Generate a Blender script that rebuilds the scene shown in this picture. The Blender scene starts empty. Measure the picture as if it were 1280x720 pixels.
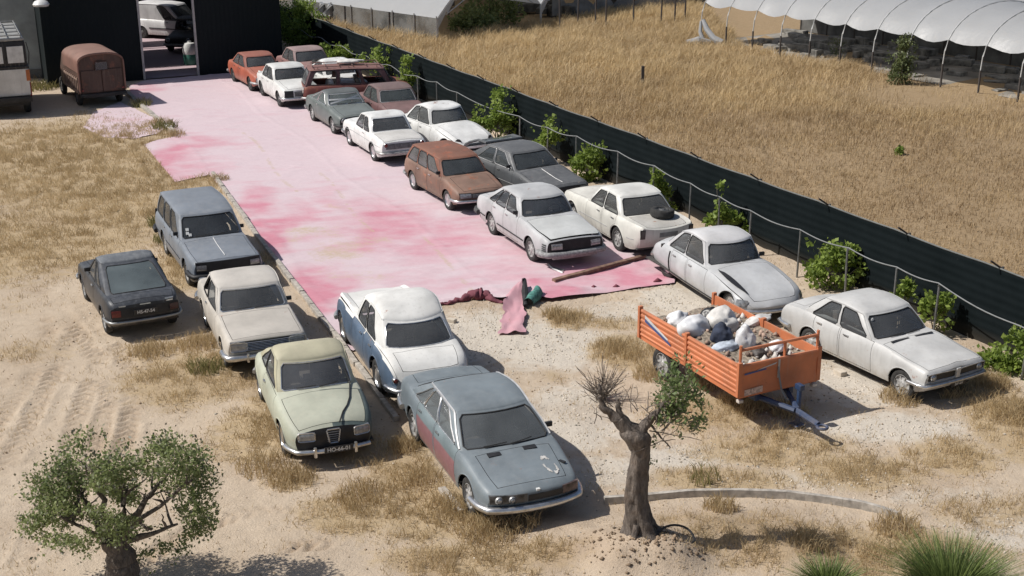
import bpy, bmesh, math, random
import numpy as np
from mathutils import Vector, Matrix
R = math.radians
random.seed(7); rng = np.random.default_rng(7)
scn = bpy.context.scene
COL = scn.collection

# ------------------------------------------------------------------ camera, sky, sun, exposure
CAM_H, PITCH, ROLL, FPX = 10.352, 0.334214, -0.005029, 1660.6
cam_d = bpy.data.cameras.new('camera'); cam = bpy.data.objects.new('camera', cam_d); COL.objects.link(cam)
cam_d.sensor_width = 36.0; cam_d.lens = FPX / 1280 * 36.0
cam_d.clip_start = 0.5; cam_d.clip_end = 2000
cam.matrix_world = Matrix.Translation((0, 0, CAM_H)) @ Matrix.Rotation(math.pi/2 - PITCH, 4, 'X') @ Matrix.Rotation(ROLL, 4, 'Z')
scn.camera = cam
SUN_DIR = Vector((-0.84, -0.07, 1.0)).normalized()          # towards the sun
world = bpy.data.worlds.new('World'); scn.world = world; world.use_nodes = True
wn = world.node_tree; sky = wn.nodes.new('ShaderNodeTexSky'); sky.sky_type = 'NISHITA'; sky.sun_disc = False
sky.sun_elevation = math.asin(SUN_DIR.z); sky.sun_rotation = math.atan2(SUN_DIR.x, SUN_DIR.y)
sky.dust_density = 2.0
wn.nodes['Background'].inputs['Strength'].default_value = 0.078
wn.links.new(sky.outputs[0], wn.nodes['Background'].inputs[0])
sl = bpy.data.lights.new('sun', 'SUN'); sl.energy = 4.7; sl.angle = R(0.53); sl.color = (1.0, 0.96, 0.90)
so = bpy.data.objects.new('sun', sl); COL.objects.link(so); so.rotation_euler = SUN_DIR.to_track_quat('Z', 'Y').to_euler()
scn.view_settings.view_transform = 'Standard'; scn.view_settings.look = 'None'
scn.view_settings.gamma = 1.0; scn.view_settings.exposure = 0.0
scn.cycles.max_bounces = 6; scn.cycles.transparent_max_bounces = 12

# ------------------------------------------------------------------ helpers
CP, SP = math.cos(PITCH), math.sin(PITCH); CR, SR = math.cos(ROLL), math.sin(ROLL)
def G(px, py, z=0.0):
    """ground point (at height z) that the photograph shows at a pixel"""
    du, dv = px - 640, py - 360
    u = CR*du + SR*dv; v = -SR*du + CR*dv
    d = (u/FPX, CP - v/FPX*SP, -SP - v/FPX*CP)
    t = (z - CAM_H) / d[2]
    return (d[0]*t, d[1]*t)
def pchip(tab):
    x = np.array([a for a, _ in tab], float); y = np.array([b for _, b in tab], float)
    h = np.diff(x); d = np.diff(y)/h; n = len(x); m = np.zeros(n)
    if n == 2: m[:] = d[0]
    else:
        for i in range(1, n-1):
            if d[i-1]*d[i] > 0:
                w1 = 2*h[i]+h[i-1]; w2 = h[i]+2*h[i-1]; m[i] = (w1+w2)/(w1/d[i-1]+w2/d[i])
        m[0] = d[0]; m[-1] = d[-1]
    def f(q):
        q = min(max(q, x[0]), x[-1]); i = min(int(np.searchsorted(x, q, 'right'))-1, n-2); t = (q-x[i])/h[i]
        return float((2*t**3-3*t*t+1)*y[i]+(t**3-2*t*t+t)*h[i]*m[i]+(-2*t**3+3*t*t)*y[i+1]+(t**3-t*t)*h[i]*m[i+1])
    return f
def lin(tab):
    xs = [a for a, _ in tab]; ys = [b for _, b in tab]
    return lambda q: float(np.interp(q, xs, ys))
def lerp(a, b, t): return a + (b-a)*t

class MB:
    """collects faces and links them as one mesh object"""
    def __init__(s): s.v = []; s.f = []; s.key = {}
    def pt(s, p):
        k = (round(p[0], 4), round(p[1], 4), round(p[2], 4))
        i = s.key.get(k)
        if i is None: i = len(s.v); s.key[k] = i; s.v.append(tuple(p))
        return i
    def face(s, pts):
        idx = []
        for p in pts:
            i = s.pt(p)
            if i not in idx: idx.append(i)
        if len(idx) >= 3: s.f.append(idx)
    def box(s, c, size, M=None, taper=None):
        sx, sy, sz = size[0]/2, size[1]/2, size[2]/2
        P = []
        for dz in (-1, 1):
            t = 1 if (taper is None or dz < 0) else taper
            for dx, dy in ((-1, -1), (1, -1), (1, 1), (-1, 1)):
                q = Vector((dx*sx*t, dy*sy*t, dz*sz))
                if M is not None: q = M @ q
                P.append(tuple(Vector(c)+q))
        b = len(s.v); s.v += P
        for f in ((0, 3, 2, 1), (4, 5, 6, 7), (0, 1, 5, 4), (1, 2, 6, 5), (2, 3, 7, 6), (3, 0, 4, 7)): s.f.append([b+i for i in f])
    def tube(s, path, r, n=6, closed=False, caps=True, flat=1.0):
        path = [Vector(p) for p in path]; N = len(path)
        if N < 2: return
        rr = r if isinstance(r, (list, tuple)) else [r]*N
        base = len(s.v); up = Vector((0, 0, 1))
        for i, p in enumerate(path):
            if closed: t = path[(i+1) % N]-path[i-1]
            else: t = path[min(i+1, N-1)]-path[max(i-1, 0)]
            if t.length < 1e-9: t = Vector((1, 0, 0))
            t.normalize()
            ref = up if abs(t.z) < 0.95 else Vector((1, 0, 0))
            a = t.cross(ref).normalized(); b = a.cross(t).normalized()
            for k in range(n):
                an = 2*math.pi*k/n
                s.v.append(tuple(p + a*math.cos(an)*rr[i] + b*math.sin(an)*rr[i]*flat))
        for i in range(N if closed else N-1):
            j = (i+1) % N
            for k in range(n):
                k2 = (k+1) % n
                s.f.append([base+i*n+k, base+i*n+k2, base+j*n+k2, base+j*n+k])
        if caps and not closed:
            s.f.append([base+k for k in range(n)][::-1]); s.f.append([base+(N-1)*n+k for k in range(n)])
    def lathe(s, prof, c=(0, 0, 0), axis='y', n=24, M=None, caps=True):
        base = len(s.v); c = Vector(c)
        for (r, h) in prof:
            for k in range(n):
                a = 2*math.pi*k/n
                if axis == 'y': q = Vector((r*math.cos(a), h, r*math.sin(a)))
                elif axis == 'x': q = Vector((h, r*math.cos(a), r*math.sin(a)))
                else: q = Vector((r*math.cos(a), r*math.sin(a), h))
                if M is not None: q = M @ q
                s.v.append(tuple(c+q))
        for i in range(len(prof)-1):
            for k in range(n):
                k2 = (k+1) % n
                s.f.append([base+i*n+k, base+i*n+k2, base+(i+1)*n+k2, base+(i+1)*n+k])
        if caps: s.f.append([base+k for k in range(n)]); s.f.append([base+(len(prof)-1)*n+k for k in range(n)])
    def mesh(s, name, mat, angle=38, smooth=True, bevel=0):
        me = bpy.data.meshes.new(name); me.from_pydata(s.v, [], s.f)
        bm = bmesh.new(); bm.from_mesh(me)
        bmesh.ops.recalc_face_normals(bm, faces=bm.faces)
        if bevel: bmesh.ops.bevel(bm, geom=bm.edges[:], offset=bevel, segments=2, affect='EDGES', profile=.6, clamp_overlap=True)
        bm.to_mesh(me); bm.free()
        if smooth:
            me.polygons.foreach_set('use_smooth', [True]*len(me.polygons)); me.set_sharp_from_angle(angle=R(angle))
        if mat: me.materials.append(mat)
        me.update(); return me
    def build(s, name, mat, parent=None, **k):
        return link(name, s.mesh(name, mat, **k), parent)
def link(name, me, parent=None):
    o = bpy.data.objects.new(name, me); COL.objects.link(o)
    if parent is not None: o.parent = parent
    return o
def thing(name, label, cat, loc=(0, 0, 0), rz=0, group=None):
    o = bpy.data.objects.new(name, None); COL.objects.link(o); o.empty_display_size = .3
    o.location = loc; o.rotation_euler = (0, 0, rz); return tag(o, label, cat, group)
def tag(o, label, cat, group=None):
    o['label'] = label; o['category'] = cat
    if group: o['group'] = group
    return o
def structure(o): o['kind'] = 'structure'; return o
def stuff(o, label, cat): o['kind'] = 'stuff'; o['label'] = label; o['category'] = cat; return o
def copy_thing(o, loc=None, rz=None, label=None, parent=None):
    c = o.copy(); COL.objects.link(c)
    if parent is not None: c.parent = parent
    if loc is not None: c.location = loc
    if rz is not None: c.rotation_euler = (0, 0, rz)
    if label: c['label'] = label
    for ch in list(o.children): copy_thing(ch, parent=c)
    return c
def quad_mesh(name, V, F, mat, attrs=None, smooth=False):
    """V (n,3) array, F (m,k) array"""
    me = bpy.data.meshes.new(name); n, m, k = len(V), len(F), F.shape[1]
    me.vertices.add(n); me.vertices.foreach_set('co', np.ascontiguousarray(V, np.float32).ravel())
    me.loops.add(m*k); me.loops.foreach_set('vertex_index', np.ascontiguousarray(F, np.int32).ravel())
    me.polygons.add(m); me.polygons.foreach_set('loop_start', np.arange(0, m*k, k, dtype=np.int32))
    me.polygons.foreach_set('loop_total', np.full(m, k, np.int32))
    if smooth: me.polygons.foreach_set('use_smooth', np.ones(m, bool))
    me.update(calc_edges=True)
    for an, arr in (attrs or {}).items():
        if arr.ndim == 1: a = me.attributes.new(an, 'FLOAT', 'POINT'); a.data.foreach_set('value', arr.astype(np.float32))
        else: a = me.attributes.new(an, 'FLOAT_COLOR', 'POINT'); a.data.foreach_set('color', arr.astype(np.float32).ravel())
    me.materials.append(mat); return me
def text_mesh(txt, size, mat, spacing=1.0):
    cu = bpy.data.curves.new('lettering', 'FONT'); cu.body = txt; cu.size = size; cu.align_x = 'CENTER'; cu.align_y = 'CENTER'; cu.extrude = .002; cu.space_character = spacing; cu.offset = size*.02
    ob = bpy.data.objects.new('lettering', cu); COL.objects.link(ob)
    bpy.context.view_layer.update(); me = bpy.data.meshes.new_from_object(ob.evaluated_get(bpy.context.evaluated_depsgraph_get()))
    bpy.data.objects.remove(ob); bpy.data.curves.remove(cu); me.materials.clear(); me.materials.append(mat); me.name = 'lettering'; return me

# value noise for geometry
_perm = rng.random((256, 256))
def vnoise(x, y):
    x = np.asarray(x, float); y = np.asarray(y, float)
    xi = np.floor(x).astype(int); yi = np.floor(y).astype(int); fx = x-xi; fy = y-yi
    fx = fx*fx*(3-2*fx); fy = fy*fy*(3-2*fy)
    g = lambda a, b: _perm[a % 256, b % 256]
    return (g(xi, yi)*(1-fx)+g(xi+1, yi)*fx)*(1-fy)+(g(xi, yi+1)*(1-fx)+g(xi+1, yi+1)*fx)*fy
def fbm(x, y, o=4):
    s = 0; a = .5
    for i in range(o): s = s+a*vnoise(x*2**i+17*i, y*2**i+5*i); a *= .5
    return s/(1-.5**o)

# ------------------------------------------------------------------ materials
_mc = {}
class NT:
    def __init__(s, name):
        s.m = bpy.data.materials.new(name); s.m.use_nodes = True; s.t = s.m.node_tree; s.b = s.t.nodes['Principled BSDF']
    def n(s, typ, **kw):
        nd = s.t.nodes.new(typ)
        for k, v in kw.items():
            if k in nd.inputs: nd.inputs[k].default_value = v
            else: setattr(nd, k, v)
        return nd
    def l(s, a, b): s.t.links.new(a, b)
    def coord(s, off=(0, 0, 0), typ='Object'):
        tc = s.n('ShaderNodeTexCoord'); mp = s.n('ShaderNodeMapping'); mp.inputs['Location'].default_value = off
        s.l(tc.outputs[typ], mp.inputs['Vector']); return mp.outputs[0]
    def noise(s, co, scale, detail=4, rough=.55):
        nd = s.n('ShaderNodeTexNoise'); nd.inputs['Scale'].default_value = scale; nd.inputs['Detail'].default_value = detail; nd.inputs['Roughness'].default_value = rough
        s.l(co, nd.inputs['Vector']); return nd.outputs['Fac']
    def ramp(s, fac, stops):
        nd = s.n('ShaderNodeValToRGB'); e = nd.color_ramp.elements
        while len(e) < len(stops): e.new(.5)
        for i, (p, c) in enumerate(stops):
            e[i].position = p; e[i].color = c if len(c) == 4 else (*c, 1)
        s.l(fac, nd.inputs[0]); return nd.outputs[0]
    def mapr(s, v, a, b, c=0, d=1):
        nd = s.n('ShaderNodeMapRange'); nd.inputs[1].default_value = a; nd.inputs[2].default_value = b; nd.inputs[3].default_value = c; nd.inputs[4].default_value = d
        s.l(v, nd.inputs[0]); return nd.outputs[0]
    def mix(s, f, a, b, typ='MIX'):
        nd = s.n('ShaderNodeMix'); nd.data_type = 'RGBA'; nd.blend_type = typ
        for i, x in ((0, f), (6, a), (7, b)):
            if isinstance(x, (int, float)): nd.inputs[i].default_value = x
            elif isinstance(x, tuple): nd.inputs[i].default_value = x if len(x) == 4 else (*x, 1)
            else: s.l(x, nd.inputs[i])
        return nd.outputs[2]
    def math(s, op, a, b=0.0):
        nd = s.n('ShaderNodeMath'); nd.operation = op
        for i, x in ((0, a), (1, b)):
            if isinstance(x, (int, float)): nd.inputs[i].default_value = x
            else: s.l(x, nd.inputs[i])
        return nd.outputs[0]
    def bump(s, h, strength=.3, dist=.02):
        nd = s.n('ShaderNodeBump'); nd.inputs['Strength'].default_value = strength; nd.inputs['Distance'].default_value = dist
        s.l(h, nd.inputs['Height']); s.l(nd.outputs[0], s.b.inputs['Normal']); return nd
def simple(name, col, rough=.6, metal=0, var=.12, scale=6, spec=None):
    k = ('s', name)
    if k in _mc: return _mc[k]
    t = NT(name); co = t.coord((random.random()*9, random.random()*9, 0))
    f = t.noise(co, scale, 5)
    lo = tuple(max(0, c*(1-var*1.6)) for c in col); hi = tuple(min(1, c*(1+var)) for c in col)
    t.l(t.ramp(f, [(.3, lo), (.7, hi)]), t.b.inputs['Base Color'])
    t.b.inputs['Roughness'].default_value = rough; t.b.inputs['Metallic'].default_value = metal
    if spec is not None: t.b.inputs['Specular IOR Level'].default_value = spec
    _mc[k] = t.m; return t.m
def paint(name, col, rough=.42, dust=.35, dustcol=(.42, .38, .33), rust=0.0, rustcol=(.16, .06, .03), var=.14, coat=0.0, band=None):
    """old car paint: blotchy fading, dust settled on upward faces, streaks of grime low down, rust spots"""
    k = ('p', name)
    if k in _mc: return _mc[k]
    t = NT(name); co = t.coord((random.random()*50, random.random()*50, random.random()*9))
    n1 = t.noise(co, 1.6, 4); n2 = t.noise(co, 9, 6, .65); n3 = t.noise(co, 34, 4)
    lo = tuple(c*(1-var*1.5) for c in col); hi = tuple(min(1, c*(1+var)) for c in col)
    base = t.ramp(n1, [(.32, lo), (.68, hi)])
    if band:                                             # a second colour below a worn line at some height
        tb = t.n('ShaderNodeTexCoord'); sb = t.n('ShaderNodeSeparateXYZ'); t.l(tb.outputs['Object'], sb.inputs[0])
        hz = t.math('ADD', sb.outputs['Z'], t.math('MULTIPLY', t.noise(co, 3, 4), .05)); base = t.mix(t.mapr(hz, band[1]+.03, band[1]), base, t.ramp(n2, [(.3, tuple(c*.8 for c in band[0])), (.7, band[0])]))
    geo = t.n('ShaderNodeNewGeometry'); sx = t.n('ShaderNodeSeparateXYZ'); t.l(geo.outputs['Normal'], sx.inputs[0])
    up = t.mapr(sx.outputs['Z'], .25, .95)
    d = t.math('MULTIPLY', up, t.mapr(n2, .25, .75, .35, 1.1)); d = t.math('MULTIPLY', d, dust)
    d = t.math('ADD', d, t.math('MULTIPLY', t.mapr(n2, .5, .8), dust*.35))
    c = t.mix(d, base, dustcol)
    # splashed dirt along the sills
    cs = t.n('ShaderNodeSeparateXYZ'); tc = t.n('ShaderNodeTexCoord'); t.l(tc.outputs['Object'], cs.inputs[0])
    low = t.math('MULTIPLY', t.mapr(cs.outputs['Z'], .52, .2), t.mapr(n2, .35, .65)); c = t.mix(t.math('MULTIPLY', low, .55), c, (.30, .235, .165))
    # small scratches and chips
    chip = t.mapr(n3, .66, .72); c = t.mix(t.math('MULTIPLY', chip, .3), c, (.2, .17, .15))
    # run-off streaks down the panels
    sm = t.n('ShaderNodeMapping'); sm.inputs['Scale'].default_value = (14, 14, 1.3); t.l(co, sm.inputs['Vector'])
    ns = t.noise(sm.outputs[0], 1.0, 3); st = t.math('MULTIPLY', t.mapr(ns, .55, .75), .28); c = t.mix(st, c, tuple(x*.55+.05 for x in dustcol))
    if rust > 0:
        rm = t.mapr(t.noise(co, 2.6, 8, .7), .66-.28*rust, .72-.24*rust)
        c = t.mix(t.math('MULTIPLY', rm, .85), c, t.ramp(n2, [(.3, rustcol), (.75, tuple(min(1, x*2.6) for x in rustcol))]))
    t.l(c, t.b.inputs['Base Color'])
    rr = t.mapr(d, 0, .5, rough, .85); t.l(rr, t.b.inputs['Roughness'])
    t.b.inputs['Coat Weight'].default_value = coat; t.b.inputs['Coat Roughness'].default_value = .25
    t.bump(n2, .08, .01)
    _mc[k] = t.m; return t.m
def glass(name='dusty_glass', tint=(.05, .06, .07), dust=.26, dustcol=(.30, .31, .32)):
    k = ('g', name)
    if k in _mc: return _mc[k]
    t = NT(name); co = t.coord((random.random()*30, 0, 0)); t.t.nodes.remove(t.b)
    out = t.t.nodes['Material Output']
    tr = t.n('ShaderNodeBsdfTransparent'); tr.inputs[0].default_value = (.72, .75, .76, 1)
    gl = t.n('ShaderNodeBsdfGlossy'); gl.inputs['Roughness'].default_value = .12; gl.inputs[0].default_value = (.9, .92, .95, 1)
    df = t.n('ShaderNodeBsdfDiffuse'); t.l(t.mix(t.noise(co, 2, 3), dustcol, tuple(c*.8 for c in dustcol)), df.inputs[0])
    fr = t.n('ShaderNodeFresnel'); fr.inputs[0].default_value = 1.5
    m1 = t.n('ShaderNodeMixShader'); t.l(fr.outputs[0], m1.inputs[0]); t.l(tr.outputs[0], m1.inputs[1]); t.l(gl.outputs[0], m1.inputs[2])
    m2 = t.n('ShaderNodeMixShader'); t.l(t.mapr(t.noise(co, 1.3, 3, .5), .25, .75, dust*.6, dust*1.2), m2.inputs[0]); t.l(m1.outputs[0], m2.inputs[1]); t.l(df.outputs[0], m2.inputs[2])
    t.l(m2.outputs[0], out.inputs[0]); _mc[k] = t.m; return t.m
def leafmat(name, lo, hi, trans=.25):
    k = ('l', name)
    if k in _mc: return _mc[k]
    t = NT(name); a = t.n('ShaderNodeAttribute'); a.attribute_name = 'rnd'
    c = t.ramp(a.outputs['Fac'], [(0, lo), (.55, tuple((x+y)/2 for x, y in zip(lo, hi))), (1, hi)])
    t.l(c, t.b.inputs['Base Color']); t.b.inputs['Roughness'].default_value = .55
    tl = t.n('ShaderNodeBsdfTranslucent'); t.l(c, tl.inputs[0]); mx = t.n('ShaderNodeMixShader'); mx.inputs[0].default_value = trans
    t.l(t.b.outputs[0], mx.inputs[1]); t.l(tl.outputs[0], mx.inputs[2]); t.l(mx.outputs[0], t.t.nodes['Material Output'].inputs[0])
    _mc[k] = t.m; return t.m

CHROME = simple('chrome_trim', (.62, .62, .62), .28, .85, .15, 12)
DULL = simple('dull_steel', (.42, .42, .42), .5, .6, .2, 14)
RUBBER = simple('black_rubber', (.022, .022, .023), .75, 0, .3)
BLACK = simple('black_plastic', (.02, .02, .022), .6, 0, .3)
DARKIN = simple('dark_interior', (.06, .056, .053), .9, 0, .3)
SEATM = simple('seat_vinyl', (.19, .155, .125), .7, 0, .3)
TYRE = simple('tyre_rubber', (.035, .034, .033), .9, 0, .35, 10)
LENS = simple('lamp_glass', (.32, .33, .34), .15, .3, .25, 20)
REDLENS = simple('red_lamp_glass', (.16, .025, .02), .3, 0, .3, 20)
AMBER = simple('amber_lamp_glass', (.55, .2, .04), .35, 0, .2, 20)
WHITEP = simple('white_lettering', (.66, .66, .64), .6, 0, .1)
PLATEM = simple('black_plate', (.03, .03, .032), .5)
RIMS = simple('painted_rim', (.40, .395, .385), .5, .1, .3, 18)
RIMD = simple('dark_rim', (.10, .10, .10), .6, .2, .3, 18)

# ------------------------------------------------------------------ wheels (shared meshes)
_wm = {}
def wheel_meshes(style, r, w):
    k = (style, r, w)
    if k in _wm: return _wm[k]
    t = MB(); h = w/2
    t.lathe([(r*.60, -h*.8), (r*.72, -h), (r*.93, -h*.95), (r*.99, -h*.7), (r, -h*.3), (r, h*.3), (r*.99, h*.7), (r*.93, h*.95), (r*.72, h), (r*.60, h*.8)], n=28, caps=False)
    rim = MB(); q = r*.66
    if style == 'cap':
        prof = [(q, -h*.5), (q, h*.82), (q*.93, h*.86), (q*.86, h*.55), (q*.70, h*.50), (q*.66, h*.74), (q*.45, h*.92), (q*.2, h*.98), (q*.02, h)]
    elif style == 'flat':
        prof = [(q, -h*.5), (q, h*.8), (q*.95, h*.9), (q*.6, h*.95), (q*.3, h*1.02), (q*.02, h*1.03)]
    else:
        prof = [(q, -h*.5), (q, h*.85), (q*.94, h*.9), (q*.88, h*.40), (q*.6, h*.42), (q*.42, h*.66), (q*.28, h*.76), (q*.25, h*.86), (q*.02, h*.88)]
    rim.lathe(prof, n=28)
    if style != 'cap' and style != 'flat':
        for i in range(8):
            a = i*math.pi/4; M = Matrix.Rotation(-a, 3, 'Y')
            rim.box((math.cos(a)*q*.68, h*.5, math.sin(a)*q*.68), (q*.44, h*.35, q*.16), M)
    mats = {'cap': CHROME, 'flat': RIMS, 'alloy': RIMS, 'dark': RIMD, 'steel': RIMS}[style]
    _wm[k] = (t.mesh('tyre', TYRE, angle=50), rim.mesh('wheel', mats, angle=40)); return _wm[k]

# ------------------------------------------------------------------ the car builder
def make_car(name, label, pos, head, S, group=None):
    g = S.get; L, W = S['L'], S['W']; hw0 = W/2
    root = thing(name, label, g('cat', 'car'), (pos[0], pos[1], 0), R(head), group)
    P = {}                                              # tag -> MB
    def mb(t): return P.setdefault(t, MB())
    fo, wb, r = g('fo', .78), g('wb', 2.5), g('r', .31)
    wx = [fo, fo+wb]; Ra = [g('arch', r*1.17), g('arch_r', g('arch', r*1.17))]
    wsb, wst, rst, rsb = S['gh']
    bl = g('belt', .92)
    top = pchip(g('top', [(0, .74), (.12, .80), (.8, .87), (wsb, bl+.03), (rsb, bl+.03), (L-.3, bl-.03), (L-.05, bl-.07), (L, bl-.12)]))
    shd = g('shdrop', .045); she = pchip(g('sh')) if g('sh') else (lambda x: top(x)-shd)
    wid = pchip(g('wd', [(0, .90), (.12, .955), (.8, 1), (L-.9, 1), (L-.15, .95), (L, .88)]))
    sill = pchip(g('sill', [(0, .34), (.25, .27), (.7, .23), (L-.7, .23), (L-.25, .28), (L, .34)]))
    sp = pchip(g('side', [(0, .94), (.1, .965), (.35, .995), (.55, 1.0), (.8, .978), (.93, .95), (1.0, .90)]))
    bF, bR = g('bowF', .10), g('bowR', .08)
    npf = pchip(g('nose', [(.2, .08), (.38, .015), (.6, .0), (.72, .03), (.85, .07)]))
    tpf = pchip(g('tail', [(.2, .08), (.4, .01), (.62, .0), (.8, .03), (.95, .06)]))
    topfun = g('topfun', lambda xf, yf: 0.0)
    def deform(xf, y, z):
        kf = max(0, 1-xf/.55)**2; kr = max(0, 1-(L-xf)/.55)**2; q = (abs(y)/hw0)**2.4
        return xf + kf*(bF*q+npf(z)) - kr*(bR*q+tpf(z))
    def P3(xf, y, z): return (L/2-deform(xf, y, z), y, z)
    def hwz(xf, z):
        s, t = sill(xf), she(xf); return hw0*wid(xf)*sp((z-s)/(t-s))
    yfs = [.90, .845, .72, .5, .25, 0.0]
    def topz(xf, yf):
        a = min(abs(yf)/.9, 1); return she(xf)+(top(xf)-she(xf))*(1-a**2.3)+topfun(xf, abs(yf))
    def zb(xf):
        z = sill(xf)
        for x0, ra in zip(wx, Ra):
            if ra and abs(xf-x0) < ra: z = max(z, r+math.sqrt(max(0, ra*ra-(xf-x0)**2))*.97)
        return z
    # stations
    hood = g('hood', (.06, wsb-.10)); lid = g('lid', (rsb+.06, L-.05)); doors = g('doors', [])
    must = set([0, .03, .09, L-.09, L-.03, L, wsb, rsb])
    for a, b in doors: must |= {a, b}
    if hood: must |= set(hood)
    if lid: must |= set(lid)
    arc = []
    for x0, ra in zip(wx, Ra):
        if not ra: continue
        for k in range(13): arc.append(x0-ra*math.cos(math.pi*k/12))
        arc += [x0-ra-.012, x0+ra+.012]
    must = sorted(set(round(m, 4) for m in list(must)+arc))
    xs = list(must)
    for x in np.linspace(0, L, 44):
        if min(abs(x-m) for m in must) > .045: xs.append(float(x))
    xs = sorted(xs)
    fs = [0, .06, .2, .4, .6, .78, .92, 1.0]
    def sidept(xf, f):
        z = zb(xf)+f*(she(xf)-zb(xf)); return hwz(xf, z), z
    hoodw, lidw = g('hoodw', .72), g('lidw', .72)
    cabin = lambda x, yf: wsb+g('wbowb', .10)*(yf/.84)**2+.05 < x < rsb-g('rbowb', .08)*(yf/.84)**2-.05
    two = g('two_tone')
    for i in range(len(xs)-1):
        x0, x1 = xs[i], xs[i+1]; xm = (x0+x1)/2
        for sg in (1, -1):
            for j in range(len(fs)-1):
                t = 'body'
                fm = (fs[j]+fs[j+1])/2
                for di, (a, b) in enumerate(doors):
                    if a < xm < b and fm > .06: t = ('door', di, sg)
                if t == 'body' and xm < fo+.35 and xm < wsb and g('fenders'): t = ('fender', sg)
                if two and fm < two and t == 'body': t = 'lower'
                pts = []
                for (x, f) in ((x0, fs[j]), (x1, fs[j]), (x1, fs[j+1]), (x0, fs[j+1])):
                    y, z = sidept(x, f); pts.append(P3(x, sg*y, z))
                if two and isinstance(t, tuple) and t[0] == 'door' and fm < two: t = ('door', t[1], sg)
                mb(t).face(pts)
            for j in range(len(yfs)-1):
                ym = (yfs[j]+yfs[j+1])/2; t = 'body'
                if cabin(xm, yfs[j]) and ym < .72: continue
                if hood and hood[0] < xm < hood[1] and ym < hoodw: t = 'hood'
                elif lid and lid[0] < xm < lid[1] and ym < lidw: t = 'lid'
                elif xm < wsb-.1 and g('fenders'): t = ('fender', sg)
                lift = (lambda x: 0.0)
                if t == 'hood' and g('hood_open'): lift = lambda x: g('hood_open')*(hood[1]-x)/(hood[1]-hood[0])
                pts = []
                for (x, yf) in ((x0, yfs[j]), (x1, yfs[j]), (x1, yfs[j+1]), (x0, yfs[j+1])):
                    p = P3(x, sg*yf*hw0*wid(x), topz(x, yf)); pts.append((p[0], p[1], p[2]+lift(x)))
                mb(t).face(pts)
    # end caps follow the nose and tail profile
    cols = [yf/.9 for yf in yfs]; cols = cols+[-c for c in cols[-2::-1]]
    for xe, t in ((0, 'body'), (L, 'tail' if g('tail_panel') else 'body')):
        if xe == 0 and g('front_panel'): t = 'front'
        zt = lambda c: topz(xe, c*.9); z0 = zb(xe)
        for j in range(len(fs)-1):
            for k in range(len(cols)-1):
                pts = []
                for f, c in ((fs[j], cols[k]), (fs[j], cols[k+1]), (fs[j+1], cols[k+1]), (fs[j+1], cols[k])):
                    y, _ = sidept(xe, f); pts.append(P3(xe, y*c, z0+f*(zt(c)-z0)))
                mb(t).face(pts)
    # greenhouse
    wbowb, wbowt, rbowb, rbowt = g('wbowb', .10), g('wbowt', .07), g('rbowb', .08), g('rbowt', .06)
    ghf = min(.90, g('ghf', .86)+.02); hbF, hbR = ghf*hw0*wid(wsb+.2), g('ghr', ghf)*hw0*wid(rsb-.15)
    htF, htR = (q*1.075 for q in g('ht', (.565, .56))); zr = g('zr', (1.30, 1.34, 1.31)); roofz = pchip([(wst, zr[0]), ((wst+rst)/2, zr[1]), (rst, zr[2])])
    rc = .035; pf = g('pf', .065)*.8; pr = g('pr', .09)*.9
    FY = [0, .3, .6, 1-pf-.07, 1-pf, 1]; RY = [1, 1-pr, 1-pr-.07, .6, .3, 0]
    sw = g('sw', [(.05, .12, .44, .46), (.49, .51, .90, .86)])      # (bottom0, top0, bottom1, top1)
    SL = [(0, 0)]
    for (b0, t0, b1, t1) in sw:
        SL += [(b0, t0), (b0+.022, t0+.022), (lerp(b0, b1, .5), lerp(t0, t1, .5)), (b1-.022, t1-.022), (b1, t1)]
    SL.append((1, 1))
    VV = [0, .045, .13, .46, .82, .925, 1.0]
    nose_c = g('cpow', 1.0)
    def half(v):
        xa, xb = lerp(wsb, wst, v), lerp(rsb, rst, v)
        bw, br = lerp(wbowb, wbowt, v), lerp(rbowb, rbowt, v)
        vv = v**g('tumble', 1.15)
        ya, yb = lerp(hbF, htF, vv), lerp(hbR, htR, vv)
        # bowed-out glass
        bu = .018*math.sin(math.pi*v)
        out = []
        for c in FY: out.append((xa+bw*c*c-bu, c*(ya-rc)))
        s0, s1 = xa+bw+rc, xb-br-rc
        for (b, t) in SL:
            s = lerp(b, t, v); out.append((lerp(s0, s1, s), lerp(ya, yb, s)+g('plan', .03)*4*s*(1-s)+bu*.8))
        for c in RY: out.append((xb-br*c*c+bu*g('rbulge', 1), c*(yb-rc)))
        pts = []
        for (x, y) in out:
            b = topz(min(max(x, .02), L-.02), min(.9, abs(y)/(hw0*wid(x))))-.012
            zt = roofz(x); z = lerp(b, zt, v); pts.append((L/2-x, y, z))
        return pts
    rings = [half(v) for v in VV]
    nF, nS = len(FY), len(SL); N = nF+nS+len(RY)
    def win_of(k):
        if k < nF-2: return ('windscreen', 0, 3, 4) if k < 4 else None      # kind, first, corner col(s)
        if nF <= k < nF+nS-1:
            q = k-nF
            if q >= 1 and (q-1) % 5 < 4: return (('side_window', (q-1)//5), (q-1) % 5)
        if k >= nF+nS+1: return ('rear_window', k-(nF+nS+1))
        return None
    skipw = g('no_glass', [])
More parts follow.
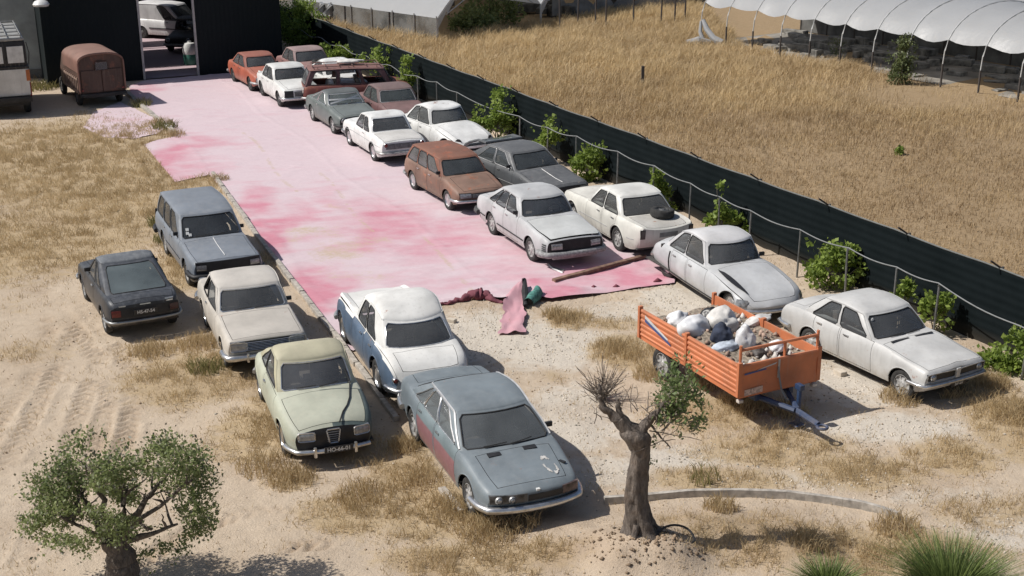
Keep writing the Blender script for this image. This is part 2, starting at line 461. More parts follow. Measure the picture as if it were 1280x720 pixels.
    for sg in (1, -1):
        for k in range(N-1):
            for v in range(len(VV)-1):
                a, b, c, d = rings[v][k], rings[v][k+1], rings[v+1][k+1], rings[v+1][k]
                q = [(p[0], sg*p[1], p[2]) for p in (a, b, c, d)]
                w = win_of(k); t = 'pillar'; corner = None
                if w and 1 <= v <= 4:
                    if w[0] == 'windscreen': t = 'windscreen'; corner = (k == 3, 'e')
                    elif w[0] == 'rear_window': t = 'rear_window'; corner = (w[1] == 0, 's')
                    else:
                        t = ('side_window', w[0][1], sg); corner = (w[1] in (0, 3), 's' if w[1] == 0 else 'e')
                    if corner[0] and v in (1, 4):
                        # quad order a(v,k) b(v,k+1) c(v+1,k+1) d(v+1,k)
                        if corner[1] == 'e':   # outer edge is k+1
                            outer = (q[1], q[2], q[0]) if v == 1 else (q[1], q[2], q[3])
                            inner = (q[0], q[2], q[3]) if v == 1 else (q[0], q[1], q[3])
                        else:
                            outer = (q[0], q[1], q[3]) if v == 1 else (q[0], q[2], q[3])
                            inner = (q[1], q[2], q[3]) if v == 1 else (q[0], q[1], q[2])
                        mb('pillar').face(outer); mb(t).face(inner); continue
                mb(t).face(q)
    # roof
    full = rings[-1]+[(p[0], -p[1], p[2]) for p in rings[-1][-2:0:-1]]
    crown = g('crown', .07); xl, xr_ = L/2-wst-.45, L/2-rst+.45
    if xr_ > xl: xl = xr_ = (xl+xr_)/2
    def inset(s, u):
        out = []
        for p in full:
            cx = min(max(p[0], xr_), xl)
            out.append((lerp(cx, p[0], s), p[1]*s, lerp(roofz(L/2-lerp(cx, p[0], s)), p[2], s)+u*crown))
        return out
    RI = [inset(s, u) for s, u in ((1, 0), (.975, .20), (.92, .42), (.80, .68), (.60, .88), (.35, .97), (.15, 1.0), (0, 1.0))]
    for a, b in zip(RI[:-1], RI[1:]):
        for k in range(len(full)):
            k2 = (k+1) % len(full); mb('roof').face((a[k], a[k2], b[k2], b[k]))
    # link the panels
    M = S['mats']; bodym = M['body']
    def shrink(m, gap):
        """pull the free edge of a panel in, so a dark shut line is left around it"""
        cnt = {}
        for f in m.f:
            for a, b in zip(f, f[1:]+f[:1]): cnt[(min(a, b), max(a, b))] = cnt.get((min(a, b), max(a, b)), 0)+1
        edge = {}
        for f in m.f:
            cen = sum((Vector(m.v[i]) for i in f), Vector())/len(f)
            for a, b in zip(f, f[1:]+f[:1]):
                if cnt[(min(a, b), max(a, b))] == 1:
                    A, B = Vector(m.v[a]), Vector(m.v[b]); e = (B-A).normalized(); n = (cen-A); n = (n-e*n.dot(e))
                    if n.length > 1e-6:
                        n.normalize()
                        for i in (a, b): edge.setdefault(i, []).append(n)
        for i, ns in edge.items():
            uniq = []
            for n in ns:
                if all((n-u).length > .5 for u in uniq): uniq.append(n)
            m.v[i] = tuple(Vector(m.v[i])+sum(uniq, Vector())*gap)
    gap = g('gap', .0085)
    def outline(m):
        cnt = {}
        for f in m.f:
            for a, b in zip(f, f[1:]+f[:1]):
                k = (min(a, b), max(a, b)); cnt[k] = cnt.get(k, 0)+1
        nb = {}
        for (a, b), c in cnt.items():
            if c == 1: nb.setdefault(a, []).append(b); nb.setdefault(b, []).append(a)
        st = next(iter(nb)); loop = [st]; prev = None; cur = st
        while True:
            nx = [q for q in nb[cur] if q != prev]
            if not nx: break
            prev, cur = cur, nx[0]
            if cur == st or len(loop) > 400: break
            loop.append(cur)
        return [m.v[i] for i in loop]
    glassm = M.get('glass', glass()); sealm = M.get('seal', RUBBER)
    objs = {}
    for t, m in P.items():
        kind = t if isinstance(t, str) else t[0]
        if kind in ('windscreen', 'rear_window', 'side_window'):
            loop = outline(m)
            seal = MB(); seal.tube(loop, g('seal_r', .013), 5, closed=True)
            if t in skipw or (isinstance(t, tuple) and t[:2] in skipw): 
                seal.build('window_frame', sealm, root); continue
            cen = sum((Vector(p) for p in m.v), Vector())/len(m.v); inn = Vector((cen.x*.0, 0, cen.z-.25))-Vector((0, cen.y, cen.z))
            if kind != 'side_window': inn = Vector((-cen.x, 0, -.2))
            inn.normalize(); m.v = [tuple(Vector(p)+inn*.007) for p in m.v]
            gm = M.get(t, M.get(kind, glassm))
            o = m.build({'side_window': 'side_window'}.get(kind, kind), gm, root, angle=60); seal.build('window_seal', M.get('seal_'+kind, sealm), o)
            objs[t] = o; continue
        if kind == 'door': shrink(m, gap); o = m.build('door', M.get(t, M.get('door', bodym)), root); lab = S.get('door_label', {}).get(t)
        elif kind == 'hood': shrink(m, gap); o = m.build('hood', M.get('hood', bodym), root)
        elif kind == 'lid': shrink(m, gap); o = m.build(g('lidname', 'boot_lid'), M.get('lid', bodym), root)
        elif kind == 'fender': o = m.build('fender', M.get(t, bodym), root)
        elif kind == 'lower': o = m.build('side_panel', M.get('lower', bodym), root)
        elif kind == 'tail': o = m.build('tail_panel', M.get('tail', bodym), root)
        elif kind == 'front': o = m.build('front_panel', M.get('front', bodym), root)
        elif kind == 'roof': o = m.build('roof', M.get('roof', bodym), root)
        elif kind == 'pillar': o = m.build('window_pillars', M.get('pillar', M.get('roof', bodym)), root)
        else: o = m.build('body', bodym, root)
        objs[t] = o
    # arch lips
    for x0, ra in zip(wx, Ra):
        if not ra: continue
        for sg in (1, -1):
            pth = []; ar = MB()
            for k in range(17):
                a = math.pi*k/16; x = x0-ra*math.cos(a); z = r+ra*math.sin(a)*.97
                if z > sill(x): y = hwz(x, z); pth.append(P3(x, sg*(y-.004), z))
            ar.tube(pth, .013, 6); ar.build('wheel_arch', M.get('arch', bodym), root)
    # drip rails
    for sg in (1, -1):
        dr = MB(); dr.tube([(rr_[nF][0], sg*(rr_[nF][1]-.008), rr_[nF][2]+.004) for rr_ in rings[1:-1]]+[(p[0], sg*(p[1]+.004), p[2]) for p in rings[-1][nF:nF+nS+1]], g('rail_r', .011), 5)
        dr.build('drip_rail', M.get('rail', M.get('pillar', M.get('roof', bodym))), root)
    # handles
    for di, (a, b) in enumerate(doors):
        for sg in (1, -1):
            xh = b-.17; z = she(xh)-.10-g('handle_drop', 0); y = hwz(xh, z)
            h = MB(); h.box((L/2-xh, sg*(y+.016), z), (.13, .022, .024)); h.box((L/2-xh-.05, sg*(y+.004), z), (.02, .03, .02)); h.box((L/2-xh+.05, sg*(y+.004), z), (.02, .03, .02))
            h.build('door_handle', M.get('handle', CHROME), objs.get(('door', di, sg), root), smooth=False)
    # inside
    fl = MB(); fl.box((0, 0, .31), (L-.34, W*.90, .03)); fl.box((L/2-wsb-.12, 0, .58), (.05, W*.84, .5)); fl.box((L/2-rsb+.1, 0, .58), (.05, W*.82, .5)); fl.build('floor_pan', DARKIN, root)
    da = MB(); da.box((L/2-wsb-.30, 0, bl-.10), (.30, W*.76, .16)); da.build('dashboard', DARKIN, root, bevel=.02)
    sm = M.get('seat', SEATM)
    for sg in (1, -1):
        s_ = MB(); xx = L/2-(wsb+1.05)
        s_.box((xx, sg*.34, .52), (.5, .48, .16)); s_.box((xx-.30, sg*.34, .80), (.14, .47, .56), Matrix.Rotation(R(-12), 3, 'Y')); s_.build('seat', sm, root, bevel=.035)
    rs = MB(); xx = L/2-min(wsb+1.9, rsb-.80); rs.box((xx, 0, .48), (.48, W*.74, .16)); rs.box((xx-.26, 0, .70), (.14, W*.72, .46), Matrix.Rotation(R(-14), 3, 'Y')); rs.build('rear_seat', sm, root, bevel=.035)
    st = MB(); Mx = Matrix.Rotation(R(-62), 3, 'Y'); c0 = Vector((L/2-wsb-.55, .34, bl-.02))
    st.tube([tuple(c0+Mx @ Vector((.19*math.cos(a), .19*math.sin(a), 0))) for a in np.linspace(0, 2*math.pi, 20, endpoint=False)], .013, 5, closed=True); st.tube([c0, c0+Vector((.25, 0, -.14))], .02, 5); st.tube([c0+Mx@Vector((0, -.19, 0)), c0+Mx@Vector((0, .19, 0))], .014, 5); st.build('steering_wheel', BLACK, root)
    # wheels
    tw = g('tyre_w', .165); tm, rm = wheel_meshes(g('wheel', 'cap'), r, tw)
    for i, x0 in enumerate(wx):
        for sg in (1, -1):
            if (i, sg) in g('no_wheel', []): continue
            y = hw0*wid(x0)*.985-tw/2-.02-g('tuck', 0.0)
            w_ = link('wheel', rm, root); w_.location = (L/2-x0, sg*y, r); w_.rotation_euler = (0, random.random()*6, 0 if sg > 0 else math.pi)
            link('tyre', tm, w_)
    # --- conforming bits on the nose and tail
    end = {'F': 0.0, 'R': L}
    def front(y, z, e='F', off=0.0):
        x, yy, zz = P3(end[e], y, z); return Vector((x+(off if e == 'F' else -off), yy, zz))
    def patch(m, y0, y1, z0, z1, e='F', off=.012, n=8, back=.03, taper=0.0, round_=0.0):
        ys = np.linspace(0, 1, n+1); ring = []
        def row(zf, o):
            sh = taper*(1-zf); return [front(lerp(y0+sh, y1-sh, t), lerp(z0, z1, zf)-(0), e, o) for t in ys]
        lo, md, hi = row(0, off), row(.5, off+round_), row(1, off); lob, hib = row(0, -back), row(1, -back)
        for a, b in ((lob, lo), (lo, md), (md, hi), (hi, hib)):
            for k in range(n): m.face((a[k], a[k+1], b[k+1], b[k]))
        for k in (0, n): m.face((lob[k], lo[k], md[k], hi[k], hib[k]))
        return m
    ctx = dict(root=root, front=front, patch=patch, P3=P3, hwz=hwz, topz=topz, she=she, L=L, W=W, hw0=hw0, wid=wid, objs=objs, rings=rings, M=M, S=S, VV=VV, nF=nF, nS=nS)
    # bumpers
    for e in ('F', 'R'):
        b = g('bump'+e)
        if not b: continue
        z, h, d, wrap, mat = b[:5]
        ymax = hwz(0 if e == 'F' else L, z+.05)+.03; yl = b[5] if len(b) > 5 else (-1, 1)
        path = []
        for t in np.linspace(yl[0], yl[1], 17): path.append(front(t*ymax*.97, z, e, d))
        if yl[0] == -1:
            pre = [P3(x if e == 'F' else L-x, -(hwz(x if e == 'F' else L-x, z+.12)+.03), z) for x in np.linspace(wrap, .12, 5)]; path = [Vector(p) for p in pre]+path
        if yl[1] == 1:
            post = [P3(x if e == 'F' else L-x, (hwz(x if e == 'F' else L-x, z+.12)+.03), z) for x in np.linspace(.12, wrap, 5)]; path = path+[Vector(p) for p in post]
        m = MB(); m.tube(path, h/2, 10, flat=1.0)
        # flatten the blade front to back
        m.v = [tuple(v) for v in m.v]
        o = m.build('bumper', mat, root, angle=60)
        for oy in g('over'+e, []):
            ov = MB(); p = front(oy, z, e, d+.03); ov.box(p, (.06, .055, .19)); ov.build('bumper_guard', mat, o, bevel=.02)
    for args in g('round_lamps', []):
        e, y, z, rad = args[:4]; mat = args[4] if len(args) > 4 else LENS
        sgn = 1 if e == 'F' else -1; p = front(y, z, e, 0)
        hl = MB(); hl.lathe([(rad*1.16, -.05*sgn), (rad*1.16, .015*sgn), (rad*1.0, .03*sgn), (rad*.97, .012*sgn)], p, 'x', 22); o = hl.build('headlight' if e == 'F' else 'tail_light', M.get('bezel', CHROME), root)
        le = MB(); le.lathe([(rad*.96, .012*sgn), (rad*.8, .03*sgn), (rad*.45, .042*sgn), (rad*.05, .046*sgn)], p, 'x', 22); le.build('lens', mat, o, angle=70)
    for args in g('box_lamps', []):
        e, y0, y1, z0, z1 = args[:5]; mat = args[5] if len(args) > 5 else LENS; fr = args[6] if len(args) > 6 else CHROME
        nm = ('headlight' if e == 'F' else 'tail_light')
        m = MB(); patch(m, y0, y1, z0, z1, e, .010, 4); o = m.build(nm, fr, root, bevel=0)
        m = MB(); d_ = .018; patch(m, y0+d_, y1-d_, z0+d_, z1-d_, e, .02, 4, round_=.008); m.build('lens', mat, o, angle=50)
        if fr is CHROME:
            m = MB(); cs = [front(y, z, e, .02) for y, z in ((y0, z0), (y1, z0), (y1, z1), (y0, z1))]; loop = []
            for a, b in zip(cs, cs[1:]+cs[:1]): loop += [a.lerp(b, .12), a.lerp(b, .5), a.lerp(b, .88)]
            m.tube(loop, .011, 5, closed=True); m.build('lamp_rim', fr, o)
    for args in g('panels', []):
        nm, e, y0, y1, z0, z1, mat = args[:7]; kw = args[7] if len(args) > 7 else {}
        m = MB(); patch(m, y0, y1, z0, z1, e, kw.get('off', .008), 10, taper=kw.get('taper', 0)); o = m.build(nm, mat, root, angle=50)
        if kw.get('bars'):
            q = MB()
            for z in np.linspace(z0, z1, kw['bars']+2)[1:-1]: q.tube([front(y, z, e, kw.get('off', .008)+.012) for y in np.linspace(y0+.01, y1-.01, 9)], kw.get('br', .007), 4)
            q.build('grille_bar', kw.get('barmat', DULL), o)
        if kw.get('rim'):
            q = MB(); t_ = kw.get('taper', 0); cs = [front(y, z, e, .016) for y, z in ((y0+t_, z0), (y1-t_, z0), (y1, z1), (y0, z1))]
            loop = []
            for a, b in zip(cs, cs[1:]+cs[:1]): loop += [a.lerp(b, .08), a.lerp(b, .5), a.lerp(b, .92)]
            q.tube(loop, .013, 5, closed=True); q.build('grille_frame', kw.get('barmat', CHROME), o)
    for args in g('plates', []):
        e, y, z, txt = args[:4]; sgn = 1 if e == 'F' else -1; w = args[4] if len(args) > 4 else .46; off = args[5] if len(args) > 5 else .05
        p = front(y, z, e, off); m = MB(); m.box(p, (.012, w, .11)); o = m.build('number_plate', PLATEM if len(args) < 7 else args[6], root, smooth=False)
        if txt:
            tmsh = text_mesh(txt, .098, WHITEP, 1.0); tl = link('lettering', tmsh, o); tl.location = p+Vector((sgn*.008, 0, 0)); tl.rotation_euler = (math.pi/2, 0, math.pi/2 if e == 'F' else -math.pi/2)
    # trim strips along the sides
    for args in g('strips', []):
        f, x0, x1, mat, rad = args; m = MB()
        for sg in (1, -1):
            pth = []
            for x in np.linspace(x0, x1, 22):
                if any(ra and abs(x-q) < ra+.01 and f < .6 for q, ra in zip(wx, Ra)):
                    if len(pth) > 1: m.tube(pth, rad, 5)
                    pth = []; continue
                z = sill(x)+f*(she(x)-sill(x)); pth.append(P3(x, sg*(hwz(x, z)+.003), z))
            if len(pth) > 1: m.tube(pth, rad, 5)
        m.build('side_trim', mat, root)
    # mirrors
    for sg in g('mirrors', []):
        x = wsb+g('mirx', .38); z = she(x)+.07; y = hwz(x, she(x)-.02)-.02
        m = MB(); m.tube([(L/2-x, sg*(y-.08), z-.08), (L/2-x, sg*y, z)], .014, 5); m.box((L/2-x-.02, sg*(y+.04), z+.02), (.05, .125, .085)); m.build('side_mirror', M.get('mirror', BLACK), root, bevel=.02)
    # wipers on the windscreen
    if g('wipers', True):
        for c0, c1 in ((-.55, -.05), (.02, .52)):
            m = MB(); pth = []
            for t in np.linspace(0, 1, 6):
                c = lerp(c0, c1, t); v = .07+.05*t
                a = np.array(half(v)[0]); x = lerp(wsb, wst, v)+lerp(wbowb, wbowt, v)*c*c-.03; yy = c*(lerp(hbF, htF, v))
                pth.append((L/2-x+.012, yy, a[2]+.012))
            m.tube(pth, .010, 4); m.build('wiper', RUBBER, root)
    return ctx

def screen_point(ctx, c, v, off=.012):
    """a point on the windscreen: c across (-1..1, car's right negative), v up (0..1)"""
    S = ctx['S']; wsb, wst, rst, rsb = S['gh']; VV = ctx['VV']; rings = ctx['rings']
    i = min(int(np.searchsorted(VV, v, 'right'))-1, len(VV)-2); t = (v-VV[i])/(VV[i+1]-VV[i]); nF = ctx['nF']
    FY = [0, .3, .6, 1-S.get('pf', .065)*.8-.07, 1-S.get('pf', .065)*.8, 1]; a = abs(c)
    j = min(int(np.searchsorted(FY, a, 'right'))-1, nF-2); s = (a-FY[j])/(FY[j+1]-FY[j])
    q = lambda i_: Vector(rings[i_][j]).lerp(Vector(rings[i_][j+1]), s)
    p = q(i).lerp(q(i+1), t); p.y *= (1 if c >= 0 else -1)
    return p+Vector((.75, 0, .66))*off

# ------------------------------------------------------------------ ground
ROW = np.array([0.405, -0.914]); ROWN = np.array([0.914, 0.405])      # along the parked rows (towards the camera) and across them
F0, F1 = np.array([-12.4, 70.4]), np.array([14.0, 18.0])               # line of the dark fence
FD = (F1-F0)/np.linalg.norm(F1-F0); FN = np.array([-FD[1], FD[0]]); FN = FN if FN[0] > 0 else -FN
def fence_side(x, y): return (x-F0[0])*FN[0]+(y-F0[1])*FN[1]          # > 0 beyond the fence
SH0 = np.array([-15.99, 57.80]); SHD = np.array([0.912, 0.410]); SHN = np.array([-0.410, 0.912])   # shed front: a point, along it, into it
def shed(a, d, z=0): p = SH0+SHD*a+SHN*d; return (p[0], p[1], z)
CARPET_PX = [(181, 101), (161, 108), (166, 124), (196, 150), (222, 170), (196, 176), (180, 181), (200, 205), (219, 228), (240, 223), (262, 219), (300, 263), (350, 328), (412, 408), (440, 440), (545, 384), (574, 374), (624, 376), (650, 372), (691, 377), (770, 365), (843, 355)]
CARPET = [G(*p) for p in CARPET_PX]
for t in (26.5, 34, 42, 50, 57, 61): CARPET.append(tuple(np.array([F0[0], F0[1]])+FD*((F0[1]-t)/-FD[1])-FN*1.6)) if t > 31 else None
CARPET += [shed(5.2, .05)[:2]]
def in_poly(x, y, poly):
    x = np.asarray(x); y = np.asarray(y); c = np.zeros(x.shape, bool); n = len(poly)
    for i in range(n):
        x0, y0 = poly[i]; x1, y1 = poly[i-1]
        if y0 == y1: continue
        k = ((y0 > y) != (y1 > y)) & (x < (x1-x0)*(y-y0)/(y1-y0)+x0); c ^= k
    return c
def blobs(x, y, lst):
    s = np.zeros(np.shape(x))
    for (px, py, rx, ry, w) in lst:
        cx, cy = G(px, py); s = np.maximum(s, w*np.exp(-(((x-cx)/rx)**2+((y-cy)/ry)**2)**1.3))
    return s
DRY = [(60, 200, 5, 7, 1.0), (160, 235, 3.4, 5, 1.0), (40, 300, 3.6, 4, .9), (130, 280, 2.5, 3, .8), (235, 330, 1.2, 2.5, .9), (330, 330, .6, 3, .55), (250, 470, 1.7, 1.6, .95), (200, 440, 1.2, .9, .6), (320, 540, 1.0, 1.5, .8), (365, 600, .6, .5, .8), (345, 500, .8, 1.2, .8), (450, 640, 1.2, .8, .8), (540, 640, 1.2, 1.2, .95), (600, 700, 1.6, .7, .9), (500, 580, .8, 1.5, .8), (440, 560, .8, .8, .7),
       (715, 400, .6, .7, .9), (790, 440, 1.0, 1.0, .95), (765, 405, 1.2, .5, .6), (880, 520, 1.3, 1.2, .7), (960, 560, 1.6, .9, .85), (900, 600, 1.5, .6, .7), (1080, 590, 1.4, .8, .8), (1190, 570, 1.1, .9, .7), (1240, 500, .8, 1.8, .9), (1270, 540, .8, 1.6, .95), (1100, 690, 2.0, .9, .85), (950, 680, 1.4, 1.0, .8), (1230, 640, 1.2, .8, .6), (860, 660, .9, .6, .5), (690, 470, .5, .5, .5), (1150, 470, .5, .9, .5), (40, 440, 1.2, .9, .45), (20, 380, 1, 1, .4)]
PALE = [(600, 420, 1.6, 1.8, .9), (680, 430, 1.6, 1.6, .9), (720, 520, 1.0, 1.6, .9), (740, 590, 1.2, .7, .7), (860, 375, 1.2, 1.2, 1.0), (790, 390, 1.2, .8, .6), (860, 570, 1.1, .6, .8), (1120, 535, 1.8, .7, .9), (1060, 480, .8, 1.5, .7), (1250, 660, .9, .7, .9), (1000, 600, 2.0, .5, .5), (1180, 620, 1.5, .5, .4), (160, 150, 1, 1.4, .4)]
TRACKS = [[(-40, 660), (20, 560), (60, 480), (90, 420)], [(30, 700), (75, 600), (105, 500), (130, 440)], [(90, 640), (120, 560), (135, 500), (115, 440), (70, 380)], [(140, 600), (160, 540), (165, 480), (150, 430)], [(180, 700), (250, 660), (330, 640), (420, 640)], [(-10, 540), (40, 470), (60, 420), (50, 360)], [(210, 720), (300, 690), (400, 680)]]
MOUND = [(800, 690, .80, .62, .36), (775, 712, .4, .3, .14), (835, 712, .35, .28, .16), (890, 660, .8, .5, .16), (960, 690, .8, .6, .16), (720, 690, .6, .5, .10), (860, 705, .35, .3, .14), (1010, 710, .6, .4, .12), (700, 655, .5, .3, .06)]
TR = []
for tr in TRACKS:
    p = np.array([G(*q) for q in tr]); t = np.linspace(0, 1, len(p)); tt = np.linspace(0, 1, 160)
    fx, fy = pchip(list(zip(t, p[:, 0]))), pchip(list(zip(t, p[:, 1])))
    q = np.array([(fx(a), fy(a)) for a in tt]); s = np.concatenate([[0], np.cumsum(np.linalg.norm(np.diff(q, axis=0), axis=1))]); TR.append((q, s))
def tracks(x, y):
    """height and wear of the tyre tracks pressed into the sand"""
    h = np.zeros(x.shape); m = np.zeros(x.shape)
    for q, s in TR:
        sel = (x > q[:, 0].min()-.5) & (x < q[:, 0].max()+.5) & (y > q[:, 1].min()-.5) & (y < q[:, 1].max()+.5)
        if not sel.any(): continue
        xx, yy = x[sel], y[sel]; best = np.full(xx.shape, 9.); sa = np.zeros(xx.shape); sd = np.zeros(xx.shape)
        for i in range(len(q)-1):
            d = q[i+1]-q[i]; L2 = d@d; t = np.clip(((xx-q[i, 0])*d[0]+(yy-q[i, 1])*d[1])/L2, 0, 1); dx = xx-q[i, 0]-t*d[0]; dy = yy-q[i, 1]-t*d[1]; D = np.hypot(dx, dy)
            u = D < best; best[u] = D[u]; sa[u] = (s[i]+t*math.sqrt(L2))[u]; sd[u] = np.sign(d[0]*dy-d[1]*dx)[u]*D[u]
        w = np.clip((.20-best)/.06, 0, 1)*np.clip(vnoise(xx*1.3+5, yy*1.3)*2.4-.5, 0, 1)
        tread = .5+.5*np.sign(np.sin((sa+np.abs(sd)*.9)*2*math.pi/.235))
        edge = np.exp(-((best-.25)/.05)**2)
        hh = w*(tread*.060-.042)+edge*.022*np.clip(vnoise(xx*2, yy*2)*2-.4, 0, 1)
        h[sel] += hh; m[sel] = np.maximum(m[sel], w*(1-tread*.6))
    return h, m
def ground_h(x, y, detail=True):
    z = .05*(fbm(x*.9+3, y*.9, 3)-.5)+.045*(fbm(x*3.1, y*3.1, 4)-.5)
    near = np.clip((fence_side(x, y)+1.0)/2, 0, 1); z = z*(1+2*near)+near*.25*(fbm(x*.22+9, y*.22, 3)-.5)
    s = np.zeros(np.shape(x))
    for (px, py, rx, ry, w) in MOUND:
        cx, cy = G(px, py); s = s+w*np.exp(-(((x-cx)/rx)**2+((y-cy)/ry)**2))*(.75+.5*fbm(x*2.6, y*2.6, 4))
    return z+s
def nonuni(a, b, lo, hi, fine, coarse, grow=1.12):
    mid = list(np.arange(a, b, fine)); out = mid[:]
    st = fine; v = b
    while v < hi: out.append(v); st = min(st*grow, coarse); v += st
    st = fine; v = a-fine
    while v > lo: out.insert(0, v); st = min(st*grow, coarse); v -= st
    return np.array([lo]+out+[hi])
gx = nonuni(-9.5, 9.2, -700, 700, .055, 40); gy = nonuni(15.6, 32.0, -60, 1500, .06, 40)
GX, GY = np.meshgrid(gx, gy); gxf, gyf = GX.ravel(), GY.ravel()
th, tm_ = tracks(gxf, gyf)
sandm = np.clip(1-blobs(gxf, gyf, DRY)*1.2, 0, 1)
GZ = ground_h(gxf, gyf)+th*sandm
far = np.clip((np.hypot(gxf, gyf-40)-120)/100, 0, 1); GZ = GZ*(1-far)
# nothing may poke through the carpet or the shed floor
inc = in_poly(gxf, gyf, CARPET); dsh = (gxf-SH0[0])*SHN[0]+(gyf-SH0[1])*SHN[1]; ash = (gxf-SH0[0])*SHD[0]+(gyf-SH0[1])*SHD[1]
insh = (dsh > -.3) & (dsh < 25) & (ash > -4.5) & (ash < 8) & (fence_side(gxf, gyf) < -.2)
GZ = np.where(inc | insh, np.minimum(GZ, .0)-.035, GZ)
nx_, ny_ = len(gx), len(gy); I = np.arange(nx_*ny_).reshape(ny_, nx_)
GF = np.stack([I[:-1, :-1].ravel(), I[:-1, 1:].ravel(), I[1:, 1:].ravel(), I[1:, :-1].ravel()], 1)
dry = np.clip(blobs(gxf, gyf, DRY)*(.55+.9*fbm(gxf*1.2, gyf*1.2, 4)), 0, 1); fs_ = fence_side(gxf, gyf); field = np.clip((fs_-.7)/.8, 0, 1)
dry = np.where(fs_ > 0, field, dry); pale = np.clip(blobs(gxf, gyf, PALE)*(.5+fbm(gxf*1.7+4, gyf*1.7, 4)), 0, 1)*(fs_ < 0)
mask = np.stack([dry, pale, np.clip(tm_*sandm+1.6*blobs(gxf, gyf, [(a, b, c*1.2, d*1.2, 1) for a, b, c, d, e in MOUND])*fbm(gxf*1.6, gyf*1.6, 4)+.5*np.clip(fbm(gxf*.7+31, gyf*.7, 5)-.55, 0, 1)*5*(fs_ < 0), 0, 1), field], 1)
def ground_mat():
    t = NT('ground'); co = t.coord((0, 0, 0)); a = t.n('ShaderNodeAttribute'); a.attribute_name = 'mask'; s = t.n('ShaderNodeSeparateColor'); t.l(a.outputs['Color'], s.inputs[0])
    n1 = t.noise(co, .55, 5, .6); n2 = t.noise(co, 4.5, 6, .65); n3 = t.noise(co, 26, 5, .7)
    sand = t.mix(n2, (.44, .355, .265), (.60, .50, .39)); sand = t.mix(t.mapr(n1, .3, .7), sand, t.mix(n2, (.36, .28, .20), (.53, .435, .335)))
    speck = t.mapr(n3, .60, .70)
    dryc = t.mix(n2, (.29, .21, .12), (.50, .385, .235)); dryc = t.mix(t.mapr(n3, .3, .7, 0, .6), dryc, (.43, .33, .205)); fld = t.mix(n2, (.205, .138, .072), (.325, .23, .125)); dryc = t.mix(a.outputs['Alpha'], dryc, fld)
    palec = t.mix(n3, (.43, .385, .325), (.71, .66, .58))
    edge = t.mapr(n2, .25, .75, -.28, .28)
    d = t.mapr(t.math('ADD', s.outputs[0], edge), .28, .62); p = t.mapr(t.math('ADD', s.outputs[1], edge), .25, .6)
    c = t.mix(t.math('MULTIPLY', p, .8), sand, palec); c = t.mix(t.math('MULTIPLY', d, .85), c, dryc)
    c = t.mix(t.math('MULTIPLY', speck, .35), c, (.22, .165, .11)); c = t.mix(t.math('MULTIPLY', t.mapr(n3, .40, .32), .4), c, (.66, .59, .49))
    c = t.mix(t.math('MULTIPLY', s.outputs[2], .45), c, (.30, .215, .145))
    t.l(c, t.b.inputs['Base Color']); t.b.inputs['Roughness'].default_value = .95; t.b.inputs['Specular IOR Level'].default_value = .1
    h = t.math('ADD', t.math('MULTIPLY', n3, .5), t.math('MULTIPLY', n2, .6)); t.bump(h, .9, .05); return t.m
GROUND_M = ground_mat()
structure(link('ground', quad_mesh('ground', np.stack([gxf, gyf, GZ], 1), GF, GROUND_M, {'mask': mask}, True)))
def gz(x, y): return float(ground_h(np.array([x]), np.array([y]))[0])

# ------------------------------------------------------------------ red carpet
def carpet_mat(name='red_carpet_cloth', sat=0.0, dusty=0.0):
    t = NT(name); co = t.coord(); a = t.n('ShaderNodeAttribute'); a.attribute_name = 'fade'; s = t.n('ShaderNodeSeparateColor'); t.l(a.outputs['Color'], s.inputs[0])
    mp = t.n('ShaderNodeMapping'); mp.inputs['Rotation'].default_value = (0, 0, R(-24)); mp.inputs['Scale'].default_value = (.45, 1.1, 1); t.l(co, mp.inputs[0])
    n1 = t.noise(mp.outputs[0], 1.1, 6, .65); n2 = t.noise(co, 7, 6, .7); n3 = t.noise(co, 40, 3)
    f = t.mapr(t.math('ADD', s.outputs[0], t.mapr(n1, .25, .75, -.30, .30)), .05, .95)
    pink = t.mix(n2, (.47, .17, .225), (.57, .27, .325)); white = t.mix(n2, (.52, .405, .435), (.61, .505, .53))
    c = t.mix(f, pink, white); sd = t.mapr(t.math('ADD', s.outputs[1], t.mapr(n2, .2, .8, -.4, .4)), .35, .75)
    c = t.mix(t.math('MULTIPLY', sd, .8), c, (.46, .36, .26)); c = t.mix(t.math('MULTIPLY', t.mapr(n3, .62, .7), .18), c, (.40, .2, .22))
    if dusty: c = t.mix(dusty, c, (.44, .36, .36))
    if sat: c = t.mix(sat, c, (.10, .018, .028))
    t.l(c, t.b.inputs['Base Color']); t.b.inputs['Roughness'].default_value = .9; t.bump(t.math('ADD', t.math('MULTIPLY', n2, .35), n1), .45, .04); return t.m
CARPET_M = carpet_mat()
def nearest_on_poly(px, py, poly):
    bd = 1e9; bp = (px, py); n = len(poly)
    for i in range(n):
        ax, ay = poly[i-1]; bx, by = poly[i]; dx, dy = bx-ax, by-ay; L2 = dx*dx+dy*dy
        if L2 < 1e-9: continue
        t = max(0, min(1, ((px-ax)*dx+(py-ay)*dy)/L2)); qx, qy = ax+t*dx, ay+t*dy; d = (qx-px)**2+(qy-py)**2
        if d < bd: bd = d; bp = (qx, qy)
    return bp, math.sqrt(bd)
FADE_LO = [(330, 300, .8, 3.5, .95), (380, 370, .7, 2.2, 1.0), (290, 255, .8, 2.2, .8), (215, 200, 1.4, 3.2, .85), (470, 280, 1.5, 2.4, .75), (560, 300, 2.0, 2.0, .6), (420, 260, .8, 2, .5), (760, 345, 1.6, 1.2, .9), (700, 370, 1.6, .8, .9), (600, 350, 1.6, 1.2, .45), (170, 115, 1.2, 2.5, .6), (640, 310, 1, 2, .5), (815, 345, .8, .8, 1), (500, 350, 1.5, 1.0, .35)]
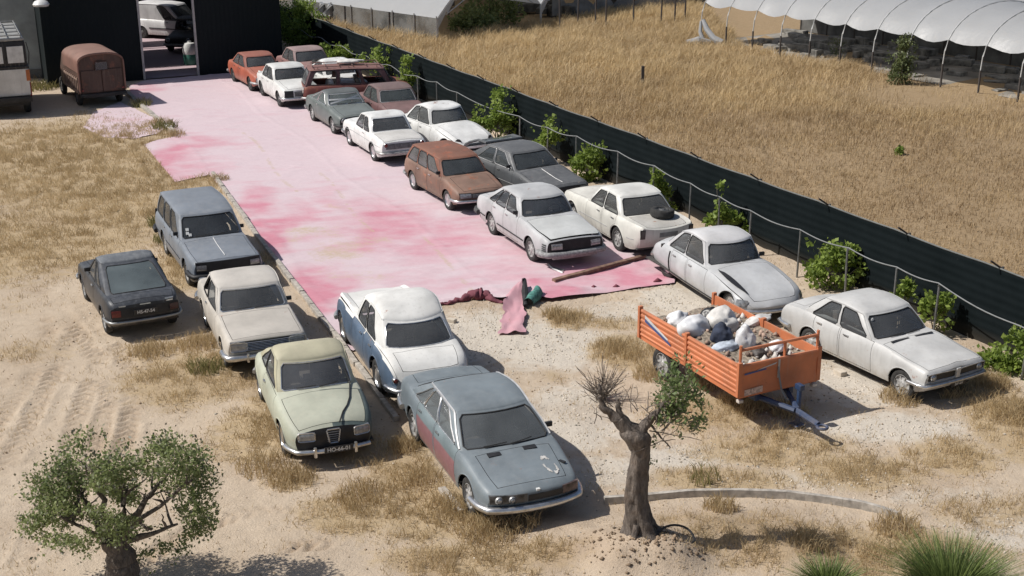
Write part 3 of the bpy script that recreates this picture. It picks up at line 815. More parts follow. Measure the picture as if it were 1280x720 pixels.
SANDY = [(425, 310, .9, 1.4, .75), (395, 285, .7, 1.0, .6), (450, 345, .9, .8, .65), (520, 360, .8, .5, .4), (405, 262, .5, .8, .5)]
def sheet(name, poly, mat, step, parent=None, base=.0, amp=.02, wr=True):
    P_ = np.array(poly); c = P_.mean(0); u = ROW; v = ROWN
    a = (P_-c)@u; b = (P_-c)@v; A, B = np.meshgrid(np.arange(a.min()-step, a.max()+step, step), np.arange(b.min()-step, b.max()+step, step))
    X = c[0]+A*u[0]+B*v[0]; Y = c[1]+A*u[1]+B*v[1]; ny, nx = X.shape; I = np.arange(nx*ny).reshape(ny, nx)
    F = np.stack([I[:-1, :-1].ravel(), I[:-1, 1:].ravel(), I[1:, 1:].ravel(), I[1:, :-1].ravel()], 1); X, Y = X.ravel(), Y.ravel()
    F = F[in_poly(X[F].mean(1), Y[F].mean(1), poly)]
    e = {}
    for f in F:
        for k in range(4): q = (min(f[k], f[(k+1) % 4]), max(f[k], f[(k+1) % 4])); e[q] = e.get(q, 0)+1
    for (i, j), n in e.items():
        if n == 1:
            for k in (i, j):
                (X[k], Y[k]), _ = nearest_on_poly(X[k], Y[k], poly)
    used = np.unique(F); rm = np.zeros(len(X), int); rm[used] = np.arange(len(used)); X, Y, F = X[used], Y[used], rm[F]
    Z = base+.012+amp*(fbm(X*.8, Y*.8, 3)-.35)
    if wr:   # folds near the loose front edge
        fx0, fy0 = G(545, 384); fx1, fy1 = G(843, 355); d = np.abs((X-fx0)*(fy1-fy0)-(Y-fy0)*(fx1-fx0))/math.hypot(fx1-fx0, fy1-fy0)
        k = np.exp(-(d/1.1)**2)*(X > -2.4); s = (X-fx0)*.9+(Y-fy0)*.3
        Z = Z+k*(.11*np.clip(fbm(s*.9+d*1.7, d*2.3+2, 3)-.42, 0, 1)*2+.045*np.clip(np.sin(d*9+fbm(s*.7, d, 2)*7), 0, 1)**3)
        Z = Z+.018*np.clip(np.sin((X*ROWN[0]+Y*ROWN[1])*.9+3*fbm(X*.3, Y*.3, 2))-.93, 0, 1)*14*.07
    rr_ = X*ROWN[0]+Y*ROWN[1]; qq_ = X*ROW[0]+Y*ROW[1]
    rg = 1-np.abs(2*fbm(rr_*.35+3, qq_*1.5, 4)-1); Z = Z+.05*np.clip(rg-.86, 0, 1)*5*amp/.02*.5         # creases running across
    Z = Z+.010*(((rr_+.15*np.sin(qq_*.6)) % 3.9) < .10)                                            # lapped seams between the widths
    Z = np.maximum(Z, base+.008)
    wx = X+2.6*(fbm(X*.55+4, Y*.55, 4)-.5); wy = Y+3.4*(fbm(X*.5+9, Y*.5+3, 4)-.5); r_ = (X*ROWN[0]+Y*ROWN[1]); q_ = (X*ROW[0]+Y*ROW[1]); st = fbm(r_*.5, q_*3.2, 4)
    fade = np.clip(1.06-blobs(wx, wy, FADE_LO)*(.35+1.0*fbm(X*2.1, Y*2.1, 5))*1.15-.30*np.clip(st-.5, 0, 1)*2, 0, 1); sd = blobs(wx, wy, SANDY)*(.4+1.1*fbm(X*1.7+6, Y*1.7, 5))
    for (sx, sy, sl) in ((335, 200, 9), (430, 250, 7), (560, 330, 5)):      # long scuffs left by dragged wheels
        cx_, cy_ = G(sx, sy); dr_ = np.abs((X-cx_)*ROWN[0]+(Y-cy_)*ROWN[1]+.25*np.sin(((X-cx_)*ROW[0]+(Y-cy_)*ROW[1])*.5)); du_ = np.abs((X-cx_)*ROW[0]+(Y-cy_)*ROW[1]); sd = np.maximum(sd, .62*np.exp(-(dr_/.10)**2)*(du_ < sl/2)*(fbm(X*3, Y*3, 3) > .42))
    o = link(name, quad_mesh(name, np.stack([X, Y, Z], 1), F, mat, {'fade': np.stack([fade, sd, sd*0, sd*0+1], 1)}, True), parent); return o
carpet = thing('red_carpet', 'huge faded red carpet, dusted white, spread between the parked cars and the shed', 'carpet')
sheet('carpet_cloth', CARPET, CARPET_M, .085, carpet)
# turned over edge, hanging tongue and green underside at the loose front edge
CRIM = carpet_mat('crimson_carpet_underside', .86)
m = MB(); pth = [Vector((*G(x, y), z)) for x, y, z in ((541, 384, .05), (556, 380, .09), (574, 374, .13), (592, 368, .17), (606, 367, .16), (618, 374, .08), (628, 379, .03))]
q_ = [Vector((*G(x, y), 0)) for x, y in ((541, 384), (556, 381), (574, 377), (592, 373), (606, 373), (618, 377), (628, 380))]; r0_ = [.035, .05, .07, .15, .16, .07, .02]; pth, rad = [], []
for i in range(37):
    t = i/6; k = min(int(t), 5); pth.append(q_[k].lerp(q_[k+1], t-k)); rr_ = lerp(r0_[k], r0_[k+1], t-k)*(.75+.5*random.random()); rad.append(rr_); pth[-1].z = rr_*.55
m.tube(pth, rad, 12, flat=.75); m.v = [(x+.02*math.sin(23*y+9*z), y+.035*math.sin(19*x+13*z), z+.02*math.sin(31*x+11*y)) for x, y, z in m.v]; m.build('rolled_edge', CRIM, carpet, angle=70)
tp = [G(632, 375), G(655, 359), G(656, 419), G(624, 420), G(628, 398)]
X0 = np.array(tp); m = MB()
for i in range(22):
    for j in range(12):
        def q(u, v):
            a = np.array(tp[0])*(1-v)+np.array(tp[1])*v; b = np.array(tp[3])*(1-v)+np.array(tp[2])*v; p = a*(1-u)+b*u; e_ = (v-.5)*2; p = p+np.array([.035*e_*math.sin(17*u+3*e_)+.02*e_*math.sin(41*u), .02*math.sin(13*v)*u])
            return (p[0], p[1], .035+.15*math.exp(-((u-.08)/.16)**2)*(.4+v)+.05*max(0, math.sin(6*u+4*v))+.09*float(fbm(np.array([u*5+3]), np.array([v*3]), 3)[0]-.4)+.02*v)
        m.face([q(i/22, j/12), q((i+1)/22, j/12), q((i+1)/22, (j+1)/12), q(i/22, (j+1)/12)])
m.build('loose_flap', carpet_mat('pink_flap_cloth', .0, .35), carpet, angle=70)
m = MB()
for i in range(8):
    for j in range(6):
        def q(u, v):
            a = math.pi*(.05+.9*u); c = np.array(G(660, 384))*(1-v)+np.array(G(673, 372))*v
            return (c[0]-.13*math.cos(a)+.02*math.sin(9*v+3*u), c[1]+.05*math.sin(6*u), .03+.27*math.sin(a)*(.7+.3*v))
        m.face([q(i/8, j/6), q((i+1)/8, j/6), q((i+1)/8, (j+1)/6), q(i/8, (j+1)/6)])
m.build('green_underside', simple('green_carpet_backing', (.075, .22, .185), .8, 0, .4, 14), carpet, angle=70)
m = MB(); m.tube([Vector((*G(x, y), z)) for x, y, z in ((655, 360, .2), (656, 372, .16), (657, 386, .07))], [.06, .08, .05], 8); m.build('dark_fold', RUBBER, carpet)
for k, (x, y) in enumerate(((742, 362), (822, 353), (770, 361), (683, 372))):
    m = MB(); c = G(x, y); m.tube([(c[0]-.10, c[1]-.03, .02), (c[0], c[1], .07), (c[0]+.11, c[1]+.03, .02)], [.02, .05, .02], 7); m.build('bunched_fold', CRIM, carpet)
# small separate carpet scrap by the old van
scrap = sheet('carpet_scrap', [G(*p) for p in ((118, 140), (150, 128), (190, 147), (205, 162), (196, 168), (168, 174), (130, 172), (104, 160))], carpet_mat('pink_scrap_cloth'), .12, None, 0, .03, False); tag(scrap, 'loose pink carpet scrap lying in front of the rusty brown van', 'carpet')
# batten on the carpet
a, b = G(692, 355), G(806, 324); m = MB(); d = Vector((b[0]-a[0], b[1]-a[1], 0)); ang = math.atan2(d.y, d.x)
m.box(((a[0]+b[0])/2, (a[1]+b[1])/2, .09), (d.length, .13, .07), Matrix.Rotation(ang, 3, 'Z')); tag(m.build('timber_batten', simple('stained_timber', (.20, .12, .085), .85, 0, .4, 6), None, smooth=False, bevel=.006), 'long brown timber batten lying across the front of the carpet', 'plank')

# ------------------------------------------------------------------ kerbs
KM = simple('old_concrete', (.40, .365, .32), .9, 0, .25, 9)
def kerb(pts, w, h, segl, skip=(), jit=.012):
    m = MB(); L = [0]
    for a, b in zip(pts[:-1], pts[1:]): L.append(L[-1]+math.dist(a, b))
    n = int(L[-1]/segl)
    def at(s): return np.array([np.interp(s, L, [p[0] for p in pts]), np.interp(s, L, [p[1] for p in pts])])
    for i in range(n):
        if i in skip: continue
        a, b = at(i*segl+jit), at((i+1)*segl-jit); c = (a+b)/2; d = b-a
        m.box((c[0]+random.uniform(-jit, jit), c[1], h/2-.04+random.uniform(-jit, jit)), (np.linalg.norm(d), w, h+.08), Matrix.Rotation(math.atan2(d[1], d[0])+random.uniform(-jit, jit), 3, 'Z') @ Matrix.Rotation(random.uniform(-jit, jit), 3, 'Y'))
    return structure(m.build('kerb', KM, None, smooth=False, bevel=.012 if jit > .005 else 0))
kerb([G(266, 218), G(330, 308), G(412, 412), G(455, 470), G(512, 548)], .11, .10, .95)
kerb([G(552, 612), G(592, 658)], .13, .06, .9)
kerb([G(160, 118), G(192, 146), G(226, 173)], .16, .10, 1.2)
CK = [G(755, 630), G(800, 627), G(860, 621), G(920, 620), G(980, 622), G(1035, 629), G(1080, 636), G(1110, 645), G(1150, 660)]
kerb(CK, .075, .13, .30, skip=(16, 17, 18, 19, 20), jit=.0012)

# ------------------------------------------------------------------ dark shade-net fence
def net_mat():
    t = NT('shade_net'); co = t.coord((0, 0, 0), 'Object'); s = t.n('ShaderNodeSeparateXYZ'); t.l(co, s.inputs[0])
    w = t.math('SINE', t.math('MULTIPLY', s.outputs['Z'], 34)); n = t.noise(co, 1.3, 4); n2 = t.noise(co, 11, 4)
    f = t.math('ADD', t.math('MULTIPLY', w, .12), t.math('MULTIPLY', n, .8)); c = t.ramp(f, [(.15, (.004, .007, .008)), (.8, (.012, .017, .019))])
    c = t.mix(t.mapr(n2, .70, .78, 0, .3), c, (.06, .06, .055)); c = t.mix(t.mapr(s.outputs['Z'], .35, .0, 0, .35), c, (.10, .08, .06))
    t.l(c, t.b.inputs['Base Color']); t.b.inputs['Roughness'].default_value = .9; t.b.inputs['Specular IOR Level'].default_value = .08; t.bump(n2, .15, .01); return t.m
NETM = net_mat(); FH = 1.75
fang = math.atan2(FD[1], FD[0]); FLEN = float(np.linalg.norm(F1-F0))
fence = thing('shade_net_fence', 'long dark green shade net fence with slanted spikes along its top, running behind the outer row of cars', 'fence', (F0[0], F0[1], 0), fang)
fence['label'] = 'long dark green shade net fence with slanted iron spikes, behind the outer car row'
m = MB(); NS = 260
def netp(i, j):
    s = FLEN*i/NS; z = (0, .03, .35, .75, 1.15, 1.5, FH-.02, FH)[j]; return (s, .012*math.sin(s*2.4)*math.sin(z*1.9)+.02*math.sin(s*.7+z), z-.05*math.sin(math.pi*((s/2.75) % 1))*(j > 5)*.5)
for i in range(NS):
    for j in range(7): m.face((netp(i, j), netp(i+1, j), netp(i+1, j+1), netp(i, j+1)))
m.build('net', NETM, fence, angle=70)
m = MB(); m.tube([netp(i, 7) for i in range(NS+1)], .022, 5); m.build('top_cord', simple('faded_hem', (.13, .135, .13), .8), fence)
PM = simple('fence_post_iron', (.10, .095, .09), .7, .3, .3)
k = 0
s = .9
while s < FLEN:
    m = MB(); m.tube([(s, .06, 0), (s, .06, FH+.02)], .028, 6); po = m.build('post', PM, fence)
    m = MB(); m.tube([(s, .05, FH-.03), (s-.06, -.24, FH+.17)], .022, 5); m.build('spike', simple('rusty_dark_iron', (.045, .035, .03), .8), po)
    s += 2.72
# a strip of white gravelly concrete at the field side of the fence foot
m = MB()
for i in range(60):
    a, b = FLEN*i/60, FLEN*(i+1)/60-.015; m.box(((a+b)/2, (.28 if fang < 0 else -.28)*1, .03+random.uniform(-.01, .01)), (b-a, .30, .14))
o = structure(m.build('kerb', simple('pale_footing', (.40, .36, .30), .9, 0, .2, 7), None, smooth=False)); o.location = (F0[0], F0[1], 0); o.rotation_euler = (0, 0, fang)
side_ = 1 if (np.array([-FD[1], FD[0]])@FN) > 0 else -1
if side_ < 0: o.scale = (1, 1, 1); 
# irrigation pegs and hose
PEGS = [(522, 96), (546, 103), (571, 116), (649, 146), (684, 160), (721, 171), (772, 190), (818, 208), (863, 230), (900, 247), (938, 264), (1000, 288), (1061, 311), (1121, 335), (1173, 355), (1285, 412)]
galv = simple('galvanised_pipe', (.23, .23, .225), .5, .5, .2); tops = []
peg0 = None
FL_ = lambda t_: F0+FD*t_
for i, (px, py) in enumerate(PEGS):
    # stand on a line a little in front of the fence: slide the height until the point falls on it
    best = None
    for z in np.linspace(.7, 1.5, 81):
        x, y = G(px, py, z); d = abs(fence_side(x, y)+.75)
        if best is None or d < best[0]: best = (d, x, y, z)
    _, x, y, z = best; tops.append((x, y, z))
    m = MB(); m.tube([(0, 0, -.05), (random.uniform(-.03, .03), random.uniform(-.03, .03), z)], .026, 7); m.tube([(0, 0, z-.04), (.0, -.05, z+.01)], .014, 5)
    pg = m.build('vine_post', galv); pg.location = (x, y, 0)
    ends = ['furthest from the trailer', 'nearest the trailer']
    tag(pg, 'thin galvanised post carrying the grey watering hose along the dark fence', 'post', 'hose posts along the fence')
hp = []
for (a, b) in zip(tops[:-1], tops[1:]):
    for t in np.linspace(0, 1, 10)[:-1]: hp.append((lerp(a[0], b[0], t), lerp(a[1], b[1], t), lerp(a[2], b[2], t)+.02-.12*math.sin(math.pi*t)*min(1, math.dist(a, b)/3)))
x, y, z = tops[0]; hp = [(x+FD[0]*-t, y+FD[1]*-t, z+.02-.15*math.sin(t*1.1)**2) for t in np.linspace(18, .5, 40)]+hp+[tops[-1]]
m = MB(); m.tube(hp, .015, 6); tag(m.build('watering_hose', simple('grey_hose', (.20, .205, .205), .6), None, angle=70), 'long grey watering hose slung from post to post in front of the dark fence', 'hose')

# ------------------------------------------------------------------ dark corrugated shed
def corr_mat(name, c0, c1):
    t = NT(name); co = t.coord(); n = t.noise(co, .9, 5); n2 = t.noise(co, 6, 5); c = t.mix(n, c0, c1); c = t.mix(t.mapr(n2, .6, .75, 0, .25), c, tuple(x*1.9+.01 for x in c1)); t.l(c, t.b.inputs['Base Color']); t.b.inputs['Roughness'].default_value = .7; t.b.inputs['Specular IOR Level'].default_value = .2; return t.m
SHM = corr_mat('dark_green_sheet', (.005, .009, .010), (.010, .015, .017)); SHANG = math.atan2(SHD[1], SHD[0])
shd_ = thing('corrugated_shed', 'large dark green corrugated shed with a tall open doorway at the end of the carpet', 'shed', (SH0[0], SH0[1], 0), SHANG)
def corrugated(m, a0, a1, z0, z1, d, along='x', amp=.010, pitch=.20):
    n = int((a1-a0)/pitch*4); pr_ = [0, amp, amp, 0]
    for i in range(n):
        x0, x1 = a0+(a1-a0)*i/n, a0+(a1-a0)*(i+1)/n; d0, d1 = d-pr_[i % 4], d-pr_[(i+1) % 4]
        if along == 'x': m.face(((x0, d0, z0), (x1, d1, z0), (x1, d1, z1), (x0, d0, z1)))
        else: m.face(((d0, x0, z0), (d1, x1, z0), (d1, x1, z1), (d0, x0, z1)))
WH = 4.6
m = MB(); corrugated(m, -4.0, -.02, 0, WH, 0); m.build('front_wall', SHM, shd_, angle=20)
m = MB(); corrugated(m, 2.36, 6.2, 0, WH, 0); m.build('front_wall', SHM, shd_, angle=20)
m = MB(); corrugated(m, -.02, 2.36, 3.9, WH, 0); m.build('door_lintel', SHM, shd_, angle=20)
JM = simple('pale_door_jamb', (.42, .41, .39), .6, .1)
for x in (0, 2.34): m = MB(); m.box((x, .0, 1.95), (.09, .14, 3.9)); m.build('door_jamb', JM, shd_, smooth=False)
m = MB(); corrugated(m, 0, 19, 0, WH, -4.0, 'y'); m.build('side_wall', SHM, shd_, angle=20)
m = MB(); corrugated(m, 0, 19, 0, WH, 6.2, 'y'); m.build('side_wall', SHM, shd_, angle=20)
RFM = corr_mat('shed_roof_sheet', (.05, .052, .05), (.10, .10, .095))
for d0, d1 in ((-.15, 3.35), (4.15, 9.4), (10.3, 12.3), (16.6, 19)):  # unseen roof, gaps shaped so sun stripes the floor and reaches the van
    m = MB(); corrugated(m, -4.2, 6.4, 0, 0, 0)
    m = MB(); n = 60
    for i in range(n):
        x0, x1 = -4.2+10.6*i/n, -4.2+10.6*(i+1)/n; h0, h1 = WH+.06+.03*(i % 2), WH+.06+.03*((i+1) % 2)
        m.face(((x0, d0, h0), (x1, d0, h1), (x1, d1, h1), (x0, d1, h0)))
    m.build('roof', RFM, shd_, angle=20)
m = MB(); corrugated(m, -4, 6.2, 0, WH, 19); m.build('back_wall', SHM, shd_, angle=20)
m = MB()
for x in (-3.7, 5.9):
    for d in (4, 9.9, 14.6): m.box((x, d, WH/2), (.14, .14, WH))
for d in (4, 9.9, 14.6): m.box((1.1, d, WH-.08), (9.6, .12, .14))
m.build('roof_frame', simple('dark_steel_frame', (.05, .05, .05), .6, .3), shd_, smooth=False)
# red cloth floor inside, indoor shade mixed into its colour
fl_ = sheet('shed_carpet', [shed(a, d)[:2] for a, d in ((.06, .10), (2.28, .10), (2.6, .4), (5.6, .6), (5.6, 18.6), (-3.7, 18.6), (-3.7, .6), (-.3, .4))], carpet_mat('shade_toned_carpet', .25), .5, None, 0, .01, False)
tag(fl_, 'shade-darkened red carpet covering the floor inside the shed behind the doorway', 'carpet')
# wall lamp at the top left corner of the shed
lp = thing('wall_lamp', 'round white lamp on the dark shed front near its left corner', 'lamp', shed(-3.95, -.35, 3.52), SHANG)
m = MB(); m.lathe([(.30, -.10), (.34, -.02), (.26, .10), (.10, .17), (.02, .18)], (0, 0, 0), 'z', 18); m.build('lamp_shade', simple('white_enamel', (.7, .7, .68), .4), lp)
m = MB(); m.tube([(0, .05, .1), (0, .36, .2)], .03, 6); m.build('bracket', PM, lp)
# hose tap stub at the shed corner
# grey rendered building left of the shed
gw = thing('rendered_building', 'pale grey rendered outbuilding behind the lorry, left of the dark shed', 'building', (-21.6, 57.9, 0), SHANG+R(-8))
GWM = simple('grey_render', (.30, .325, .32), .85, 0, .18, 1.2)
m = MB(); m.box((-1.2, 3.2, 2.2), (5.0, 6.0, 4.4)); m.build('wall', GWM, gw, smooth=False)
m = MB(); m.box((-1.2, 3.2, 4.47), (5.2, 6.2, .14)); m.build('roof', simple('cement_roof', (.3, .29, .28), .9), gw, smooth=False)
m = MB(); m.box((-1.2, .18, .2), (5.02, .03, .4)); m.build('plinth', simple('dark_plinth', (.16, .16, .15), .9), gw, smooth=False)

# ------------------------------------------------------------------ inside the shed: van, dark truck, bottle
whv = paint('van_white_paint', (.70, .70, .70), .35, .1)
vx = (-17.66, 70.06)
van = make_car('panel_van', 'white panel van standing inside the shed, seen through the doorway', vx, -22, dict(cat='van',
    L=4.1, W=1.68, gh=(.82, 1.62, 3.98, 4.08), belt=1.0, zr=(1.72, 1.80, 1.77), fo=.80, wb=2.6, r=.32, ht=(.70, .72), ghf=.93, lid=None, rbowb=.03, rbowt=.03, crown=.06, wbowb=.18, doors=[(.98, 1.95)], hood=(.06, .74),
    top=[(0, .68), (.08, .78), (.5, .92), (.82, 1.02), (3.9, 1.05), (4.1, 1.0)], sw=[(.03, .12, .30, .33)], mats=dict(body=whv, handle=BLACK), bumpF=(.40, .2, .04, .5, RUBBER), bumpR=(.42, .16, .04, .4, RUBBER), strips=[(.45, .9, 3.9, RUBBER, .03)], mirrors=[1, -1], wheel='dark',
    box_lamps=[('F', -.70, -.42, .58, .74), ('F', .42, .70, .58, .74)]))
tk = make_car('pickup_car', 'black car in the shade of the shed just inside the right side of the doorway', shed(3.75, 8.0), -98, dict(
    L=3.9, W=1.55, gh=(1.3, 1.5, 2.6, 2.9), belt=.95, zr=(1.45, 1.5, 1.46), fo=.7, wb=2.4, r=.32, mats=dict(body=paint('black_shed_paint', (.018, .018, .02), .5, .2)), wheel='steel', bumpF=(.45, .1, .06, .4, DULL), bumpR=(.45, .1, .06, .4, DULL), round_lamps=[('F', -.5, .65, .09), ('F', .5, .65, .09)]))
tk['root']['label'] = 'black car parked in shade just inside the right side of the shed doorway'
bt = thing('plastic_drum', 'white drum with a green lower half by the right jamb inside the doorway', 'drum', shed(2.62, 3.0))
m = MB(); m.lathe([(.02, .02), (.30, .02), (.32, .08), (.32, .46), (.30, .5)], (0, 0, 0), 'z', 20); m.build('drum_base', simple('green_plastic', (.04, .16, .12), .5), bt)
m = MB(); m.lathe([(.31, .5), (.33, .6), (.32, .85), (.24, 1.0), (.10, 1.04), (.09, 1.1), (.02, 1.1)], (0, 0, 0), 'z', 20); m.build('drum_top', simple('white_plastic', (.68, .68, .66), .5), bt)

# ------------------------------------------------------------------ old brown van, seen from behind
RB = paint('rusty_brown_body', (.080, .045, .033), .65, .18, (.26, .19, .15), .4, (.085, .035, .022), var=.2); RBR = paint('faded_brown_canopy', (.20, .105, .08), .7, .3, (.31, .22, .18), .2, (.14, .065, .045))
bv = thing('old_van', 'rusty brown vintage van with rounded canopy and small rear window, beside the shed front', 'van', (-16.86, 53.35, 0), R(-60))
def arch_sec(hw, zs, zt, n=12):
    pts = [(hw, .52)]
    for z in np.linspace(.6, zs, 4): pts.append((hw, z))
    for a in np.linspace(0, math.pi/2, n)[1:]: pts.append((hw*math.cos(a)**.72 if a < math.pi/2-1e-6 else 0, zs+(zt-zs)*math.sin(a)**.9))
    return pts+[(-y, z) for y, z in pts[-2::-1]]
m = MB(); sec = arch_sec(.88, 1.72, 2.08); secr = arch_sec(.90, 1.76, 2.12)
st_ = np.linspace(1.65, -.95, 9)
for a, b in zip(st_[:-1], st_[1:]):
    for p, q in zip(sec[:-1], sec[1:]):
        if min(p[1], q[1]) < 1.30: m.face(((a, *p), (b, *p), (b, *q), (a, *q)))
m.build('body', RB, bv)
m = MB()
for a, b in zip(st_[:-1], st_[1:]):
    for p, q in zip(secr[:-1], secr[1:]):
        if min(p[1], q[1]) >= 1.28: m.face(((a+.04*(a == st_[0]), *p), (b, *p), (b, *q), (a+.04*(a == st_[0]), *q)))
m.build('canopy', RBR, bv)
m = MB(); m.face([(1.62, y, z) for y, z in sec]); m.build('rear_panel', RB, bv, smooth=False)
for sg in (-1, 1):
    m = MB(); m.box((1.645, sg*.405, 1.02), (.04, .77, .86)); m.build('rear_door', RB, bv, smooth=False, bevel=.01)
m = MB(); m.tube([(1.67, y, z) for y, z in sec[1:-1]], .035, 6); m.build('canopy_rim', RBR, bv)
m = MB(); m.box((1.665, .02, 1.60), (.02, .46, .30)); o = m.build('rear_window', glass('van_glass', dust=.5, dustcol=(.16, .17, .17)), bv, smooth=False, bevel=.004)
m = MB(); m.tube([(1.68, y, z) for y, z in ((-.22, 1.44), (.26, 1.44), (.26, 1.76), (-.22, 1.76))], .018, 5, closed=True); m.build('window_frame', RB, o)
m = MB(); m.box((1.72, 0, .50), (.14, 1.78, .10)); m.build('bumper', RUBBER, bv, bevel=.01)
m = MB(); m.box((.4, 0, .46), (2.5, 1.4, .14)); m.build('chassis', BLACK, bv, smooth=False)
m = MB()
for x in np.linspace(-.8, 1.5, 9): m.box((x, -.915, .88), (.05, .04, .66))
for z in (.62, 1.12): m.box((.35, -.91, z), (2.4, .03, .07))
m.build('side_slats', simple('weathered_slats', (.36, .25, .20), .8, 0, .3), bv, smooth=False)
m = MB(); cs = [(.85, .5), (.85, 1.2), (.74, 1.75), (0, 1.86), (-.74, 1.75), (-.85, 1.2), (-.85, .5)]
for x0, x1, k0, k1 in ((-.95, -1.7, 1, 1), (-1.7, -2.05, 1, .78)):
    for p, q in zip(cs[:-1], cs[1:]): m.face(((x0, p[0]*k0, p[1]), (x1, p[0]*k1, p[1]*k1 if p[1] > 1.3 else p[1]), (x1, q[0]*k1, q[1]*k1 if q[1] > 1.3 else q[1]), (x0, q[0]*k0, q[1])))
m.face([(-2.05, p[0]*.78, p[1]*.78 if p[1] > 1.3 else p[1]) for p in cs]); m.box((-2.45, 0, .85), (.9, .9, .6)); m.build('cab', RB, bv)
tmv, rmv = wheel_meshes('dark', .36, .18)
for x in (.85, -1.9):
    for sg in (1, -1): w_ = link('wheel', rmv, bv); w_.location = (x, sg*.78, .36); w_.rotation_euler = (0, 0, 0 if sg > 0 else math.pi); link('tyre', tmv, w_)
for sg in (1, -1):
    m = MB(); m.lathe([(.05, 0), (.055, .03), (.02, .045)], (1.66, sg*.78, .70), 'x', 12); m.build('tail_light', REDLENS, bv)

# ------------------------------------------------------------------ lorry cut by the left edge
LW = paint('lorry_white_paint', (.60, .59, .56), .6, .2, (.45, .4, .35), .12); LB = paint('lorry_black_paint', (.02, .02, .022), .6, .2)
lo = thing('old_lorry', 'old white and black lorry with blanked panes and an orange corner marker, at the left edge of the yard', 'lorry', (-19.35, 49.9, 0), R(-67))
lo['label'] = 'old white and black lorry with blanked panes and orange corner marker, beside the brown van'
m = MB(); m.box((-2.2, 0, 1.30), (4.6, 2.3, 1.05)); m.build('body', LW, lo, bevel=.04)
m = MB(); m.box((.115, 0, 1.30), (.03, 2.24, .98)); m.build('front_panel', LW, lo, smooth=False, bevel=.008)
m = MB(); m.box((-2.2, 0, 2.34), (4.5, 2.24, .98)); m.build('cab_upper', LB, lo, bevel=.06)
for y in (-.74, 0, .74):
    m = MB(); m.box((.075, y, 2.34), (.03, .58, .62)); m.build('blanked_pane', simple('white_board', (.62, .62, .60), .7), lo, smooth=False, bevel=.006)
for x in (-.6, -1.5, -2.4, -3.3):
    m = MB(); m.box((x, 1.13, 2.36), (.7, .03, .56)); m.build('side_window', glass('lorry_glass', dust=.3), lo, smooth=False)
m = MB(); m.box((-2.2, 0, 1.84), (4.64, 2.34, .10)); m.build('waist_band', LB, lo, smooth=False)
m = MB(); m.box((-2.2, 0, 2.90), (4.5, 2.2, .12)); m.build('roof', simple('lorry_roof', (.30, .30, .29), .7), lo, bevel=.05)
m = MB()
for y in (-1.0, -.5, 0, .5, 1.0): m.tube([(.0, y, 3.05), (-4.2, y, 3.05)], .025, 5)
for x in (0, -1, -2, -3, -4.2): m.tube([(x, -1.0, 3.05), (x, 1.0, 3.05)], .025, 5); m.tube([(x, -1, 3.05), (x, -1, 2.94)], .02, 5); m.tube([(x, 1, 3.05), (x, 1, 2.94)], .02, 5)
m.build('roof_rack', simple('rack_grey', (.20, .20, .195), .6), lo)
m = MB(); m.box((-2.2, 0, .62), (4.4, 2.1, .42)); m.build('chassis', BLACK, lo, smooth=False)
m = MB(); m.box((.20, 0, .66), (.16, 2.3, .20)); m.build('bumper', BLACK, lo, bevel=.015)
m = MB(); m.box((.10, 1.10, 1.55), (.10, .14, .42)); m.build('corner_marker', simple('orange_marker', (.42, .13, .04), .6), lo, bevel=.01)
m = MB(); m.box((.09, 1.13, 1.0), (.06, .07, .55)); m.build('red_edging', simple('dark_red_edge', (.22, .03, .03), .6), lo, smooth=False)
m = MB(); m.tube([(.12, 1.16, 2.8), (.22, 1.22, 2.4), (.15, 1.17, 1.95)], .02, 5); m.build('mirror_arm', BLACK, lo)
tml, rml = wheel_meshes('dark', .46, .26)
for x in (-.75, -3.5):
    for sg in (1, -1): w_ = link('wheel', rml, lo); w_.location = (x, sg*.98, .46); w_.rotation_euler = (0, 0, 0 if sg > 0 else math.pi); link('tyre', tml, w_)

# ------------------------------------------------------------------ polytunnels beyond the field
def film_mat(name, c=(.43, .44, .45)):
    t = NT(name); co = t.coord(); n = t.noise(co, .8, 5); n2 = t.noise(co, 5, 5); cc = t.mix(n, tuple(x*.82 for x in c), c); cc = t.mix(t.mapr(n2, .55, .75, 0, .3), cc, (.44, .42, .39)); t.l(cc, t.b.inputs['Base Color']); t.b.inputs['Roughness'].default_value = .4
    tl = t.n('ShaderNodeBsdfTranslucent'); tl.inputs[0].default_value = (.6, .6, .6, 1); mx = t.n('ShaderNodeMixShader'); mx.inputs[0].default_value = .25; t.l(t.b.outputs[0], mx.inputs[1]); t.l(tl.outputs[0], mx.inputs[2]); t.l(mx.outputs[0], t.t.nodes['Material Output'].inputs[0]); t.bump(n2, .3, .05); return t.m
FILM = film_mat('white_tunnel_film'); FILM2 = film_mat('grey_tunnel_film', (.36, .37, .38)); HOOP = simple('hoop_steel', (.5, .5, .49), .5, .1); DPOST = simple('dark_wood_post', (.07, .06, .055), .9)
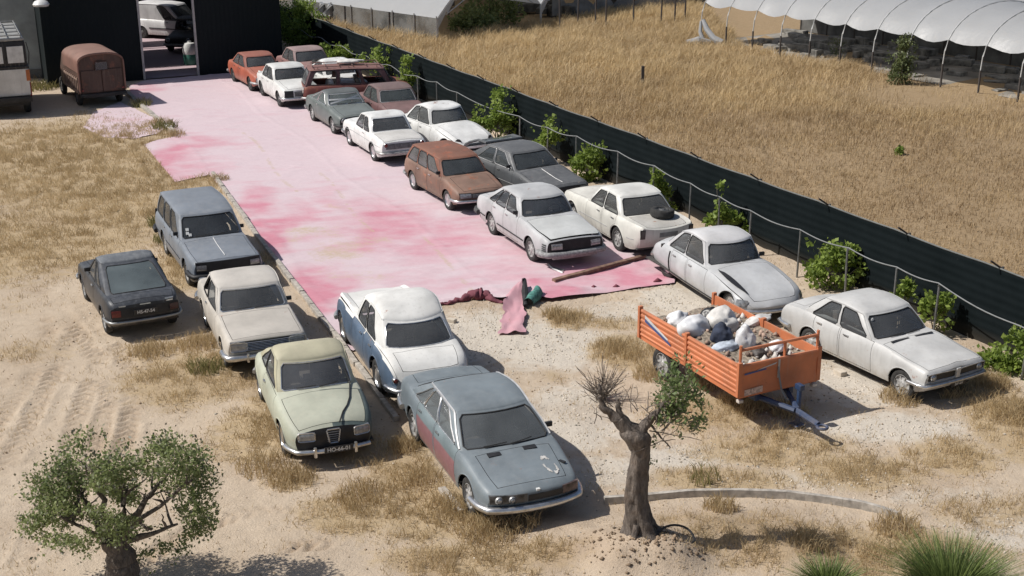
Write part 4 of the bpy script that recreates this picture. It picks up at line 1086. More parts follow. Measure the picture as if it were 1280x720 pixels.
def tunnel(name, label, A, B, wdt, eave, peak, nh, cover0, film, skirt=None):
    """round tunnel: near edge from A to B, width away from the camera"""
    A = np.array(A); B = np.array(B); d = (B-A)/np.linalg.norm(B-A); n = np.array([-d[1], d[0]]); n = n if n[1] > 0 else -n; Ln = np.linalg.norm(B-A)
    rt = thing(name, label, 'polytunnel', (A[0], A[1], 0), math.atan2(d[1], d[0])); flip = 1 if np.allclose(n, [-d[1], d[0]]) else -1
    def arc(u): # u 0..1 across
        a = math.pi*(1-u); return (wdt/2+wdt/2*math.cos(a))*flip, eave+(peak-eave)*math.sin(a)**.8
    us = np.linspace(cover0, 1-cover0, 14); m = MB()
    nn = nh*5
    for i in range(nn):
        for u0, u1 in zip(us[:-1], us[1:]):
            q = []
            for s, u in ((i/nn, u0), ((i+1)/nn, u0), ((i+1)/nn, u1), (i/nn, u1)):
                y, z = arc(u); sag = -.07*math.sin(math.pi*((s*nh) % 1))-.05*math.sin(7*u+s*31)*math.sin(math.pi*((s*nh) % 1)); edge = .22*math.sin(math.pi*((s*nh) % 1)) if u in (us[0], us[-1]) else 0
                q.append((s*Ln, y, z+sag-edge*.4))
            m.face(q)
    m.build('film_cover', film, rt, angle=55)
    for i in range(nh+1):
        m = MB(); s = Ln*i/nh; pts = [(s, *arc(u)) for u in np.linspace(0, 1, 19)]; pts = [(p[0], p[1], p[2]+.012) for p in pts]
        m.tube(pts, .028, 5); ho = m.build('hoop', HOOP, rt)
        m = MB(); m.tube([(s, 0, -.1), (s, 0, eave+.05)], .045, 5); m.build('leg', DPOST, ho)
        m = MB(); m.tube([(s, wdt*flip, -.1), (s, wdt*flip, eave+.05)], .045, 5); m.build('leg', DPOST, ho)
    if skirt:
        m = MB()
        for i in range(nn): m.face(((Ln*i/nn, wdt*flip, 0), (Ln*(i+1)/nn, wdt*flip, 0), (Ln*(i+1)/nn, wdt*flip, skirt), (Ln*i/nn, wdt*flip, skirt)))
        m.build('side_net', simple('dark_side_net', (.13, .13, .125), .9, 0, .4, 1.2), rt, smooth=False)
    return rt
tb = tunnel('polytunnel', 'long white film polytunnel with open sides across the top right of the field', (9.6, 67.6), (22.0, 48.6), 7.0, .95, 3.3, 12, .115, FILM, .9)
tunnel('polytunnel', 'second white polytunnel partly hidden behind the long one at the top right corner', (16.9, 71.9), (31, 52.0), 6.4, 1.1, 3.1, 13, .10, FILM2, .9)
m = MB()   # under_tunnel: benches, crates and dead plants
A_, B_ = np.array([9.6, 67.6]), np.array([22.0, 48.6]); dd = (B_-A_)/np.linalg.norm(B_-A_); nn_ = np.array([-dd[1], dd[0]])
for k in range(90):
    q = A_+dd*random.uniform(.5, 22)+nn_*random.uniform(1.2, 6.5); hh = random.uniform(.08, .38); m.box((q[0], q[1], hh/2), (random.uniform(.25, 1.6), random.uniform(.2, .7), hh), Matrix.Rotation(math.atan2(dd[1], dd[0])+random.gauss(0, .3), 3, 'Z'))
stuff(m.build('bench_clutter', simple('grey_benches', (.21, .20, .18), .9, 0, .5, 3), None, smooth=False, bevel=.03), 'jumble of grey benches and crates in the shade under the long polytunnel', 'clutter')
m = MB()
for k in range(26):
    q = A_+dd*(.9*k)+nn_*.5; m.face([(*(q), .012), (*(q+dd*.9), .012), (*(q+dd*.9+nn_*6.2), .012), (*(q+nn_*6.2), .012)])
structure(m.build('ground_cloth', simple('grey_ground_cloth', (.24, .22, .19), .95, 0, .35, .8), None, smooth=False))
# white film bunched at the open left end of the long tunnel
bx_ = thing('bunched_film', 'torn white film sagging from the near left end of the long polytunnel', 'plastic film', (9.75, 67.2, 0))
m = MB(); m.tube([(-.1, .1, 1.15), (.05, -.2, .75), (.35, -.5, .35), (.75, -.7, .1)], [.10, .14, .16, .22], 8); m.tube([(-.2, .1, 1.1), (-.25, -.1, .6), (-.1, -.3, .12)], [.07, .10, .14], 8); m.build('hanging_film', FILM, bx_)
m = MB(); m.tube([(-1.0, -.5, .15), (-.4, -.65, .25), (.2, -.6, .15)], [.1, .2, .12], 8); m.build('ground_film', FILM, bx_)
def veil(name, c, f):
    t = NT(name); co = t.coord(); n = t.noise(co, 1.2, 5); t.l(t.mix(n, tuple(x*.6 for x in c), c), t.b.inputs['Base Color']); t.b.inputs['Roughness'].default_value = .9
    tr = t.n('ShaderNodeBsdfTransparent'); mx = t.n('ShaderNodeMixShader'); t.l(t.mapr(n, .35, .65, f-.25, f+.25), mx.inputs[0]); t.l(t.b.outputs[0], mx.inputs[1]); t.l(tr.outputs[0], mx.inputs[2]); t.l(mx.outputs[0], t.t.nodes['Material Output'].inputs[0]); return t.m
# block of gabled tunnels at the top
def gable_block(name, label, V0, d, n, depth, span, count, eave, peak, sidelen):
    rt = thing(name, label, 'greenhouse', (V0[0], V0[1], 0), math.atan2(d[1], d[0])); flip = 1
    m_leg = DPOST
    for k in range(count):
        x0 = k*span; m = MB(); N_ = 12
        prof = [(x0+span*t, eave+(peak-eave)*(1-abs(2*t-1)**1.6)) for t in np.linspace(0, 1, N_+1)]
        for j in range(8):
            y0, y1 = depth*j/8, depth*(j+1)/8
            for p, q in zip(prof[:-1], prof[1:]): m.face(((p[0], y0, p[1]), (q[0], y0, q[1]), (q[0], y1, q[1]), (p[0], y1, p[1])))
        m.build('film_roof', FILM if k % 2 == 0 else FILM2, rt, angle=60)
        # end flap hanging off the valley
        m = MB(); 
        for p, q in zip(prof[:4], prof[1:5]): m.face(((p[0], -.02, p[1]), (q[0], -.02, q[1]), (q[0], -.05, q[1]-.35+.1*(q[0]-x0)), (p[0], -.05, p[1]-.55+.12*(p[0]-x0))))
        m.build('end_flap', FILM, rt, angle=60)
        for y in np.linspace(0, depth, 7):
            m = MB(); m.tube([(x0, y, -.1), (x0, y, eave)], .06, 6); m.build('post', simple('white_post', (.55, .54, .52), .7) if y == 0 else DPOST, rt)
            m = MB(); m.tube([(x0+span*.08, y, eave+.12), (x0+span/2, y, peak-.7), (x0+span*.92, y, eave+.12)], .03, 5); m.tube([(x0+span*.5, y, peak-.7), (x0+span*.5, y, peak)], .025, 5); m.build('truss', HOOP, rt)
    m = MB(); m.tube([(count*span, 0, -.1), (count*span, 0, eave)], .06, 6); m.build('post', DPOST, rt)
    # torn film and netting down the left side
    m = MB()
    for j in range(24):
        y0, y1 = depth*j/24, depth*(j+1)/24; lo_ = .05+.35*max(0, math.sin(j*1.7))
        m.face(((0, y0, lo_), (0, y1, .05+.35*max(0, math.sin((j+1)*1.7))), (0, y1, eave), (0, y0, eave)))
    m.build('side_net', veil('pale_grey_net', (.34, .34, .33), .5), rt, smooth=False)
    m = MB()
    for j, y in enumerate((8.5, 9.2, 11.6)):
        m = MB(); m.tube([(-.05, y, eave), (-.10, y+.25, eave*.55), (-.22, y+.1, .15)], [.16, .28, .34], 7); m.build('torn_film', FILM, rt, angle=70)
    for y in np.linspace(.0, depth, 14):
        m = MB(); m.tube([(-.04, y, -.1), (-.04, y, eave+.1)], .035, 5); m.build('side_post', simple('grey_side_post', (.25, .24, .23), .8), rt)
    # plants left on the benches inside
    return rt
VL = np.array(G(547, 54)); VR = np.array(G(676, 34)); dv_ = (VR-VL); sp_ = float(np.linalg.norm(dv_)); dv_ = dv_/sp_
gable_block('gabled_greenhouse', 'row of gabled white film greenhouses with open ends at the top of the field', VL, dv_, None, 22, sp_*1.0, 3, 1.25, 3.6, 20)
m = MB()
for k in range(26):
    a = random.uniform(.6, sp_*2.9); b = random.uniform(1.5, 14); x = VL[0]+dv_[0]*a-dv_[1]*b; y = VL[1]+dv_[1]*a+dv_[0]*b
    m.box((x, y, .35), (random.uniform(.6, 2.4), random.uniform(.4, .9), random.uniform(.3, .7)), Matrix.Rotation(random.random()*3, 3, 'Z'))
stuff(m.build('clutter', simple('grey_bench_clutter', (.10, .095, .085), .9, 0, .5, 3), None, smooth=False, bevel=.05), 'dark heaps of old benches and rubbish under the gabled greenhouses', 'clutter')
# loose dark posts and netting right of the greenhouses
for k, (px, py, h) in enumerate(((700, 38, 1.9), (722, 36, 1.8), (744, 35, 2.0), (757, 37, 1.9), (792, 34, 2.1), (826, 33, 2.1), (843, 31, 1.8), (856, 29, 2.0))):
    x, y = G(px, py); m = MB(); m.tube([(0, 0, -.1), (random.uniform(-.05, .05), 0, h)], .05, 6); o = m.build('frame_post', DPOST); o.location = (x, y, 0); tag(o, 'dark bare post of a stripped greenhouse frame between the gabled greenhouses and the long polytunnel', 'post', 'bare posts of the stripped frame'); o['label'] = 'dark bare post of the stripped frame between greenhouses and long polytunnel'
m = MB(); a = np.array(G(690, 22)); b = np.array(G(858, 14)); nn = 20
for i in range(nn):
    p, q = a+(b-a)*i/nn, a+(b-a)*(i+1)/nn; h0, h1 = 1.0+.4*math.sin(i*1.9), 1.0+.4*math.sin((i+1)*1.9); m.face(((*p, .1), (*q, .1), (*q, h1), (*p, h0)))
tag(m.build('torn_netting', simple('grey_netting', (.24, .24, .235), .9, 0, .3, 1.5), None, smooth=False), 'sagging grey netting strung behind the bare posts of the stripped frame', 'netting')
x, y = G(803, 111); m = MB(); m.box((0, 0, .45), (.12, .12, 1.0)); o = m.build('wooden_stake', DPOST, None, smooth=False); o.location = (x, y, 0); tag(o, 'single dark stake standing alone in the golden grass field', 'stake')

# ------------------------------------------------------------------ the cars
def col(*c): return tuple(((x/255)/12.92 if x/255 < .04045 else ((x/255+.055)/1.055)**2.4) for x in c)
G_LEFT, G_INNER, G_OUTER = 'cars parked on the sand left of the red carpet', 'cars parked in the row along the open side of the carpet', 'cars parked in the row along the dark fence'
wht = paint('white_paint', (.66, .66, .64), .4, .12, (.50, .47, .42), .03)
wht2 = paint('chalky_white_paint', (.68, .68, .665), .45, .10, (.5, .48, .44), .10, (.14, .055, .03))
cream = paint('cream_white_paint', (.62, .61, .56), .4, .25, (.46, .42, .36), .03)
dirty_white = paint('grimy_white_paint', (.46, .45, .42), .6, .4, (.36, .33, .29), .05)

# dark fastback, seen from the rear
dk = paint('navy_black_paint', (.022, .026, .034), .38, .22, (.24, .25, .27), 0, var=.25)
dkr = paint('dusty_navy_roof', (.06, .07, .085), .5, .42, (.30, .31, .32), 0, var=.2)
c1 = make_car('fastback_car', 'dusty black two door fastback seen from behind, alone on the sand at far left', (-8.72, 28.42), 116.8, dict(
    L=4.0, W=1.6, gh=(1.22, 1.72, 2.42, 3.60), belt=.90, zr=(1.26, 1.33, 1.28), fo=.8, wb=2.42, r=.30, ht=(.53, .53), doors=[(1.3, 2.42)],
    top=[(0, .70), (.15, .77), (.7, .85), (1.22, .92), (2.6, .95), (3.5, .95), (3.8, .92), (3.95, .87), (4.0, .81)], sw=[(.04, .13, .50, .52), (.54, .57, .80, .74)], lid=(3.66, 3.93), lidw=.845,
    tail_panel=True, rbowb=.10, pr=.10, rbulge=2.2, tail=[(.2, .14), (.4, .05), (.55, 0), (.8, .03), (.9, .06)],
    mats=dict(body=dk, roof=dkr, pillar=dk, tail=dk, rear_window=glass('grey_rear_glass', dust=.72, dustcol=(.15, .18, .19)), handle=DULL),
    bumpR=(.44, .055, .05, .45, simple('grey_bumper', (.33, .34, .34), .4, .5)), bumpF=(.42, .06, .05, .4, DULL), mirrors=[1, -1], wipers=False,
    panels=[('light_panel', 'R', -.70, .70, .54, .74, BLACK)],
    box_lamps=[('R', .50, .72, .55, .72, REDLENS, BLACK), ('R', -.72, -.50, .55, .72, simple('dark_red_lamp', (.06, .02, .02), .3), BLACK), ('F', -.68, -.42, .52, .66), ('F', .42, .68, .52, .66)],
    plates=[('R', 0, .63, 'HS-47-54', .50, .03)], wheel='steel'), G_LEFT)
for y0, y1, z in ((.40, .54, .775), (-.12, .10, .775), (-.62, -.44, .81), (-.60, -.46, .77)):
    m = MB(); c1['patch'](m, y0, y1, z, z+.022, 'R', .008, 4); m.build('chrome_badge', CHROME, c1['root'])

# blue grey estate
bg = paint('blue_grey_paint', (.16, .185, .22), .4, .28, (.33, .33, .335), 0, var=.12)
c2 = make_car('estate_car', 'boxy blue grey estate with small white stickers on its windscreen, beside the kerb', (-7.66, 31.84), -65.2, dict(
    L=4.8, W=1.71, gh=(1.55, 2.05, 4.48, 4.74), belt=.93, zr=(1.39, 1.46, 1.43), fo=.92, wb=2.64, r=.32, ht=(.62, .62), ghf=.88, rbowb=.04, rbowt=.03, lid=None, pf=.05, hoodw=.845,
    top=[(0, .78), (.06, .83), (.9, .88), (1.5, .95), (4.6, .97), (4.8, .93)], doors=[(1.62, 2.62), (2.66, 3.5)], sw=[(.03, .14, .31, .33), (.34, .36, .62, .62), (.66, .66, .96, .93)], hood=(.05, 1.42), crown=.05, tumble=1.0,
    nose=[(.2, .08), (.4, .0), (.7, .0), (.85, .02)], bowF=.06, wd=[(0, .94), (.1, .975), (.8, 1), (4.2, 1), (4.7, .97), (4.8, .94)],
    mats=dict(body=bg, glass=glass('clear_dark_glass', dust=.22, dustcol=(.22, .24, .26))), front_panel=True, bumpF=(.46, .12, .06, .5, BLACK), mirrors=[1, -1], bumpR=(.46, .12, .06, .5, BLACK),
    panels=[('grille_opening', 'F', -.76, .76, .52, .79, BLACK, dict(off=.01)), ('tailgate_window', 'R', -.0, .0, .6, .6, BLACK)][:1],
    box_lamps=[('F', -.76, -.50, .58, .74, LENS, BLACK), ('F', .50, .76, .58, .74, LENS, BLACK), ('R', -.80, -.62, .6, .95, REDLENS, BLACK), ('R', .62, .80, .6, .95, REDLENS, BLACK)],
    strips=[(.42, .95, 4.5, BLACK, .012)], wheel='steel'), G_LEFT)
for c, v in ((-.80, .40), (-.80, .24), (-.72, .16)):
    p = screen_point(c2, c, v, .014); m = MB(); m.box(p, (.03, .07, .07), Matrix.Rotation(R(-38), 3, 'Y')); m.build('sticker', WHITEP, c2['root'])
m = MB(); m.tube([(c2['L']/2-x, -.02, c2['topz'](x, .02)+.006) for x in (.2, .6, 1.0, 1.4)], .012, 4); m.build('hood_crease_line', simple('crease_highlight', (.5, .5, .5), .5), c2['root'])  # pale line imitates light caught along the bonnet crease

# beige saloon
bei = paint('beige_paint', (.44, .41, .365), .5, .3, (.47, .43, .385), .02)
c3 = make_car('saloon_car', 'beige square cut saloon between the blue grey estate and the pale green car', (-5.62, 26.60), -69.0, dict(
    L=4.27, W=1.65, gh=(1.40, 1.80, 3.05, 3.50), belt=.90, zr=(1.29, 1.345, 1.31), fo=.74, wb=2.49, r=.31, ht=(.60, .585), ghf=.885, doors=[(1.48, 2.75)], pf=.05, hoodw=.845,
    top=[(0, .79), (.05, .84), (.8, .88), (1.4, .93), (3.5, .92), (4.0, .88), (4.2, .85), (4.27, .80)], sw=[(.03, .12, .50, .53), (.55, .58, .93, .84)], nose=[(.2, .12), (.42, .03), (.6, 0), (.85, .0)], bowF=.05,
    wd=[(0, .955), (.1, .985), (.8, 1), (3.4, 1), (4.1, .96), (4.27, .92)], no_glass=[('side_window', 1)], mats=dict(body=bei, roof=paint('beige_roof', (.46, .435, .395), .5, .4, (.50, .455, .41)), seal_windscreen=CHROME),
    front_panel=True, bumpF=(.44, .13, .06, .42, CHROME), bumpR=(.46, .1, .05, .4, CHROME), overF=[-.42, .42], mirrors=[1], mirx=.25,
    panels=[('grille', 'F', -.74, .74, .55, .77, BLACK, dict(bars=6, rim=True, barmat=CHROME, br=.008))],
    box_lamps=[('F', -.75, -.42, .57, .75), ('F', .42, .75, .57, .75), ('R', -.72, -.58, .55, .8, REDLENS), ('R', .58, .72, .55, .8, REDLENS)], wheel='cap'), G_LEFT)

# pale green rounded car
gr = paint('pale_green_paint', (.37, .39, .315), .5, .34, (.47, .45, .36), .06, (.17, .06, .03))
grr = paint('yellowed_green_roof', (.41, .39, .275), .55, .30, (.46, .41, .31), .02)
teal = paint('dark_teal_paint', (.055, .085, .085), .55, .2, (.3, .3, .27), .08)
c4 = make_car('rounded_car', 'pale green rounded car with rectangular chrome lamps and dark cable over its bonnet', (-3.72, 22.46), -70.7, dict(
    L=4.1, W=1.62, gh=(1.20, 1.62, 2.55, 3.72), belt=.93, zr=(1.36, 1.43, 1.34), fo=.78, wb=2.5, r=.315, ht=(.575, .54), ghf=.845, doors=[(1.30, 2.38)], fenders=True, crown=.105, hoodw=.845,
    top=[(0, .74), (.10, .82), (.5, .90), (1.2, .985), (2.6, 1.0), (3.5, .93), (3.95, .80), (4.1, .66)], sh=[(0, .66), (.12, .72), (.5, .81), (1.2, .90), (2.6, .93), (3.5, .86), (4.1, .60)],
    wd=[(0, .80), (.12, .87), (.45, .95), (1.0, 1), (2.9, 1), (3.6, .94), (4.0, .82), (4.1, .74)], bowF=.13, bowR=.28, sw=[(.05, .20, .52, .60), (.55, .64, .84, .86)], lid=(3.05, 4.0), rbowb=.2, wbowb=.16, wbowt=.10,
    side=[(0, .92), (.1, .95), (.35, .985), (.55, 1.0), (.8, .985), (.93, .95), (1.0, .90)], front_panel=True, hood=(.05, 1.08),
    mats={'body': gr, 'roof': grr, 'hood': gr, 'front': BLACK, ('fender', 1): teal, 'seal_windscreen': CHROME, 'glass': glass('slate_glass', dust=.33, dustcol=(.24, .25, .27))},
    bumpF=(.345, .085, .07, .40, CHROME, (-1, .98)), overF=[-.34, .36], bumpR=(.42, .08, .05, .4, DULL),
    box_lamps=[('F', -.60, -.32, .53, .68), ('F', .36, .63, .53, .68)],
    panels=[('grille', 'F', -.12, .12, .46, .70, BLACK, dict(taper=.045, rim=True, bars=5, br=.004))], plates=[('F', .06, .37, 'HO-66-01', .50, .11)], wheel='cap'), G_LEFT)
rt = c4['root']
m = MB(); pth = [screen_point(c4, .86, .5, .02), screen_point(c4, .90, .06, .03)]+[Vector((c4['L']/2-x, y, c4['topz'](x, y/c4['hw0'])+.012)) for x, y in ((1.0, .52), (.75, .46), (.5, .36), (.3, .24), (.12, .16), (.05, .12))]
m.tube(pth, .014, 5); ca = m.build('cable', RUBBER); ca.parent = None; ca.matrix_world = Matrix.Translation(rt.location) @ Matrix.Rotation(R(-70.7), 4, 'Z'); tag(ca, 'dark cable lying across the windscreen and bonnet of the pale green car', 'cable')
m = MB(); gx = c4['L']/2-1.52
loop = [(gx+.08*(z-.98), y, z) for y, z in ((-.22, 1.0), (.46, 1.0), (.48, 1.13), (-.2, 1.13))]; m.tube(loop, .02, 5, closed=True)
for y in (-.03, .1, .23): m.tube([(gx, y, 1.0), (gx+.01, y, 1.13)], .02, 4)
m.box((gx-.03, .13, 1.065), (.03, .66, .12)); gl_ = m.build('spare_grille', BLACK); gl_.matrix_world = Matrix.Translation(rt.location) @ Matrix.Rotation(R(-70.7), 4, 'Z'); tag(gl_, 'loose black grille lying behind the windscreen of the pale green car', 'car part')

# white over blue saloon from the fifties, seen from behind
blu = paint('slate_blue_paint', (.085, .125, .185), .45, .15, (.36, .35, .33), .04, var=.2)
wro = paint('chalk_white_roof', (.66, .655, .63), .5, .2, (.56, .53, .48), .01)
grt = paint('grey_primer_tail', (.22, .23, .24), .6, .25, (.34, .33, .32), .03)
def rov(xf, yf): return .05*math.exp(-((yf-.80)/.10)**2)*max(0, min(1, (xf-3.3)/.5)) + .09*math.exp(-((yf-.82)/.10)**2)*max(0, min(1, (1.6-xf)/.4))
c5 = make_car('vintage_saloon', 'rounded fifties saloon, white above and blue below, seen from behind at the carpet corner', (-2.28, 25.10), 110.2, dict(
    L=4.65, W=1.72, gh=(1.66, 2.02, 3.50, 3.95), belt=1.0, zr=(1.47, 1.55, 1.36), fo=.72, wb=2.82, r=.345, arch_r=.42, ht=(.585, .57), ghf=.83, pf=.05, pr=.05, crown=.115, tumble=1.4, two_tone=.92,
    top=[(0, .86), (.15, .94), (.7, 1.0), (1.5, 1.05), (3.6, 1.02), (4.0, .98), (4.4, .86), (4.6, .70), (4.65, .58)], sh=[(0, .80), (.2, .88), (.9, .94), (2.0, .97), (3.4, .95), (4.1, .90), (4.5, .77), (4.65, .56)], topfun=rov, lid=(4.0, 4.55), lidw=.72,
    bowR=.20, bowF=.12, wd=[(0, .86), (.15, .93), (.6, .98), (1.5, 1), (3.4, .995), (4.2, .95), (4.55, .88), (4.65, .80)], doors=[(1.75, 2.65), (2.69, 3.35)], sw=[(.06, .13, .42, .44), (.46, .48, .80, .72)], rbowb=.20, rbowt=.15, rbulge=2,
    tail_panel=True, door_label={}, mats={'body': wro, 'roof': wro, 'lower': blu, 'door': blu, 'tail': grt, 'seal_rear_window': CHROME, 'lid': wro, 'arch': blu}, wipers=False,
    bumpR=(.42, .11, .07, .35, CHROME, (-1, 1)), bumpF=(.46, .1, .06, .35, DULL), round_lamps=[('R', -.70, .62, .05, REDLENS), ('R', .70, .62, .05, REDLENS)],
    panels=[('plate_lamp', 'R', -.16, .42, .60, .65, CHROME)], wheel='cap', tyre_w=.17), G_LEFT)
for sg in (1, -1):
    m = MB(); m.tube([(c5['L']/2-3.28+.0, sg*.69, 1.02), (c5['L']/2-3.26, sg*.665, 1.2), (c5['L']/2-3.2, sg*.62, 1.42)], .012, 4)
# grey wedge saloon in front, with pink primer doors
ng = paint('grey_blue_paint', (.155, .185, .205), .42, .20, (.31, .325, .33), .03, (.16, .08, .05), var=.16)
pk = paint('pink_primer_door', (.155, .195, .21), .5, .12, (.31, .325, .33), .0, var=.16, band=((.255, .125, .135), .70))
def r80(xf, yf): return .0
c6 = make_car('wedge_saloon', 'dull blue grey wedge saloon with pinkish flank and paper behind its windscreen, nearest car', (-.50, 20.58), -68.6, dict(
    L=4.78, W=1.78, gh=(1.14, 1.86, 3.34, 4.02), belt=.92, zr=(1.265, 1.33, 1.265), fo=.84, wb=2.86, r=.32, ht=(.60, .565), ghf=.89, pf=.05, crown=.055, wbowb=.15, wbowt=.10,
    top=[(0, .66), (.10, .73), (.5, .80), (1.15, .925), (2.5, .97), (4.1, .975), (4.5, .96), (4.72, .90), (4.78, .82)], shdrop=.05, bowF=.20, bowR=.10, nose=[(.2, .20), (.42, .05), (.58, 0), (.75, .06)],
    wd=[(0, .85), (.15, .90), (.6, .96), (1.4, 1), (3.4, 1), (4.4, .93), (4.78, .86)], doors=[(1.36, 2.42), (2.46, 3.36)], sw=[(.05, .16, .38, .42), (.405, .445, .70, .72), (.725, .745, .92, .84)], hood=(.14, 1.05), hoodw=.72,
    mats={'body': ng, 'pillar': ng, 'seal_side_window': CHROME, 'glass': glass('grey_dust_glass', dust=.42, dustcol=(.25, .27, .28)), ('door', 0, -1): pk, ('door', 1, -1): pk, 'rail': simple('bright_pillar_trim', (.55, .55, .55), .4, .4), 'front': BLACK, 'bezel': DULL},
    door_label={}, rail_r=.020, bumpF=(.40, .12, .075, .60, CHROME), bumpR=(.44, .11, .05, .5, CHROME), mirrors=[1], seal_r=.015,
    panels=[('grille', 'F', -.14, .44, .505, .615, BLACK, dict(off=.006)), ('lamp_cluster', 'F', -.74, -.16, .50, .645, simple('murky_lamp_glass', (.10, .10, .10), .35, 0, .6, 9), dict(off=.014)), ('lamp_cluster', 'F', .45, .74, .50, .645, simple('brown_lamp_panel', (.11, .075, .07), .4, 0, .6, 9), dict(off=.014))],
    round_lamps=[('F', -.60, .57, .055, LENS), ('F', -.40, .57, .05, LENS)], wheel='alloy'), G_LEFT)
rt = c6['root']
p = [screen_point(c6, c, v, -.03) for c, v in ((-.84, .08), (-.45, .07), (-.47, .30), (-.86, .33))]; m = MB(); m.face(p); m.face([q+Vector((-.012, 0, -.005)) for q in p][::-1])
sh_ = m.build('paper_sheet', simple('old_paper', (.50, .48, .44), .8)); sh_.matrix_world = Matrix.Translation(rt.location) @ Matrix.Rotation(R(-68.6), 4, 'Z'); tag(sh_, 'creased paper sheet lying behind the windscreen of the nearest car', 'paper')
m = MB()
for k in range(20):
    a0, a1 = R(18*k-20), R(18*k-2)
    if k in (3, 4, 11, 16, 17): continue
    wv = .022+.012*math.sin(k*2.1)
    q = [(c6['L']/2-(.50+rr*1.35*math.cos(a)-.05*math.sin(a)), .42+rr*.62*math.sin(a)) for a, rr in ((a0, .15-wv), (a1, .15-wv), (a1, .15+wv), (a0, .15+wv))]
    m.face([(x, y, c6['topz'](c6['L']/2-x, y/c6['hw0'])+.005) for x, y in q])
m.build('worn_paint_mark', simple('pale_filler', (.52, .50, .47), .8, 0, .2, 20), rt)
for x, y in ((.97, -.34), (1.0, .28)):
    m = MB(); m.box((c6['L']/2-x, y, c6['topz'](x, abs(y)/c6['hw0'])+.004), (.10, .22, .014), Matrix.Rotation(R(8), 3, 'Y')); m.build('air_vent', BLACK, rt)
p = c6['front'](.03, .668, 'F', -.01); m = MB(); m.box(p, (.05, .06, .03)); m.build('bonnet_emblem', WHITEP, rt)
m = MB(); m.box((c6['L']/2-.55, .66, c6['topz'](.55, .74)+.01), (.11, .05, .02), Matrix.Rotation(R(30), 3, 'Z')); m.build('bonnet_catch', BLACK, rt)
# pink on the lower doors only: the upper band of both doors keeps the body grey

# ---- inner row on the carpet, front to back
sv = paint('silver_grey_paint', (.44, .445, .45), .38, .22, (.46, .45, .44), .02)
svh = paint('faded_silver_hood', (.47, .485, .48), .5, .3, (.49, .475, .45), .02)
c7 = make_car('saloon_car', 'silver saloon on the red carpet with a gaping black front where its grille is missing', (.66, 33.46), -66.4, dict(
    L=4.69, W=1.70, gh=(1.52, 1.92, 3.35, 4.05), belt=.95, zr=(1.33, 1.385, 1.335), fo=.97, wb=2.52, r=.315, arch=.37, arch_r=.36, ht=(.585, .55), ghf=.87, pf=.05, crown=.07, wbowb=.20, wbowt=.13,
    top=[(0, .76), (.05, .80), (.8, .885), (1.5, .975), (3.6, .99), (4.1, .96), (4.5, .91), (4.64, .86), (4.69, .78)], hood=(.03, 1.40), hoodw=.845, hood_open=.035, front_panel=True, bowF=.09, nose=[(.2, .1), (.4, .02), (.55, 0), (.8, .04)],
    doors=[(1.75, 2.62), (2.66, 3.42)], sw=[(.03, .13, .36, .39), (.395, .42, .70, .71), (.73, .735, .92, .83)], mats={'body': sv, 'hood': svh, 'front': BLACK, 'glass': glass('cool_dark_glass', dust=.25, dustcol=(.22, .24, .27))},
    mirrors=[1, -1], bumpF=(.40, .15, .05, .42, simple('grey_plastic_bumper', (.27, .27, .27), .6, 0, .3, 16)), bumpR=(.44, .14, .05, .42, simple('dark_bumper', (.06, .06, .06), .6)),
    panels=[('engine_bay', 'F', -.40, .40, .50, .735, RUBBER, dict(off=.004)), ('lower_valance', 'F', -.6, .6, .255, .335, DULL, dict(off=.03))],
    box_lamps=[('F', -.66, -.38, .53, .67, LENS, DULL), ('F', .40, .68, .53, .67, LENS, DULL), ('R', -.72, -.45, .58, .76, REDLENS, BLACK), ('R', .45, .72, .58, .76, REDLENS, BLACK)],
    plates=[('F', .06, .405, '', .30, .08, simple('pale_plate', (.4, .4, .38), .6))], strips=[(.30, .7, 4.2, RUBBER, .016)], wheel='alloy'), G_INNER)
m = MB()
for k in range(4): m.tube([c7['P3'](x, -(c7['hwz'](x, .50+.05*k)+.012), .50+.05*k) for x in (.05, .10, .16, .22)], .014, 4)
m.build('corner_vent', BLACK, c7['root'])
m = MB(); m.tube([(1.9, -.55, .03), (2.3, -.62, .05), (2.62, -.5, .02)], .03, 5); m.box((2.35, -.5, .03), (.35, .1, .04), Matrix.Rotation(R(30), 3, 'Z')); dz = m.build('broken_trim', DULL); dz.matrix_world = c7['root'].matrix_basis; tag(dz, 'broken bumper trim strip on the carpet under the nose of the silver saloon', 'car part')

